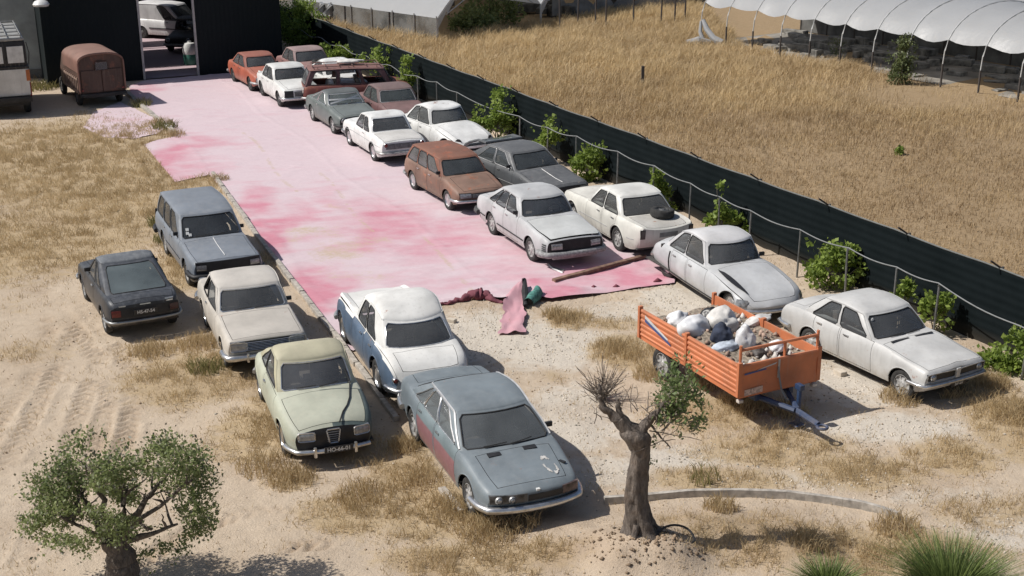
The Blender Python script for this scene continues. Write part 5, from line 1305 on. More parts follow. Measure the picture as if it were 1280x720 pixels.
brn = paint('rusty_brown_paint', (.195, .115, .085), .55, .22, (.33, .24, .18), .30, (.17, .07, .04), var=.2)
c8 = make_car('estate_car', 'copper brown low estate with wedge nose on the carpet behind the grilleless silver saloon', (-1.72, 38.12), -63.2, dict(
    L=4.15, W=1.61, gh=(1.12, 1.62, 3.72, 4.08), belt=.88, zr=(1.275, 1.33, 1.31), fo=.80, wb=2.55, r=.295, ht=(.565, .56), ghf=.87, pf=.045, rbowb=.04, rbowt=.03, lid=None, crown=.055, wbowb=.14,
    top=[(0, .64), (.08, .70), (.5, .78), (1.1, .90), (3.9, .93), (4.15, .88)], doors=[(1.25, 2.18), (2.22, 3.02)], sw=[(.03, .15, .33, .37), (.36, .39, .63, .64), (.66, .67, .95, .92)], nose=[(.2, .16), (.42, .02), (.52, 0), (.7, .08)], bowF=.14, hoodw=.72,
    mats=dict(body=brn, roof=paint('rust_brown_roof', (.20, .085, .055), .6, .2, (.30, .19, .14), .45, (.17, .06, .035)), glass=glass('pale_dust_glass', dust=.40, dustcol=(.27, .27, .27)), windscreen=glass('screen_glass', dust=.30, dustcol=(.2, .22, .23))),
    bumpF=(.40, .085, .055, .45, CHROME), bumpR=(.42, .08, .05, .4, DULL), mirrors=[-1], mirx=.3,
    box_lamps=[('F', -.70, -.36, .485, .63, LENS, BLACK), ('F', .36, .70, .485, .63, LENS, BLACK)], panels=[('grille', 'F', -.35, .35, .485, .61, BLACK, dict(bars=3))], wheel='cap'), G_INNER)

c9 = make_car('saloon_car', 'white sixties saloon on the carpet, seen from behind with grey tail panel and round lamps', (-4.32, 43.92), 114.6, dict(
    L=4.2, W=1.60, gh=(1.30, 1.66, 2.72, 3.10), belt=.90, zr=(1.30, 1.355, 1.31), fo=.74, wb=2.52, r=.315, ht=(.575, .56), ghf=.88, doors=[(1.45, 2.55)], crown=.06, pr=.05,
    top=[(0, .80), (.08, .84), (.8, .89), (1.3, .94), (3.1, .93), (3.7, .90), (4.1, .86), (4.2, .80)], lidw=.845, sw=[(.03, .10, .55, .57), (.60, .62, .94, .86)], tail_panel=True, bowR=.05,
    wd=[(0, .93), (.1, .97), (.8, 1), (3.5, 1), (4.1, .97), (4.2, .94)], mats=dict(body=wht2, tail=wht2, lid=paint('dusty_white_lid', (.58, .57, .55), .5, .5, (.44, .42, .39)), seal_rear_window=CHROME), wipers=False,
    panels=[('light_panel', 'R', -.62, .62, .56, .74, simple('grey_tail_panel', (.17, .17, .175), .5, .2, .4, 12))], round_lamps=[('R', .62, .70, .065, REDLENS), ('R', -.62, .70, .06, REDLENS)],
    bumpR=(.43, .10, .06, .4, simple('pitted_chrome', (.45, .43, .41), .4, .5, .3, 16)), bumpF=(.44, .1, .06, .4, CHROME), strips=[(.62, .3, 4.0, DULL, .008)], wheel='cap'), G_INNER)

gg = paint('grey_green_paint', (.115, .135, .13), .4, .25, (.30, .31, .30), .05)
wm_ = simple('white_tape', (.66, .66, .65), .7)
c10 = make_car('coupe_car', 'grey green coupe on the carpet with a white tape strip across its windscreen', (-6.22, 48.20), -65.1, dict(
    L=4.25, W=1.64, gh=(1.40, 1.88, 2.75, 3.75), belt=.89, zr=(1.235, 1.29, 1.22), fo=.82, wb=2.47, r=.31, ht=(.55, .51), ghf=.865, doors=[(1.5, 2.65)], crown=.06, front_panel=True, bowF=.08, pf=.05,
    top=[(0, .74), (.06, .78), (.7, .84), (1.4, .91), (3.0, .94), (3.7, .93), (4.1, .88), (4.25, .80)], sw=[(.04, .16, .50, .56), (.53, .59, .88, .80)], mats={'body': gg, 'front': BLACK, 'pillar': gg, 'roof': paint('dark_green_roof', (.075, .085, .085), .45, .3, (.26, .27, .27)), 'seal_side_window': CHROME, 'seal_windscreen': CHROME, 'glass': glass('green_dust_glass', dust=.45, dustcol=(.27, .31, .31))},
    bumpF=(.42, .09, .05, .4, BLACK), bumpR=(.44, .09, .05, .4, CHROME), round_lamps=[('F', -.58, .60, .085, BLACK), ('F', .58, .60, .085, BLACK), ('F', -.36, .60, .07, BLACK), ('F', .36, .60, .07, BLACK)], wheel='alloy', seal_r=.018), G_INNER)
m = MB()
for a, b in (((-.98, .42), (.95, .36)), ((-.9, .12), (.9, .62))):
    q = [screen_point(c10, lerp(a[0], b[0], t)*.98, lerp(a[1], b[1], t), .022) for t in np.linspace(0, 1, 9)]
    for s, e in zip(q[:-1], q[1:]): m.face([s, e, e+Vector((-.02, 0, .05)), s+Vector((-.02, 0, .05))])
    if a[0] > -.95: continue
m.build('tape_strip', wm_, c10['root'])

c11 = make_car('estate_car', 'rusty red old estate parked sideways on the carpet under a roof rack, windows missing', (-6.15, 52.3), 13.0, dict(
    L=4.3, W=1.70, gh=(.72, 1.02, 4.0, 4.24), belt=.92, zr=(1.44, 1.49, 1.46), fo=.75, wb=2.5, r=.31, ht=(.60, .60), ghf=.89, lid=None, hood=(.05, .62), rbowb=.05, rbowt=.04, doors=[(.9, 1.8), (1.84, 2.75)], crown=.05,
    top=[(0, .76), (.1, .82), (.4, .88), (.8, .94), (4.1, .95), (4.3, .92)], sw=[(.04, .10, .30, .32), (.34, .36, .60, .60), (.65, .65, .95, .93)], no_glass=[('side_window', 0), ('side_window', 1), ('side_window', 2)],
    mats=dict(body=paint('rust_red_paint', (.17, .05, .04), .6, .2, (.3, .2, .16), .4, (.16, .06, .03)), roof=paint('maroon_roof', (.15, .06, .055), .6, .35, (.32, .22, .19), .25), pillar=paint('dark_maroon_paint', (.07, .03, .035), .6, .1)),
    bumpR=(.44, .09, .05, .4, DULL), bumpF=(.44, .09, .05, .4, DULL), box_lamps=[('R', -.70, -.56, .62, .86, simple('pale_lamp', (.42, .36, .34), .4)), ('R', .56, .70, .62, .86, simple('pale_lamp', (.42, .36, .34), .4))], wheel='dark'), G_INNER)
rk = thing('roof_rack', 'weathered roof rack on top of the rusty red sideways estate', 'roof rack', (c11['root'].location.x, c11['root'].location.y, 1.53), R(13))
m = MB()
for y in (-.52, .52): m.tube([(.9, y, .06), (-1.7, y, .06)], .018, 5)
m.build('side_rail', simple('rack_paint', (.22, .13, .11), .6, .2), rk); m = MB()
for x in np.linspace(-1.7, .9, 6): m.tube([(x, -.54, .07), (x, .54, .07)], .016, 5)
m.build('cross_bar', simple('rack_paint', (.22, .13, .11), .6, .2), rk); m = MB()
for x in (-1.5, -.3, .8):
    for y in (-.55, .55): m.tube([(x, y, .06), (x, y*1.02, -.06)], .016, 5)
m.build('rack_foot', simple('rack_paint', (.22, .13, .11), .6, .2), rk)

c12 = make_car('saloon_car', 'white sixties saloon with smashed black headlamp corner near the far end of the carpet', (-8.99, 53.18), -64.8, dict(
    L=4.2, W=1.60, gh=(1.38, 1.74, 3.0, 3.42), belt=.92, zr=(1.33, 1.38, 1.34), fo=.78, wb=2.5, r=.31, ht=(.58, .565), ghf=.87, doors=[(1.48, 2.35), (2.39, 3.1)], crown=.055,
    top=[(0, .74), (.12, .82), (.8, .89), (1.38, .95), (3.4, .94), (3.9, .91), (4.1, .90), (4.2, .84)], sw=[(.03, .10, .46, .48), (.50, .52, .93, .86)], topfun=lambda x, y: .06*math.exp(-((y-.84)/.08)**2)*max(0, min(1, (x-3.5)/.4)),
    mats=dict(body=wht), front_panel=False, bumpF=(.42, .09, .05, .38, CHROME), panels=[('smashed_lamp', 'F', -.70, -.36, .46, .72, BLACK), ('grille', 'F', -.32, .55, .50, .68, BLACK, dict(bars=4))], round_lamps=[('F', .62, .62, .08)], wheel='dark'), G_INNER)

c13 = make_car('hatchback_car', 'faded orange red small saloon at the far left end of the row by the shed', (-10.78, 56.45), -62.5, dict(
    L=4.1, W=1.58, gh=(1.28, 1.70, 2.95, 3.5), belt=.89, zr=(1.27, 1.32, 1.28), fo=.78, wb=2.42, r=.30, ht=(.56, .54), ghf=.87, doors=[(1.4, 2.25), (2.29, 3.0)], crown=.05,
    top=[(0, .70), (.08, .76), (.7, .83), (1.28, .91), (3.5, .93), (3.9, .90), (4.1, .82)], sw=[(.03, .12, .44, .46), (.48, .50, .92, .85)],
    mats=dict(body=paint('orange_red_paint', (.36, .10, .06), .45, .25, (.36, .24, .2), .05), roof=paint('rusty_red_roof', (.27, .085, .06), .6, .25, (.34, .22, .18), .2)), bumpF=(.42, .09, .05, .4, DULL), bumpR=(.42, .09, .05, .4, DULL),
    panels=[('grille', 'F', -.36, .36, .50, .64, BLACK, dict(bars=4))], box_lamps=[('F', -.68, -.40, .5, .64), ('F', .40, .68, .5, .64)], mirrors=[1], wheel='dark'), G_INNER)

# ---- outer row by the fence, front to back
vv = paint('light_silver_paint', (.49, .49, .48), .36, .24, (.50, .475, .44), .01)
def viva(xf, yf): return .022*math.exp(-(yf/.10)**2)*max(0, min(1, (1.3-xf)/.5))
c14 = make_car('saloon_car', 'dusty pale silver four door saloon beside the orange trailer, nearest along the fence', (7.34, 24.92), -60.5, dict(
    L=4.22, W=1.64, gh=(1.36, 1.84, 3.08, 3.58), belt=.89, zr=(1.265, 1.325, 1.28), fo=.62, wb=2.56, r=.30, ht=(.565, .545), ghf=.87, pf=.05, crown=.065, wbowb=.14, tumble=1.1,
    top=[(0, .72), (.05, .78), (.6, .845), (1.3, .925), (3.2, .95), (3.5, .94), (3.98, .90), (4.15, .86), (4.22, .80)], topfun=viva, doors=[(1.44, 2.33), (2.37, 3.1)], sw=[(.04, .14, .44, .47), (.49, .52, .90, .83)], bowF=.05, nose=[(.2, .16), (.40, .05), (.55, .02), (.74, 0)], front_panel=True,
    side=[(0, .93), (.1, .955), (.35, .985), (.55, 1.0), (.66, .995), (.8, .985), (.93, .95), (1.0, .90)], wd=[(0, .95), (.1, .98), (.6, 1), (3.0, 1), (3.9, .95), (4.22, .90)], hoodw=.845,
    mats={'body': vv, 'front': vv, 'seal': RUBBER, 'seal_windscreen': RUBBER, 'glass': glass('speckled_glass', dust=.30, dustcol=(.21, .22, .23))},
    panels=[('grille', 'F', -.74, -.06, .54, .69, BLACK, dict(off=.006, rim=True, barmat=DULL)), ('grille', 'F', .06, .74, .54, .69, BLACK, dict(off=.006, rim=True, barmat=DULL)), ('nose_badge', 'F', -.05, .05, .52, .71, vv, dict(off=.035))],
    round_lamps=[('F', -.60, .615, .065, LENS), ('F', .60, .615, .065, LENS)], bumpF=(.455, .075, .045, .42, CHROME), bumpR=(.46, .085, .05, .4, CHROME), plates=[('F', .10, .37, '57-37', .40, .03)], wheel='alloy', no_wheel=[]), G_OUTER)
p = c14['front'](0, .3)
m = MB(); m.tube([c14['rings'][-1][0], (c14['L']/2-2.1, .02, 1.395), (c14['L']/2-2.12, .02, 1.42)], .012, 4)
m = MB(); m.box((c14['L']/2-1.92, .0, 1.338), (.05, .04, .012)); 
for y0 in (-.55, .08):
    m = MB(); m.box((c14['L']/2-1.2, y0+.24, c14['topz'](1.2, .3)+.004), (.05, .46, .010), Matrix.Rotation(R(6), 3, 'Y')); m.build('cowl_vent', BLACK, c14['root'])
p = screen_point(c14, -.85, .78, .012); m = MB(); m.lathe([(.035, 0), (.03, .008), (.01, .009)], p, 'x', 12, None); m.build('sticker', WHITEP, c14['root'])

ds = paint('silver_blue_paint', (.455, .465, .475), .34, .20, (.50, .48, .45), .0)
def dsf(xf, yf): return .055*math.exp(-((yf-.78)/.13)**2)*max(0, min(1, (1.6-xf)/.7))*min(1, xf/.25)
DS = dict(L=4.84, W=1.79, gh=(1.66, 2.02, 3.45, 4.12), belt=.90, zr=(1.355, 1.42, 1.29), fo=.76, wb=3.10, r=.335, arch=.36, arch_r=0, ht=(.56, .50), ghf=.80, ghr=.84, pf=.035, pr=.05, crown=.065, wbowb=.26, wbowt=.16, rbowb=.16, tumble=1.05,
    top=[(0, .48), (.06, .56), (.3, .68), (.8, .82), (1.66, .985), (3.0, .97), (4.1, .93), (4.5, .82), (4.75, .66), (4.84, .52)], sh=[(0, .44), (.08, .52), (.35, .62), (.9, .74), (1.7, .87), (3.0, .87), (4.1, .80), (4.6, .66), (4.84, .46)], topfun=dsf,
    wd=[(0, .70), (.08, .80), (.3, .92), (.8, .99), (1.3, 1), (2.6, .96), (3.8, .88), (4.5, .78), (4.84, .62)], bowF=.40, bowR=.25, nose=[(.2, .16), (.38, .03), (.46, 0), (.6, .05)], tail=[(.2, .12), (.4, 0), (.6, .06)],
    doors=[(1.72, 2.62), (2.66, 3.42)], hood=(.10, 1.56), hoodw=.72, sw=[(.02, .10, .47, .50), (.50, .53, .93, .86)], lid=(4.2, 4.75), tuck=.06, wheel='cap',
    side=[(0, .90), (.12, .95), (.35, .99), (.55, 1.0), (.8, .975), (.93, .945), (1.0, .90)])
c15 = make_car('streamlined_saloon', 'silver streamlined saloon with a black gap along its loose bonnet, behind the orange trailer', (4.90, 29.42), -67.6, dict(DS,
    mats={'body': ds, 'roof': paint('pale_silver_roof', (.52, .52, .53), .4, .3, (.52, .49, .455)), 'handle': DULL}, bumpF=(.36, .09, .03, .5, CHROME), bumpR=(.42, .07, .03, .3, CHROME), mirrors=[1], no_wheel=[(1, 1)],
    panels=[], strips=[(.10, .95, 4.1, BLACK, .016)]), G_OUTER)
def side_blob(c, sg, z0, z1, x0, x1, mat, nm, off=.012, n=6):
    m = MB()
    A = []
    for z in np.linspace(z0, z1, 4):
        row = []
        for x in np.linspace(x0, x1, n):
            q = c['P3'](x, sg*(c['hwz'](x, z)), z); v = Vector((.6, sg*.8, .1)).normalized()*off; row.append(Vector(q)+v)
        A.append(row)
    for a, b in zip(A[:-1], A[1:]):
        for k in range(n-1): m.face((a[k], a[k+1], b[k+1], b[k]))
    return m.build(nm, mat, c['root'], angle=60)
for sg in (-1, 1): side_blob(c15, sg, .455, .60, .08, .42, simple('covered_lamp_glass', (.24, .25, .26), .15, .2, .4, 14), 'headlight')
# black gap between the loose bonnet and the wing
def surf_strip(c, pts, w0, mat, nm, lift=.008):
    m = MB(); L_, hw = c['L'], c['hw0']; n = len(pts); row = []
    for i, (x, yf) in enumerate(pts):
        w = w0*math.sin(math.pi*(i+.35)/(n-.3)); a = []
        for s in (-.5, .5):
            y_ = yf+s*w; y = y_*hw*c['wid'](x); q = c['P3'](x, y, c['topz'](x, y_)+lift); a.append(q)
        row.append(a)
    for a, b in zip(row[:-1], row[1:]): m.face((a[0], b[0], b[1], a[1]))
    return m.build(nm, mat, c['root'])
surf_strip(c15, [(1.45, -.76), (1.3, -.74), (1.1, -.73), (.9, -.725), (.7, -.72), (.5, -.715), (.32, -.71)], .17, BLACK, 'bonnet_gap', .032)
m = MB(); m.tube([c15['P3'](3.50, -(c15['hwz'](3.50, z)+.004), z) for z in np.linspace(.32, .80, 7)], .022, 5); m.build('wing_gap', BLACK, c15['root'])

c16 = make_car('saloon_car', 'white square tailed saloon by the fence with a spare wheel on its boot', (3.02, 34.03), 113.2, dict(
    L=4.55, W=1.70, gh=(1.52, 1.90, 3.15, 3.56), belt=.92, zr=(1.32, 1.375, 1.33), fo=.76, wb=2.63, r=.325, ht=(.575, .565), ghf=.86, doors=[(1.62, 2.5), (2.54, 3.3)], crown=.065, pr=.05, rbowb=.06, hoodw=.845,
    top=[(0, .82), (.08, .86), (.8, .91), (1.5, .95), (3.56, .94), (4.2, .90), (4.45, .86), (4.55, .80)], sh=[(0, .79), (.1, .83), (.8, .88), (1.5, .92), (3.4, .93), (4.2, .93), (4.5, .91), (4.55, .88)], lidw=.72, sw=[(.03, .12, .46, .49), (.50, .53, .93, .87)], tail_panel=True, bowR=.04, tail=[(.2, .25), (.45, .08), (.65, .02), (.9, 0)],
    mats=dict(body=cream, tail=dirty_white, lid=dirty_white, roof=paint('cream_roof', (.64, .635, .60), .4, .12, (.55, .52, .47)), glass=glass('warm_dust_glass', dust=.36, dustcol=(.26, .26, .25))), wipers=False,
    panels=[('plate_recess', 'R', -.30, .22, .60, .72, simple('grey_recess', (.16, .16, .16), .6, 0, .3)), ('boot_scuff', 'R', -.35, .2, .50, .515, BLACK)], box_lamps=[('R', .62, .75, .60, .84, simple('dark_tail_lamp', (.05, .035, .035), .3), BLACK), ('R', -.75, -.62, .60, .84, simple('dark_tail_lamp', (.05, .035, .035), .3), BLACK)], bumpF=(.44, .1, .05, .4, CHROME),
    strips=[(.42, .5, 4.3, DULL, .009)], wheel='alloy'), G_OUTER)
tmw, rmw = wheel_meshes('dark', .31, .2)
sw_ = thing('loose_wheel', 'spare wheel lying flat on the boot of the white square tailed saloon', 'wheel')
w_ = link('rim', rmw, sw_); t_ = link('tyre', tmw, sw_)
q = Matrix.Translation(c16['root'].location) @ Matrix.Rotation(R(113.2), 4, 'Z') @ Vector((c16['L']/2-3.86, -.22, 1.035))
sw_.matrix_world = Matrix.Translation(q) @ Matrix.Rotation(R(113.2), 4, 'Z') @ Matrix.Rotation(R(93), 4, 'X')

drk = paint('charcoal_paint', (.07, .075, .08), .42, .4, (.20, .20, .205), .02)
c17 = make_car('hatchback_car', 'charcoal hatchback by the fence, dusty, with its tailgate hanging half open', (.36, 38.62), -58.0, dict(
    L=4.65, W=1.75, gh=(1.45, 2.0, 3.45, 4.25), belt=.92, zr=(1.30, 1.36, 1.31), fo=.88, wb=2.66, r=.315, ht=(.585, .56), ghf=.87, pf=.05, doors=[(1.6, 2.55), (2.59, 3.45)], crown=.05, front_panel=True,
    top=[(0, .68), (.05, .73), (.7, .81), (1.45, .935), (3.8, .96), (4.3, .94), (4.6, .88), (4.65, .82)], sw=[(.03, .16, .42, .47), (.45, .50, .84, .82)], bowF=.08, hoodw=.845,
    mats={'body': drk, 'front': BLACK, 'seal_side_window': DULL, 'glass': glass('charcoal_glass', dust=.30, dustcol=(.19, .21, .22)), 'rail': DULL}, bumpF=(.40, .14, .05, .45, BLACK), bumpR=(.42, .14, .05, .4, BLACK), mirrors=[1, -1],
    box_lamps=[('F', -.76, -.42, .53, .64, LENS, BLACK), ('F', .42, .76, .53, .64, LENS, BLACK)], strips=[(.45, .8, 4.4, DULL, .010)], wheel='alloy'), G_OUTER)
m = MB()
for s in (-.62, .62): m.tube([(c17['L']/2-3.40, s, 1.36), (c17['L']/2-3.9, s, 1.36), (c17['L']/2-4.4, s*1.02, 1.20), (c17['L']/2-4.75, s*.98, 1.02)], .045, 6)
m.tube([(c17['L']/2-4.75, -.62, 1.02), (c17['L']/2-4.75, .62, 1.02)], .05, 6); m.tube([(c17['L']/2-3.42, -.62, 1.37), (c17['L']/2-3.42, .62, 1.37)], .04, 6)
tg = m.build('tailgate', drk, c17['root']); m = MB(); m.face([(c17['L']/2-3.45, -.6, 1.365), (c17['L']/2-3.9, -.6, 1.365), (c17['L']/2-3.9, .6, 1.365), (c17['L']/2-3.45, .6, 1.365)]); m.face([(c17['L']/2-3.9, -.6, 1.365), (c17['L']/2-4.4, -.6, 1.205), (c17['L']/2-4.4, .6, 1.205), (c17['L']/2-3.9, .6, 1.365)]); m.build('tailgate_glass', glass('charcoal_glass', dust=.30), tg)
m = MB(); m.tube([(c17['L']/2-x, -.03, c17['topz'](x, .03)+.005) for x in (.2, .6, 1.0, 1.3)], .010, 4); m.build('hood_crease_line', DULL, c17['root'])  # steel-toned line drawn along the bonnet crease

c18 = make_car('streamlined_saloon', 'white streamlined saloon with empty lamp holes in its nose, further up the fence row', (-2.35, 44.75), -58.0, dict(DS,
    mats={'body': wht2, 'glass': glass('clear_grey_glass', dust=.40, dustcol=(.3, .31, .31))}, wheel='dark', bumpF=(.34, .06, .02, .4, RUBBER), panels=[('nose_opening', 'F', -.55, .55, .28, .40, BLACK)]), G_OUTER)
for sg in (-1, 1):
    q = c18['P3'](.22, sg*.60, .60); m = MB(); m.lathe([(.10, -.02), (.11, .012), (.095, .016), (.02, .018)], q, 'x', 18, Matrix.Rotation(sg*R(30), 3, 'Z')); m.build('lamp_hole', BLACK, c18['root'])
    q = c18['P3'](.10, sg*.36, .53); m = MB(); m.lathe([(.07, -.02), (.08, .012), (.065, .016), (.02, .018)], q, 'x', 18, Matrix.Rotation(sg*R(15), 3, 'Z')); m.build('lamp_hole', BLACK, c18['root'])

mrn = paint('dull_maroon_paint', (.145, .075, .075), .55, .35, (.27, .20, .18), .12, (.14, .06, .04), var=.2)
c19 = make_car('saloon_car', 'dull maroon saloon with brownish dusty roof by the fence behind the white streamlined car', (-4.38, 48.62), -66.0, dict(
    L=4.4, W=1.66, gh=(1.42, 1.80, 3.15, 3.55), belt=.91, zr=(1.31, 1.365, 1.32), fo=.78, wb=2.55, r=.31, ht=(.60, .585), ghf=.885, pf=.045, doors=[(1.52, 2.42), (2.46, 3.25)], crown=.05, hoodw=.845,
    sw=[(.03, .10, .46, .48), (.50, .52, .94, .87)], mats=dict(body=mrn, roof=paint('brown_dust_roof', (.13, .085, .085), .6, .35, (.25, .19, .17), .12), seal_windscreen=DULL, glass=glass('maroon_car_glass', dust=.35, dustcol=(.22, .25, .25))), bumpF=(.42, .1, .05, .4, DULL), panels=[('grille', 'F', -.4, .4, .5, .68, BLACK, dict(bars=5))], round_lamps=[('F', -.58, .6, .085), ('F', .58, .6, .085)], wheel='dark'), G_OUTER)

c20 = make_car('rounded_car', 'small white round roofed car by the fence, behind the rusty red sideways estate', (-7.20, 54.1), -62.0, dict(
    L=4.1, W=1.58, gh=(1.25, 1.62, 2.6, 3.6), belt=.95, zr=(1.37, 1.43, 1.34), fo=.75, wb=2.45, r=.31, ht=(.52, .48), ghf=.84, doors=[(1.3, 2.3)], crown=.085, sw=[(.04, .14, .48, .54), (.52, .58, .86, .84)],
    top=[(0, .70), (.1, .80), (.6, .90), (1.25, .99), (2.6, 1.0), (3.5, .93), (3.95, .80), (4.1, .66)], mats=dict(body=wht2, seal_side_window=CHROME), bumpF=(.42, .08, .05, .4, DULL), round_lamps=[('F', -.56, .62, .09), ('F', .56, .62, .09)], lid=(3.1, 4.0), wheel='dark'), G_OUTER)
ph = paint('pinkish_brown_paint', (.24, .125, .12), .55, .35, (.36, .27, .24), .15)
c21 = make_car('saloon_car', 'pinkish brown square saloon in the far corner where the fence meets the shed', (-8.80, 57.45), -62.5, dict(
    L=4.3, W=1.65, gh=(1.42, 1.82, 3.1, 3.5), belt=.92, zr=(1.33, 1.38, 1.335), fo=.78, wb=2.5, r=.31, ht=(.60, .585), ghf=.885, pf=.045, doors=[(1.52, 2.4), (2.44, 3.2)], crown=.05, sw=[(.03, .10, .46, .48), (.50, .52, .94, .87)],
    mats=dict(body=ph, roof=paint('dusty_pink_roof', (.25, .17, .165), .6, .4, (.36, .29, .27), .08)), bumpF=(.42, .1, .05, .4, DULL), panels=[('grille', 'F', -.4, .4, .5, .68, BLACK, dict(bars=5))], round_lamps=[('F', -.58, .6, .085), ('F', .58, .6, .085)], wheel='dark'), G_OUTER)
# spare tyre lying on that bonnet
sp2 = thing('loose_tyre', 'worn tyre lying on the bonnet of the pinkish brown saloon', 'tyre'); link('tyre', tmw, sp2)
q = Matrix.Translation(c21['root'].location) @ Matrix.Rotation(R(-62.5), 4, 'Z') @ Vector((c21['L']/2-.75, .05, .98)); sp2.matrix_world = Matrix.Translation(q) @ Matrix.Rotation(R(90), 4, 'X')
# crumpled sheet on the roof rack

ALLCARS = [c1, c2, c3, c4, c5, c6, c7, c8, c9, c10, c11, c12, c13, c14, c15, c16, c17, c18, c19, c20, c21]

# ------------------------------------------------------------------ orange tipping trailer and its load
ORG = paint('orange_trailer_paint', (.53, .17, .072), .6, .32, (.47, .31, .22), .22, (.20, .07, .03), var=.16); TBL = paint('blue_chassis_paint', (.018, .042, .105), .55, .12, (.16, .17, .2), .1)
TP, TA, TL, TW = Vector((4.10, 23.78, 0)), R(-63.6), 3.35, 1.76
tr = thing('farm_trailer', 'orange farm tipping trailer loaded with rubble and sacks, blue drawbar towards the camera', 'trailer', TP, TA)
Z0, Z1 = .70, 1.27
def ribbed(m, a, b, z0, z1, ribs, out, th=.035):
    """upright board from a to b (plan points) with pressed horizontal ribs standing out along `out`"""
    a, b, o = Vector((*a, 0)), Vector((*b, 0)), Vector((*out, 0)); prof = [(z0, 0), (z0+.03, th*.9)]; hh = (z1-z0-.06)/ribs
    for i in range(ribs): q = z0+.03+i*hh; prof += [(q+hh*.18, th*.9), (q+hh*.30, th*.35), (q+hh*.70, th*.35), (q+hh*.82, th*.9)]
    prof += [(z1-.03, th*.9), (z1, th*.5), (z1, -.02), (z0, -.02)]
    n = len(prof)
    for i in range(n):
        p, q = prof[i], prof[(i+1) % n]; m.face((a+o*p[1]+Vector((0, 0, p[0])), b+o*p[1]+Vector((0, 0, p[0])), b+o*q[1]+Vector((0, 0, q[0])), a+o*q[1]+Vector((0, 0, q[0]))))
    for e in (a, b): m.face([e+o*p[1]+Vector((0, 0, p[0])) for p in prof])
h, w = TL/2, TW/2
for sg in (1, -1):
    for x0, x1 in ((-h+.05, -.02), (.02, h-.05)):
        m = MB(); ribbed(m, (x0, sg*w), (x1, sg*w), Z0, Z1, 5, (0, sg)); m.build('side_board', ORG, tr, angle=25)
m = MB(); ribbed(m, (h, -w+.02), (h, w-.02), Z0-.08, Z1, 1, (1, 0)); m.build('front_board', ORG, tr, angle=25)
m = MB(); ribbed(m, (-h, -w+.02), (-h, w-.02), Z0, Z0+.10, 1, (-1, 0)); m.build('tail_sill', ORG, tr, angle=25)
for x in (-h, 0, h):
    for sg in (1, -1): m = MB(); m.box((x, sg*(w+.005), (Z0+Z1)/2), (.07, .085, Z1-Z0+.10)); m.build('corner_post', ORG, tr, smooth=False, bevel=.008)
for sg in (1, -1): m = MB(); m.tube([(h-.03, sg*(w-.02), Z1), (h-.03, sg*(w-.02), Z1+.36)], .028, 7); m.build('rail_post', ORG, tr)
m = MB(); m.tube([(h-.03, .12, Z1), (h-.03, .12, Z1+.26)], .03, 6); m.build('rail_post', ORG, tr)
m = MB(); m.tube([(h-.03, -w+.02, Z1+.27), (h-.03, w-.02, Z1+.27)], .03, 7); m.build('head_rail', ORG, tr)
m = MB(); m.box((0, 0, Z0-.04), (TL, TW, .08)); m.build('bed', ORG, tr, smooth=False)
m = MB()
for y in (-.38, .38): m.box((0, y, .52), (TL-.2, .10, .16))
for x in (-1.3, -.4, .5, 1.4): m.box((x, 0, .56), (.08, 1.3, .10))
m.build('chassis', TBL, tr, smooth=False, bevel=.008)
m = MB(); m.tube([(h-.3, -.38, .50), (h+.55, -.03, .44)], .055, 6); m.tube([(h-.3, .38, .50), (h+.55, .03, .44)], .055, 6); m.tube([(h+.45, 0, .44), (h+1.05, .1, .34)], .06, 8); db_ = m.build('drawbar', TBL, tr)
m = MB(); m.tube([(h+1.05+.10+.09*math.cos(a), .11+.09*math.sin(a), .33) for a in np.linspace(0, 6.28, 14, endpoint=False)], .028, 7, closed=True); m.build('hitch_eye', TBL, db_)
m = MB(); m.tube([(h+.36, .20, .05), (h+.36, .20, .74)], .045, 8); m.box((h+.36, .20, .78), (.16, .10, .10)); m.box((h+.36, .20, .04), (.22, .22, .03)); m.build('jack_leg', TBL, tr, bevel=.004)
m = MB(); m.tube([(h+.03, -.05, Z1-.16), (h+.05, -.03, .9), (h+.10, .0, .66), (h+.22, .02, .52), (h+.18, .10, .36), (h+.06, .08, .50), (h+.30, 0, .55)], .018, 6); m.build('brake_hose', simple('grey_hose', (.34, .35, .34), .6), tr)
m = MB(); m.box((h+.036, -.04, 1.07), (.012, .04, .36)); m.build('latch', simple('pale_latch', (.45, .43, .40), .6), tr, smooth=False)
tmt, rmt = wheel_meshes('steel', .34, .22)
for sg in (1, -1):
    w_ = link('wheel', rmt, tr); w_.location = (-.92, sg*.74, .34); w_.rotation_euler = (0, 0, 0 if sg > 0 else math.pi); link('tyre', tmt, w_)
m = MB(); m.tube([(-.92, -.7, .34), (-.92, .7, .34)], .05, 6); m.build('axle', TBL, tr)
DBL, DWH = simple('decal_blue', (.05, .08, .22), .6), simple('decal_white', (.55, .55, .55), .6)
def decal(nm, pts, mat):
    m = MB(); m.face(pts); m.build(nm, mat, tr, smooth=False)
yy = -w-.036
decal('decal_stripe', [(-h+.22, yy, 1.20), (-.62, yy, .98), (-.62, yy, .93), (-h+.22, yy, 1.13)], DWH); decal('decal_stripe', [(-h+.22, yy-.001, 1.125), (-.55, yy-.001, .925), (-.50, yy-.001, .86), (-h+.22, yy-.001, 1.06)], DBL)
xx = h+.036
decal('decal_stripe', [(xx, -.80, 1.07), (xx, -.32, 1.10), (xx, -.32, 1.13), (xx, -.80, 1.105)], DBL); decal('decal_stripe', [(xx, -.55, 1.115), (xx, -.12, 1.17), (xx, -.08, 1.205), (xx, -.40, 1.15)], DWH)
decal('type_plate', [(xx, -.78, .66), (xx, -.38, .68), (xx, -.38, .80), (xx, -.78, .78)], simple('worn_label', (.55, .40, .34), .7, 0, .4, 25))
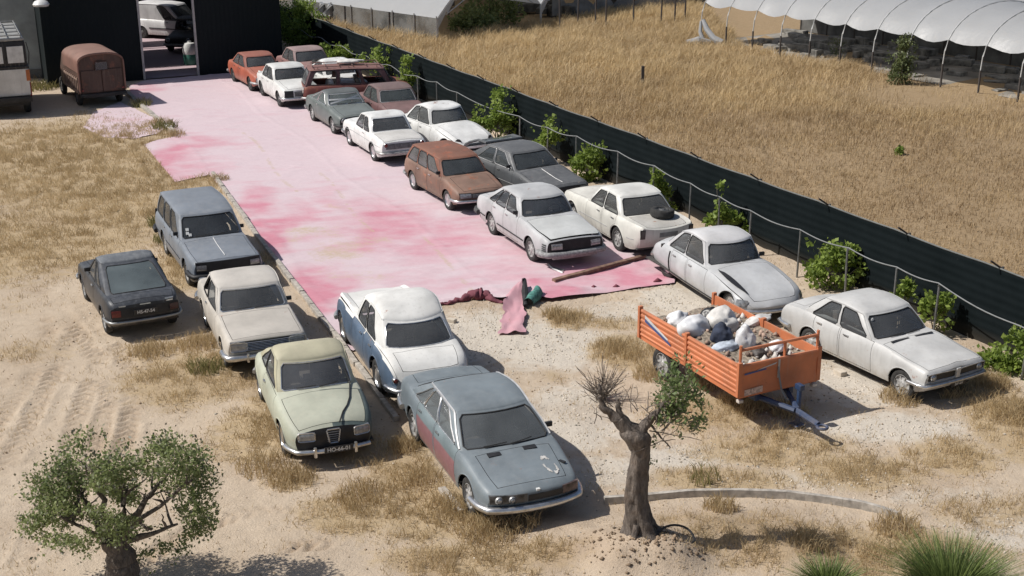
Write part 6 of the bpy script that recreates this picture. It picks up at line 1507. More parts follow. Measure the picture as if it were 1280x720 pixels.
for sg in (-1, 1): m = MB(); m.box((h-.02, sg*(w-.05), .56), (.09, .10, .06)); m.build('marker_lamp', simple('pale_marker', (.55, .5, .45), .4), tr, bevel=.01)
# the load
def tloc(x, y, z=0): q = Matrix.Rotation(TA, 3, 'Z') @ Vector((x, y, z)); return TP+q
nxg, nyg = 46, 26; X, Y = np.meshgrid(np.linspace(-h+.03, h-.04, nxg), np.linspace(-w+.03, w-.03, nyg)); Z = 1.02+.22*fbm(X*2.2+5, Y*2.2, 4)-.10*(np.abs(X)/h)**2+.10*np.exp(-((X+.3)**2+(Y+.1)**2)*2)
I = np.arange(nxg*nyg).reshape(nyg, nxg); F = np.stack([I[:-1, :-1].ravel(), I[:-1, 1:].ravel(), I[1:, 1:].ravel(), I[1:, :-1].ravel()], 1)
V = np.stack([X.ravel(), Y.ravel(), np.minimum(Z.ravel(), 1.30)], 1); rub = link('rubble_heap', quad_mesh('rubble_heap', V, F, simple('rubble_dust', (.27, .225, .175), .95, 0, .5, 16), None, True)); rub.location = TP; rub.rotation_euler = (0, 0, TA); stuff(rub, 'brown rubble and earth filling the bed of the orange trailer', 'rubble')
bs = np.array([(1, 0, 0), (0, 1, 0), (-1, 0, 0), (0, -1, 0), (0, 0, .9), (0, 0, -.6)]); fcs = np.array([(0, 1, 4), (1, 2, 4), (2, 3, 4), (3, 0, 4), (1, 0, 5), (2, 1, 5), (3, 2, 5), (0, 3, 5)])
for nm, n, mt, s0, s1, xr in (('rubble_chunks', 190, simple('brick_rubble', (.34, .24, .185), .9, 0, .5, 2), .02, .085, (-1.55, 1.55)), ('plaster_chunks', 80, simple('white_plaster', (.60, .57, .53), .9, 0, .2, 3), .02, .095, (-.9, 1.58))):
    x = rng.uniform(*xr, n); y = rng.uniform(-w+.08, w-.08, n)
    if nm == 'plaster_chunks': x[:50] = rng.uniform(1.1, 1.58, 50); y[50:64] = rng.uniform(.5, w-.1, 14)
    z = 1.03+.22*fbm(x*2.2+5, y*2.2, 4)-.10*(np.abs(x)/h)**2+.10*np.exp(-((x+.3)**2+(y+.1)**2)*2); r_ = (s0+(s1-s0)*rng.random(n)**2)[:, None, None]; V = bs[None]*r_*(.5+.9*rng.random((n, 6, 1)))+np.stack([x, y, z+.01], 1)[:, None, :]
    o = link(nm, quad_mesh(nm, V.reshape(-1, 3), (fcs[None]+(np.arange(n)*6)[:, None, None]).reshape(-1, 3), mt)); o.location = TP; o.rotation_euler = (0, 0, TA); stuff(o, {'rubble_chunks': 'broken brick lumps lying over the rubble in the orange trailer', 'plaster_chunks': 'white plaster lumps strewn in the front of the orange trailer'}[nm], 'rubble')
def sack(name, label, cat, px, py, z, size, mat, rot, seed):
    bm = bmesh.new(); bmesh.ops.create_icosphere(bm, subdivisions=4, radius=1)
    for v in bm.verts:
        d = v.co.copy(); f = 1+.30*(float(fbm(np.array([d.x*1.6+seed]), np.array([d.y*1.6+d.z*1.3+seed]), 3)[0])-.5)*2; f += .07*math.sin(4*d.x+3*d.z+seed)*math.sin(4*d.y-2*d.z+seed)+.05*abs(math.sin(8*d.x-5*d.y+6*d.z+seed))-.03
        v.co = Vector((d.x*size[0]*f, d.y*size[1]*f, max(d.z, -.7)*size[2]*f))
        if d.z > .75: v.co.z += (d.z-.75)*size[2]*.9
    me = bpy.data.meshes.new(name); bm.to_mesh(me); bm.free(); me.polygons.foreach_set('use_smooth', [True]*len(me.polygons)); me.materials.append(mat); o = link(name, me); x, y = G(px, py, z); o.location = (x, y, z-.05); o.rotation_euler = (random.uniform(-.2, .2), random.uniform(-.3, .3), rot); return tag(o, label, cat)
PL_W = simple('white_plastic_sack', (.66, .66, .67), .5, 0, .15, 5); PL_C = simple('cream_plastic_sack', (.60, .58, .55), .55, 0, .2, 5); PL_B = simple('black_plastic_bag', (.018, .018, .02), .4, 0, .4); CLB = simple('navy_cloth', (.035, .045, .075), .9, 0, .3, 8); PL_G = simple('blue_white_sack', (.44, .49, .56), .6, 0, .25, 7)
sh2 = sack('crumpled_sheet', 'crumpled white sheet lying on the roof rack of the rusty red estate', 'sheet', 428, 87, 1.60, (.52, .30, .08), PL_C, R(13), 21.0); sh2.rotation_euler = (0, 0, R(13)); sh2.location = Vector((-6.15, 52.3, 1.67))+Matrix.Rotation(R(13), 3, 'Z') @ Vector((-.15, .05, 0))
sack('rubble_sack', 'bulging white plastic sack lying left in the load of the orange trailer', 'sack', 868, 408, 1.30, (.36, .26, .22), PL_W, .5, 1.0)
sack('rubbish_bag', 'shiny black bin bag between the white sacks in the orange trailer', 'bag', 886, 396, 1.34, (.20, .19, .20), PL_B, .2, 4.0)
sack('rubble_sack', 'tall cream sack standing in the middle of the load, dark cloth in front of it', 'sack', 902, 400, 1.38, (.26, .30, .27), PL_C, 1.0, 7.0)
sack('dark_cloth', 'bundle of dark navy cloth draped in front of the cream sack', 'cloth', 902, 415, 1.36, (.20, .22, .20), CLB, .3, 9.0)
sack('rubble_sack', 'pale blue grey sack leaning towards the headboard rail of the trailer', 'sack', 931, 422, 1.30, (.17, .20, .27), PL_W, .9, 12.0)
sack('rubble_sack', 'flat blue and white sack at the front of the dark cloth in the trailer', 'sack', 908, 430, 1.20, (.30, .18, .10), PL_G, .4, 15.0)
sack('rubble_sack', 'white sack half buried at the back left corner of the trailer load', 'sack', 846, 396, 1.24, (.24, .20, .14), PL_W, .8, 25.0)
sack('rubble_sack', 'flattened cream sack along the far side board of the trailer', 'sack', 946, 398, 1.22, (.34, .17, .09), PL_C, .6, 28.0)
sack('rubble_sack', 'small white sack against the front board under the headboard rail', 'sack', 972, 430, 1.22, (.19, .15, .10), PL_W, 1.2, 31.0)
sack('rubbish_bag', 'small dark bag in the front corner of the trailer under the headboard rail', 'bag', 947, 438, 1.20, (.14, .16, .12), simple('brown_black_bag', (.06, .05, .045), .6), .4, 18.0)

# ------------------------------------------------------------------ vegetation
def at(px, py, Y):
    """point on the vertical plane y = Y seen at a pixel"""
    du, dv = px-640, py-360; u = CR*du+SR*dv; v = -SR*du+CR*dv; d = (u/FPX, CP-v/FPX*SP, -SP-v/FPX*CP); t = Y/d[1]; return Vector((d[0]*t, Y, CAM_H+d[2]*t))
def foliage(name, clumps, n, size, mat, parent=None, aspect=.42, flat=.0):
    C_ = np.array([c[:3] for c in clumps]); Rr = np.array([c[3] for c in clumps]); w = Rr**2.2; w /= w.sum()
    k = rng.choice(len(clumps), n, p=w); d = rng.normal(size=(n, 3)); d /= np.linalg.norm(d, axis=1)[:, None]; rad = rng.random(n)**.45
    sub = 1+.28*np.sin(d[:, 0]*5+k)*np.sin(d[:, 1]*6+2*k)+.15*np.sin(d[:, 2]*9+k*3)
    p = C_[k]+d*(rad*sub)[:, None]*Rr[k][:, None]*np.array([1, 1, .85])
    # thin out in noise-shaped gaps
    keep = fbm(p[:, 0]*3.1+7, p[:, 2]*3.1+p[:, 1]*2.3, 3) > .40; p, d, k = p[keep], d[keep], k[keep]; n = len(p)
    a = rng.normal(size=(n, 3))+d*.6+np.array([0, 0, .25]); a /= np.linalg.norm(a, axis=1)[:, None]; b = np.cross(a, rng.normal(size=(n, 3))); b /= np.linalg.norm(b, axis=1)[:, None]
    s = size*(.55+.9*rng.random(n))[:, None]; V = np.stack([p, p+a*s*.5+b*s*aspect, p+a*s, p+a*s*.5-b*s*aspect], 1).reshape(-1, 3)
    rnd = np.clip(.55*rng.random(n)+.45*fbm(p[:, 0]*2+3, p[:, 1]*2+p[:, 2]*2, 3), 0, 1); F = np.arange(4*n).reshape(n, 4)
    return link(name, quad_mesh(name, V, F, mat, {'rnd': np.repeat(rnd, 4)}), parent)
def blades(name, x, y, z, h, w, lean, mat, rnd, parent=None, dirang=None):
    n = len(x); a = rng.random(n)*2*np.pi; ld = a if dirang is None else dirang
    dx, dy = np.cos(a)*w/2, np.sin(a)*w/2; lx, ly = np.cos(ld)*lean*h, np.sin(ld)*lean*h
    V = np.empty((n, 6, 3)); V[:, 0] = np.stack([x-dx, y-dy, z-.02], 1); V[:, 1] = np.stack([x+dx, y+dy, z-.02], 1)
    V[:, 2] = np.stack([x+dx*.8+lx*.35, y+dy*.8+ly*.35, z+h*.6], 1); V[:, 3] = np.stack([x-dx*.8+lx*.35, y-dy*.8+ly*.35, z+h*.6], 1)
    zt = z+h*np.sqrt(np.clip(1-.5*lean**2, .25, 1)); V[:, 4] = np.stack([x+dx*.2+lx, y+dy*.2+ly, zt], 1); V[:, 5] = np.stack([x-dx*.2+lx, y-dy*.2+ly, zt], 1)
    b = np.arange(n)[:, None]*6; F = np.concatenate([b+np.array([0, 1, 2, 3]), b+np.array([3, 2, 4, 5])], 0)
    return link(name, quad_mesh(name, V.reshape(-1, 3), F, mat, {'rnd': np.repeat(rnd, 6)}), parent)
DRYM = leafmat('dry_grass_blades', (.36, .26, .13), (.74, .60, .38), .35)
FLDM = leafmat('golden_field_grass', (.30, .205, .11), (.66, .505, .275), .35)
GRNM = leafmat('weed_green', (.055, .075, .025), (.20, .22, .085), .3)
CARS = [(c['root'].location.x, c['root'].location.y, c['root'].rotation_euler.z, c['L'], c['W']) for c in ALLCARS]
def clear_of_cars(x, y, pad=-.12):
    ok = np.ones(len(x), bool)
    for cx, cy, a, L, W in CARS:
        u = (x-cx)*math.cos(a)+(y-cy)*math.sin(a); v = -(x-cx)*math.sin(a)+(y-cy)*math.cos(a); ok &= ~((np.abs(u) < L/2+pad) & (np.abs(v) < W/2+pad))
    return ok
def yard_grass(n, hmin, hmax, seed_off):
    x = rng.uniform(-21, 11, n); y = 15.5+(58-15.5)*rng.random(n)**1.6
    m = np.maximum(blobs(x, y, DRY), .20*(y < 34))*(.35+1.1*fbm(x*1.4+seed_off, y*1.4, 4)); tuft = fbm(x*4.2, y*4.2+seed_off, 2)
    k = (rng.random(n) < np.clip(m*1.5-.22, 0, 1)*np.clip(tuft*2.4-.62, 0.05, 1)) & (fence_side(x, y) < -.15) & clear_of_cars(x, y)
    x, y, tuft, m = x[k], y[k], tuft[k], m[k]; c = ~in_poly(x, y, CARPET) & ~((((x-SH0[0])*SHN[0]+(y-SH0[1])*SHN[1]) > -.2)); x, y, tuft, m = x[c], y[c], tuft[c], m[c]
    h = (hmin+(hmax-hmin)*rng.random(len(x))**1.6)*(.5+1.0*tuft)*np.clip(m+.3, .5, 1.1); return x, y, h
x, y, h = yard_grass(1500000, .03, .22, 0.0)
z = ground_h(x, y); o = blades('dry_grass', x, y, z, h, (.004+.005*rng.random(len(x))+.00016*y), .3+.8*rng.random(len(x)), DRYM, np.clip(.25*rng.random(len(x))+.75*fbm(x*1.1+2, y*1.1, 4)+.25*(rng.random(len(x))-.5), 0, 1))
stuff(o, 'patchy dry yellow grass growing over the sand between the parked cars', 'grass')
# taller weeds at wheels, kerbs and in front of bumpers
WEEDS = [(330, 585, .5, 60), (365, 600, .45, 60), (455, 620, .5, 80), (520, 600, .5, 60), (610, 665, .5, 110), (560, 640, .5, 80), (650, 655, .35, 50), (705, 400, .35, 50), (690, 395, .3, 30), (930, 505, .5, 120), (985, 515, .4, 60), (880, 480, .4, 60), (770, 440, .5, 60), (815, 470, .4, 60), (250, 430, .5, 80), (190, 440, .5, 60), (230, 330, .4, 40), (218, 310, .3, 40), (1125, 500, .4, 60), (1180, 490, .4, 50), (1240, 480, .4, 60), (1270, 520, .5, 80), (505, 560, .3, 50), (440, 540, .3, 40), (175, 130, .5, 30), (200, 155, .5, 40), (215, 170, .5, 40), (275, 225, .3, 30), (40, 95, .9, 90), (30, 110, .8, 60), (1010, 690, .4, 60), (1120, 660, .4, 60), (900, 640, .3, 40)]
wx_, wy_, wh_ = [], [], []
for (px, py, rr, k) in WEEDS:
    cx, cy = G(px, py); k *= 6; a = rng.random(k)*2*np.pi; q = rr*rng.random(k)**.6; wx_.append(cx+q*np.cos(a)); wy_.append(cy+q*np.sin(a)); wh_.append((.12+.30*rng.random(k))*(1-.5*q/rr))
x, y, h = np.concatenate(wx_), np.concatenate(wy_), np.concatenate(wh_); k = clear_of_cars(x, y, -.25); x, y, h = x[k], y[k], h[k]
o = blades('tall_weeds', x, y, ground_h(x, y), h, .008+.008*rng.random(len(x))+.0001*y, .2+.6*rng.random(len(x)), DRYM, np.clip(rng.random(len(x))*.7+.05, 0, 1)); stuff(o, 'tall dry weeds standing at wheels, bumpers and kerbs', 'weeds')
# green weeds: by the estate, at the grey wall
gxw, gyw = [], []
for (px, py, rr, k) in ((225, 300, .7, 500), (212, 280, .6, 400), (240, 320, .4, 300), (255, 345, .3, 200), (35, 85, 1.6, 900), (28, 70, 1.6, 700), (45, 110, 1.0, 500), (178, 132, .4, 120), (205, 160, .5, 200), (258, 462, .4, 200), (880, 600, .3, 60)):
    cx, cy = G(px, py); a = rng.random(k)*2*np.pi; q = rr*rng.random(k)**.6; gxw.append(cx+q*np.cos(a)); gyw.append(cy+q*np.sin(a))
x, y = np.concatenate(gxw), np.concatenate(gyw); k = clear_of_cars(x, y); x, y = x[k], y[k]
o = blades('green_weeds', x, y, ground_h(x, y), .08+.28*rng.random(len(x)), .012+.0004*y, .3+.6*rng.random(len(x)), leafmat('olive_weed', (.12, .12, .045), (.34, .30, .13), .3), rng.random(len(x))); stuff(o, 'greenish weeds beside the estate car and at the foot of the grey wall', 'weeds')
# golden field
n = 900000; x = rng.uniform(-18, 33, n); y = 20+(92-20)*rng.random(n)**.8; f = fence_side(x, y)
tall = np.clip((y-44+.20*(x-2))/14, 0, 1)*np.clip(1-(x-9)/16, .25, 1)
den = np.clip(fbm(x*.55+3, y*.55, 4)*1.5-.02, .45, 1)*np.clip((f-.55)/.9, 0, 1)
tun = ((x-9.6)*(48.6-67.6)-(y-67.6)*(22-9.6)) / math.hypot(12.4, 19)    # < 0 : under or behind the long tunnel
inside_g = (((x-VL[0])*-dv_[1]+(y-VL[1])*dv_[0]) > .4) & (((x-VL[0])*dv_[0]+(y-VL[1])*dv_[1]) > -.2) & (((x-VL[0])*dv_[0]+(y-VL[1])*dv_[1]) < sp_*3)
bare = np.exp(-(((x-17.0)/4.2)**2+((y-53.5)/4.0)**2)**2)
k = (f > .6) & (rng.random(n) < den) & ~((tun < -.4) & (x > 11.5)) & ~inside_g & (rng.random(n) > bare*.92) & ~((dsh := (x-SH0[0])*SHN[0]+(y-SH0[1])*SHN[1]) > 30)
x, y, tall = x[k], y[k], tall[k]; cl = fbm(x*1.3, y*1.3+5, 4)
h = (.14+.42*tall)*(.35+1.1*cl)*(.6+.7*rng.random(len(x))); rnd = np.clip(.05+.50*tall+.55*(cl-.5)+.32*rng.random(len(x))+.5*(fbm(x*.25, y*.25+2, 3)-.5), 0, 1)
o = blades('field_grass', x, y, ground_h(x, y), h, .006+.008*rng.random(len(x))+.00013*y, .2+.8*rng.random(len(x)), FLDM, rnd, None, rng.normal(.6, 1.3, len(x))); stuff(o, 'tall golden dry grass filling the field beyond the dark fence', 'grass')

# stones and pale chips
def chips(name, n, mat, sel, smin, smax):
    x = rng.uniform(-11, 11, n*8); y = rng.uniform(15.6, 33, n*8); s = sel(x, y); k = (rng.random(n*8) < s) & (fence_side(x, y) < -.1) & ~in_poly(x, y, CARPET) & clear_of_cars(x, y); x, y = x[k][:n], y[k][:n]; m_ = len(x)
    base = np.array([(1, 0, 0), (0, 1, 0), (-1, 0, 0), (0, -1, 0), (0, 0, .8), (0, 0, -.5)]); fc = np.array([(0, 1, 4), (1, 2, 4), (2, 3, 4), (3, 0, 4), (1, 0, 5), (2, 1, 5), (3, 2, 5), (0, 3, 5)])
    r_ = (smin+(smax-smin)*rng.random(m_)**3)[:, None, None]; V = base[None]*r_*(.6+.8*rng.random((m_, 6, 1))); a = rng.random(m_)*6.3; c, s_ = np.cos(a), np.sin(a)
    V = np.stack([V[:, :, 0]*c[:, None]-V[:, :, 1]*s_[:, None]+x[:, None], V[:, :, 0]*s_[:, None]+V[:, :, 1]*c[:, None]+y[:, None], V[:, :, 2]+ground_h(x, y)[:, None]], 2)
    F = (fc[None]+(np.arange(m_)*6)[:, None, None]).reshape(-1, 3); return link(name, quad_mesh(name, V.reshape(-1, 3), F, mat))
stuff(chips('gravel', 9000, simple('limestone_chip', (.52, .465, .39), .9, 0, .45, 1.5), lambda x, y: np.clip(blobs(x, y, PALE)*.9+.02, 0, 1), .006, .034), 'pale limestone chips scattered over the yard', 'gravel')
stuff(chips('clods', 5000, simple('earth_clod', (.33, .245, .16), .95, 0, .3, 3), lambda x, y: np.clip(.08+.5*(fbm(x*.8, y*.8, 3) > .52)+blobs(x, y, [q for q in MOUND])*2, 0, 1), .005, .030), 'brown clods and litter scattered over the sand', 'earth')
# a few single stones by the pale silver saloon
for px, py, s_, lb in ((1050, 468, .13, 'pale block of stone on the gravel between the orange trailer and the silver saloon'), (565, 402, .10, 'flat grey stone on the gravel beside the white over blue saloon')):
    m = MB(); m.box((0, 0, s_*.3), (s_*2, s_*1.2, s_*.9), Matrix.Rotation(random.random()*3, 3, 'Z')); o = m.build('stone', simple('stone_block', (.52, .46, .38), .9), None, smooth=False, bevel=.02); o.location = (*G(px, py), 0); tag(o, lb, 'stone')

# trees
def bark_mat():
    t = NT('grey_bark'); co = t.coord(); mp = t.n('ShaderNodeMapping'); mp.inputs['Scale'].default_value = (16, 16, 4); t.l(co, mp.inputs[0]); n = t.noise(mp.outputs[0], 1.3, 7, .7); n2 = t.noise(co, 5, 4)
    c = t.mix(t.mapr(n, .3, .7), (.045, .036, .03), (.235, .195, .165)); c = t.mix(t.mapr(n2, .5, .75, 0, .5), c, (.17, .12, .085)); t.l(c, t.b.inputs['Base Color']); t.b.inputs['Roughness'].default_value = .95; t.bump(n, 1.0, .05); return t.m
BARK = bark_mat(); TWIG = simple('dry_twigs', (.17, .14, .115), .95, 0, .3)
def limb(m, p0, p1, r0, r1, wob=.06, n=7, seg=8):
    p0, p1 = Vector(p0), Vector(p1); pts = []; rs = []
    for i in range(n+1):
        t = i/n; q = p0.lerp(p1, t); k = math.sin(math.pi*t)*wob if 0 < i < n else 0
        pts.append(q+Vector((random.uniform(-1, 1), random.uniform(-1, 1), random.uniform(-.5, .5)))*k); rs.append(lerp(r0, r1, t)*(1+.12*math.sin(i*2.3)))
    m.tube(pts, rs, seg); return pts
OLM = leafmat('olive_leaves', (.085, .125, .04), (.37, .42, .18), .5)
OY = 16.75
ol = thing('olive_tree', 'bushy green olive tree with short thick trunk at the bottom left of the picture', 'tree', (-5.62, OY, 0))
B0 = Vector((-5.62, OY, 0))
m = MB(); fork = at(140, 672, OY)-B0
limb(m, (0, 0, -.1), (.0, 0, .45), .27, .21, .02, 5, 10); limb(m, (0, 0, .40), fork, .215, .17, .02, 4, 10); tr_ = m.build('trunk', BARK, ol, angle=70)
BR = [((85, 600), .25), ((115, 585), -.2), ((160, 610), .0), ((222, 655), -.1), ((215, 585), .35), ((240, 600), -.3), ((75, 645), -.35)]
ends = []
for k, ((px, py), dy) in enumerate(BR):
    m = MB(); e = at(px, py, OY+dy)-B0; limb(m, fork+Vector((0, 0, -.12)), e, .070 if k < 5 else .045, .016, .05, 7, 7)
    for _ in range(4):
        s = fork.lerp(e, random.uniform(.5, .95)); limb(m, s, s+Vector((random.uniform(-.4, .4), random.uniform(-.4, .4), random.uniform(.05, .4))), .022, .006, .03, 4, 5)
    m.build('limb', BARK, ol, angle=70)
CL = []
for (px, py, r_, dy) in ((108, 570, 32, .1), (135, 590, 34, -.3), (92, 598, 38, .3), (60, 605, 26, -.1), (62, 640, 32, .2), (105, 635, 42, -.35), (45, 655, 20, 0), (135, 640, 34, .3), (90, 665, 34, -.2), (150, 615, 22, .5), (202, 560, 22, .2), (218, 578, 30, -.2), (240, 575, 22, .3), (250, 600, 20, 0), (225, 605, 22, .45), (248, 630, 24, -.2), (232, 655, 26, .1), (215, 680, 20, .2), (255, 655, 16, 0), (180, 700, 16, .1), (178, 620, 16, .3), (185, 650, 16, .45), (160, 640, 24, .5), (130, 610, 30, -.5), (150, 660, 22, -.5), (165, 590, 18, .1), (190, 575, 18, -.1), (200, 590, 16, .5)):
    p = at(px, py, OY+dy)-B0; CL.append((p.x, p.y, p.z, r_/88))
foliage('crown', [(c[0], c[1], c[2], c[3]*1.16) for c in CL], 24000, .050, OLM, ol, .30)
foliage('crown_twigs', [(c[0], c[1], c[2]+.04, c[3]*1.40) for c in CL], 4200, .050, leafmat('grey_olive_leaves', (.10, .105, .07), (.24, .23, .15), .2), ol, .3)

SB = Vector((1.93, 17.55, 0)); SB.z = gz(1.93, 17.55)
sp = thing('stump_tree', 'gnarled pollarded tree with bare twisted trunk and one green sprout on its right', 'tree', SB)
m = MB(); P_ = lambda px, py, dy=0: at(px, py, 17.55+dy)-SB
bz = P_(800, 690)
path = [Vector((bz.x-.02, 0, -.25)), Vector((bz.x, 0, 0)), P_(799, 660), P_(795, 620), P_(797, 590), P_(801, 565), P_(797, 548), P_(790, 532)]
NR, NA = 52, 30; zs_ = [p.z for p in path]; rs_ = [.34, .20, .165, .175, .155, .135, .17, .165]; rows = []
for i in range(NR):
    t = i/(NR-1); z = zs_[0]+(zs_[-1]-zs_[0])*t; cx = float(np.interp(z, zs_, [p.x for p in path])); rr0 = float(np.interp(z, zs_, rs_)); row = []
    if i > NR-4: rr0 *= (.92, .70, .35)[i-(NR-3)]
    for k in range(NA):
        a = 2*math.pi*k/NA; tw = a+z*.55; n1_ = float(fbm(np.array([math.cos(tw)*2.2+7]), np.array([math.sin(tw)*2.2+z*1.1]), 4)[0])-.5; rid = abs(math.sin(3.5*tw+2.2*n1_))**.6; n2_ = float(fbm(np.array([math.cos(a)*5+z*6]), np.array([math.sin(a)*5+z*9]), 3)[0])-.5
        f = 1+.55*n1_+.20*(rid-.6)+.28*n2_+.55*math.exp(-((z-.05)/.22)**2)*max(0, math.sin(2.5*a+.7))+.25*math.exp(-((z-zs_[-1]+.12)/.16)**2)
        row.append((cx+rr0*f*math.cos(a), rr0*f*math.sin(a), z+.03*n1_))
    rows.append(row)
for r0, r1 in zip(rows[:-1], rows[1:]):
    for k in range(NA): k2 = (k+1) % NA; m.face((r0[k], r0[k2], r1[k2], r1[k]))
m.face(rows[-1])
for a in range(5):
    an = a*1.3+.3; m.tube([(bz.x+.14*math.cos(an), .14*math.sin(an), .14), (bz.x+.24*math.cos(an), .24*math.sin(an), .0), (bz.x+.34*math.cos(an+.3), .32*math.sin(an+.3), -.16)], [.07, .05, .02], 7)
m.build('trunk', BARK, sp, angle=75)
m = MB(); limb(m, P_(795, 545), P_(773, 523), .15, .10, .03, 4, 9); limb(m, P_(775, 525), P_(750, 507), .085, .045, .03, 4, 8); limb(m, P_(755, 512), P_(748, 480), .055, .02, .03); limb(m, P_(775, 520), P_(772, 498), .06, .02, .02); limb(m, P_(800, 540), P_(822, 515), .10, .05, .03); m.build('limb', BARK, sp, angle=75)
m = MB()
for k in range(13):
    s = P_(random.uniform(742, 800), random.uniform(498, 530), random.uniform(-.15, .15)); e = s+Vector((random.gauss(-.12, .22), random.gauss(0, .2), random.uniform(.12, .5))); limb(m, s, e, .008, .003, .04, 5, 4)
for k in range(26):
    s = P_(random.uniform(805, 830), random.uniform(510, 560), random.uniform(-.15, .15)); e = s+Vector((random.gauss(.15, .2), random.gauss(0, .2), random.uniform(-.1, .4))); limb(m, s, e, .010, .004, .03, 4, 4)
m.build('dry_twigs', TWIG, sp)
m = MB(); limb(m, P_(815, 525), P_(850, 480), .035, .012, .03); limb(m, P_(820, 520), P_(865, 515), .025, .010, .03); limb(m, P_(812, 530), P_(838, 560), .02, .008, .03); m.build('sprout_stem', BARK, sp)
CL = [(*(P_(px, py, dy)), r_/88) for px, py, r_, dy in ((852, 462, 14, .1), (845, 482, 18, -.15), (860, 492, 17, .2), (836, 500, 14, .1), (866, 515, 16, -.1), (848, 515, 16, .2), (832, 526, 10, -.1), (872, 530, 9, .1), (826, 560, 11, .05), (815, 572, 8, .05), (838, 548, 9, .1))]
foliage('crown', [(c[0], c[1], c[2], c[3]*1.38) for c in CL], 2300, .07, leafmat('sprout_leaves', (.07, .115, .035), (.27, .34, .13), .4), sp, .24)
foliage('grey_leaves', [(c[0]-.03, c[1], c[2]-.05, c[3]*1.3) for c in CL], 900, .06, leafmat('dry_olive_leaves', (.14, .13, .09), (.30, .27, .19), .2), sp, .22)
m = MB(); c = Vector((2.50, 17.35, gz(2.5, 17.35))); m.tube([c+Vector((.28*math.cos(a)-.1, .16*math.sin(a), .02+.16*max(0, math.sin(a)))) for a in np.linspace(-.6, 3.0, 16)], .017, 6); tag(m.build('drip_pipe', RUBBER), 'black drip pipe looped on the earth at the foot of the gnarled tree', 'pipe')
# clods of dug earth heaped round the trunk foot
nC = 420; a = rng.random(nC)*6.283; q = .20+.62*rng.random(nC)**1.3; x = 1.95+q*np.cos(a)*1.15; y = 17.45+q*np.sin(a)*.85; r_ = (.006+.045*rng.random(nC)**3)[:, None, None]; z = ground_h(x, y)
bs_ = np.array([(1, 0, 0), (0, 1, 0), (-1, 0, 0), (0, -1, 0), (0, 0, .8), (0, 0, -.6)]); fc_ = np.array([(0, 1, 4), (1, 2, 4), (2, 3, 4), (3, 0, 4), (1, 0, 5), (2, 1, 5), (3, 2, 5), (0, 3, 5)])
V = bs_[None]*r_*(.5+.9*rng.random((nC, 6, 1)))+np.stack([x, y, z+.006], 1)[:, None, :]
stuff(link('dug_earth', quad_mesh('dug_earth', V.reshape(-1, 3), (fc_[None]+(np.arange(nC)*6)[:, None, None]).reshape(-1, 3), simple('dug_earth', (.25, .18, .12), .95, 0, .45, 3))), 'clods of dug brown earth heaped round the foot of the gnarled tree', 'earth')
# dead bush between the nearest car and the trailer
db = thing('dead_bush', 'grey leafless bush standing on the gravel left of the gnarled tree crown', 'bush', (*G(752, 500), 0)); m = MB()
for k in range(70):
    a = random.random()*6.3; e = Vector((.55*math.cos(a)*random.uniform(.2, 1), .55*math.sin(a)*random.uniform(.2, 1), random.uniform(.15, .75))); pts = limb(m, (random.gauss(0, .05), random.gauss(0, .05), 0), e, .009, .004, .04, 4, 4)
    s = pts[2]; limb(m, s, s+Vector((random.gauss(0, .15), random.gauss(0, .15), random.uniform(.05, .25))), .006, .003, .02, 3, 4)
m.build('stems', TWIG, db)
# spiky green tufts at the bottom right
TUM = leafmat('tuft_green', (.045, .075, .018), (.24, .30, .085), .25)
def tuft(px, py, r_, n, lab):
    cx, cy = G(px, py); t = thing('grass_tuft', lab, 'plant', (cx, cy, gz(cx, cy))); a = rng.random(n)*2*np.pi; q = .32*r_*np.sqrt(rng.random(n)); x, y = q*np.cos(a), q*np.sin(a)
    h = r_*(.75+.45*rng.random(n)); ln = np.clip(.12+.75*q/(.32*r_)+.25*rng.normal(size=n)*.6, 0, 1.1)
    blades('blades', x, y, np.zeros(n), h, .011+.006*rng.random(n), ln, TUM, np.clip(rng.random(n)*.8+.2*(h/r_-.75), 0, 1), t, a+rng.normal(0, .4, n))
    n = n//7; a = rng.random(n)*2*np.pi; q = .35*r_*np.sqrt(rng.random(n)); blades('dry_blades', q*np.cos(a), q*np.sin(a), np.zeros(n), r_*(.5+.5*rng.random(n)), np.full(n, .010), .5+.6*rng.random(n), DRYM, rng.random(n), t, a)
tuft(1186, 768, .88, 2600, 'large spiky green grass tuft at the bottom right corner')
tuft(1034, 752, .52, 1200, 'small spiky green grass tuft at the bottom edge left of the large one')

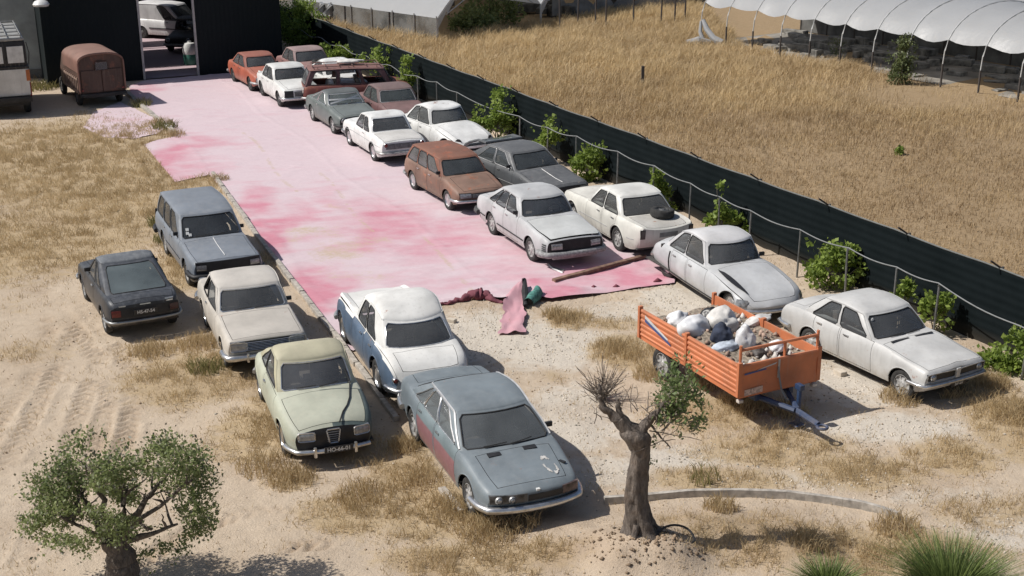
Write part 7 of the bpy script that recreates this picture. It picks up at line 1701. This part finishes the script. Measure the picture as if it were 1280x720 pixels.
# vines and shrubs along the fence
VINE = leafmat('vine_leaves', (.075, .135, .02), (.40, .50, .11), .5)
SHR = [((373, 28), [(0, 0, 24), (-10, 14, 16), (12, 18, 14), (4, -14, 12)], 'bushy light green shrub in the corner between the shed and the fence'), ((425, 68), [(0, 0, 12), (-14, -4, 9), (8, 8, 9)], 'sparse green shrub by the fence above the pinkish brown saloon'),
       ((470, 76), [(0, 0, 13), (14, -8, 9), (-16, 2, 8)], 'low spreading shrub by the fence above the sideways estate'), ((508, 92), [(0, 4, 10), (0, -14, 8), (-4, 18, 8)], 'narrow dry green shrub by the fence above the dull maroon saloon'),
       ((622, 140), [(0, 0, 18), (4, -18, 11), (-14, 12, 12), (10, 14, 13), (-28, 14, 9)], 'tall dense green vine by the fence behind the white streamlined car'), ((686, 164), [(0, 0, 13), (-6, 10, 11), (8, -8, 8)], 'compact round vine by the fence behind the charcoal hatchback'),
       ((735, 198), [(0, 0, 14), (-12, 6, 10), (10, 12, 12), (14, -18, 8), (4, 22, 10)], 'leafy vine by the fence beside the bonnet of the charcoal hatchback'), ((822, 232), [(0, 0, 9), (-4, -14, 7), (8, 12, 10), (12, 26, 8), (-10, 4, 6)], 'thin upright vine by the fence behind the white car with the spare wheel'),
       ((905, 262), [(-10, -26, 9), (-8, -8, 6), (0, 8, 10), (16, 14, 9), (30, 22, 8), (-14, 14, 7)], 'vine with one tall leafy shoot by the fence behind the silver streamlined saloon'), ((1040, 326), [(0, 0, 22), (-16, -14, 10), (20, -12, 14), (-18, 16, 14), (12, 18, 14), (32, 6, 9)], 'broad thick vine by the fence between the two nearest cars of the row'),
       ((1130, 368), [(0, 0, 9), (-6, 10, 8), (6, -10, 6)], 'small sparse vine by the fence behind the roof of the nearest silver saloon'), ((1168, 388), [(0, 0, 13), (10, 12, 10), (-8, -10, 9), (12, -12, 8)], 'tangled vine on a slanted stake by the fence behind the nearest silver saloon'),
       ((1262, 452), [(0, 0, 22), (-18, 4, 14), (14, -22, 14), (14, 10, 14)], 'low green bush by the fence at the right edge of the picture')]
for (px, py), cl, lab in SHR:
    off = .55; best = None
    for z in np.linspace(.15, 2.4, 120):
        x, y = G(px, py, z); d = abs(fence_side(x, y)+off)
        if best is None or d < best[0]: best = (d, x, y, z)
    _, x, y, z = best; sc = math.sqrt(x*x+y*y+(CAM_H-z)**2)/FPX
    t = thing('vine_shrub', lab, 'shrub', (x, y, 0), 0, 'vines planted along the fence')
    Cl = [(dx*sc, random.uniform(-.12, .12), max(.12, z-dy*sc*1.05), rr*sc*1.32) for dx, dy, rr in cl]
    n = int(380+sum((c[3]/.35)**2 for c in Cl)*300); foliage('leaves', Cl, n, .105, VINE, t, .40)
    m = MB()
    for c in Cl: limb(m, (random.gauss(0, .04), 0, 0), (c[0], c[1], c[2]), .018, .008, .05, 6, 5)
    m.build('stem', TWIG, t)
# green bush at the long tunnel and small far weeds
x, y = G(1125, 106); t = thing('wild_bush', 'dark green upright bush growing in the field in front of the long polytunnel', 'bush', (x, y, 0))
foliage('crown', [(0, 0, 1.75, .42), (.1, 0, 1.3, .5), (-.15, .1, .95, .5), (.1, -.1, .55, .5), (-.1, 0, .3, .45), (.35, 0, 1.6, .25)], 5200, .10, leafmat('wild_bush_leaves', (.05, .07, .025), (.19, .22, .085), .3), t, .3); m = MB()
for k in range(12): limb(m, (random.gauss(0, .08), random.gauss(0, .08), 0), (random.gauss(0, .3), random.gauss(0, .3), random.uniform(.8, 2.0)), .02, .006, .06, 6, 4)
m.build('stem', TWIG, t)
for (px, py, hh, lab) in ((1123, 194, .35, 'tiny green weed alone in the brown lower field'), (1045, 70, .9, 'narrow green plant under the edge of the long polytunnel')):
    x, y = G(px, py); t = thing('field_weed', lab, 'plant', (x, y, 0)); foliage('leaves', [(0, 0, hh*.6, hh*.4), (0, 0, hh*.25, hh*.35)], 500, .08, VINE if py > 100 else leafmat('wild_bush_leaves', (.05, .07, .025), (.19, .22, .085)), t, .3); m = MB(); limb(m, (0, 0, 0), (0, 0, hh), .015, .006); m.build('stem', TWIG, t)
# shaded plants inside the greenhouses at the top
for (px, py, r_, lab) in ((612, 20, 1.3, 'dark leafy plants inside the open end of the nearest gabled greenhouse'), (590, 30, .9, 'low dark plants at the left inside the nearest gabled greenhouse')):
    x, y = G(px, py+10); t = thing('greenhouse_plant', lab, 'plant', (x, y, 0)); foliage('leaves', [(0, 0, r_*.6, r_), (r_*.8, .3, r_*.5, r_*.7), (-r_*.8, .2, r_*.4, r_*.6)], 2500, .18, OLM, t, .35); m = MB(); limb(m, (0, 0, 0), (0, 0, r_), .05, .02); m.build('stem', TWIG, t)
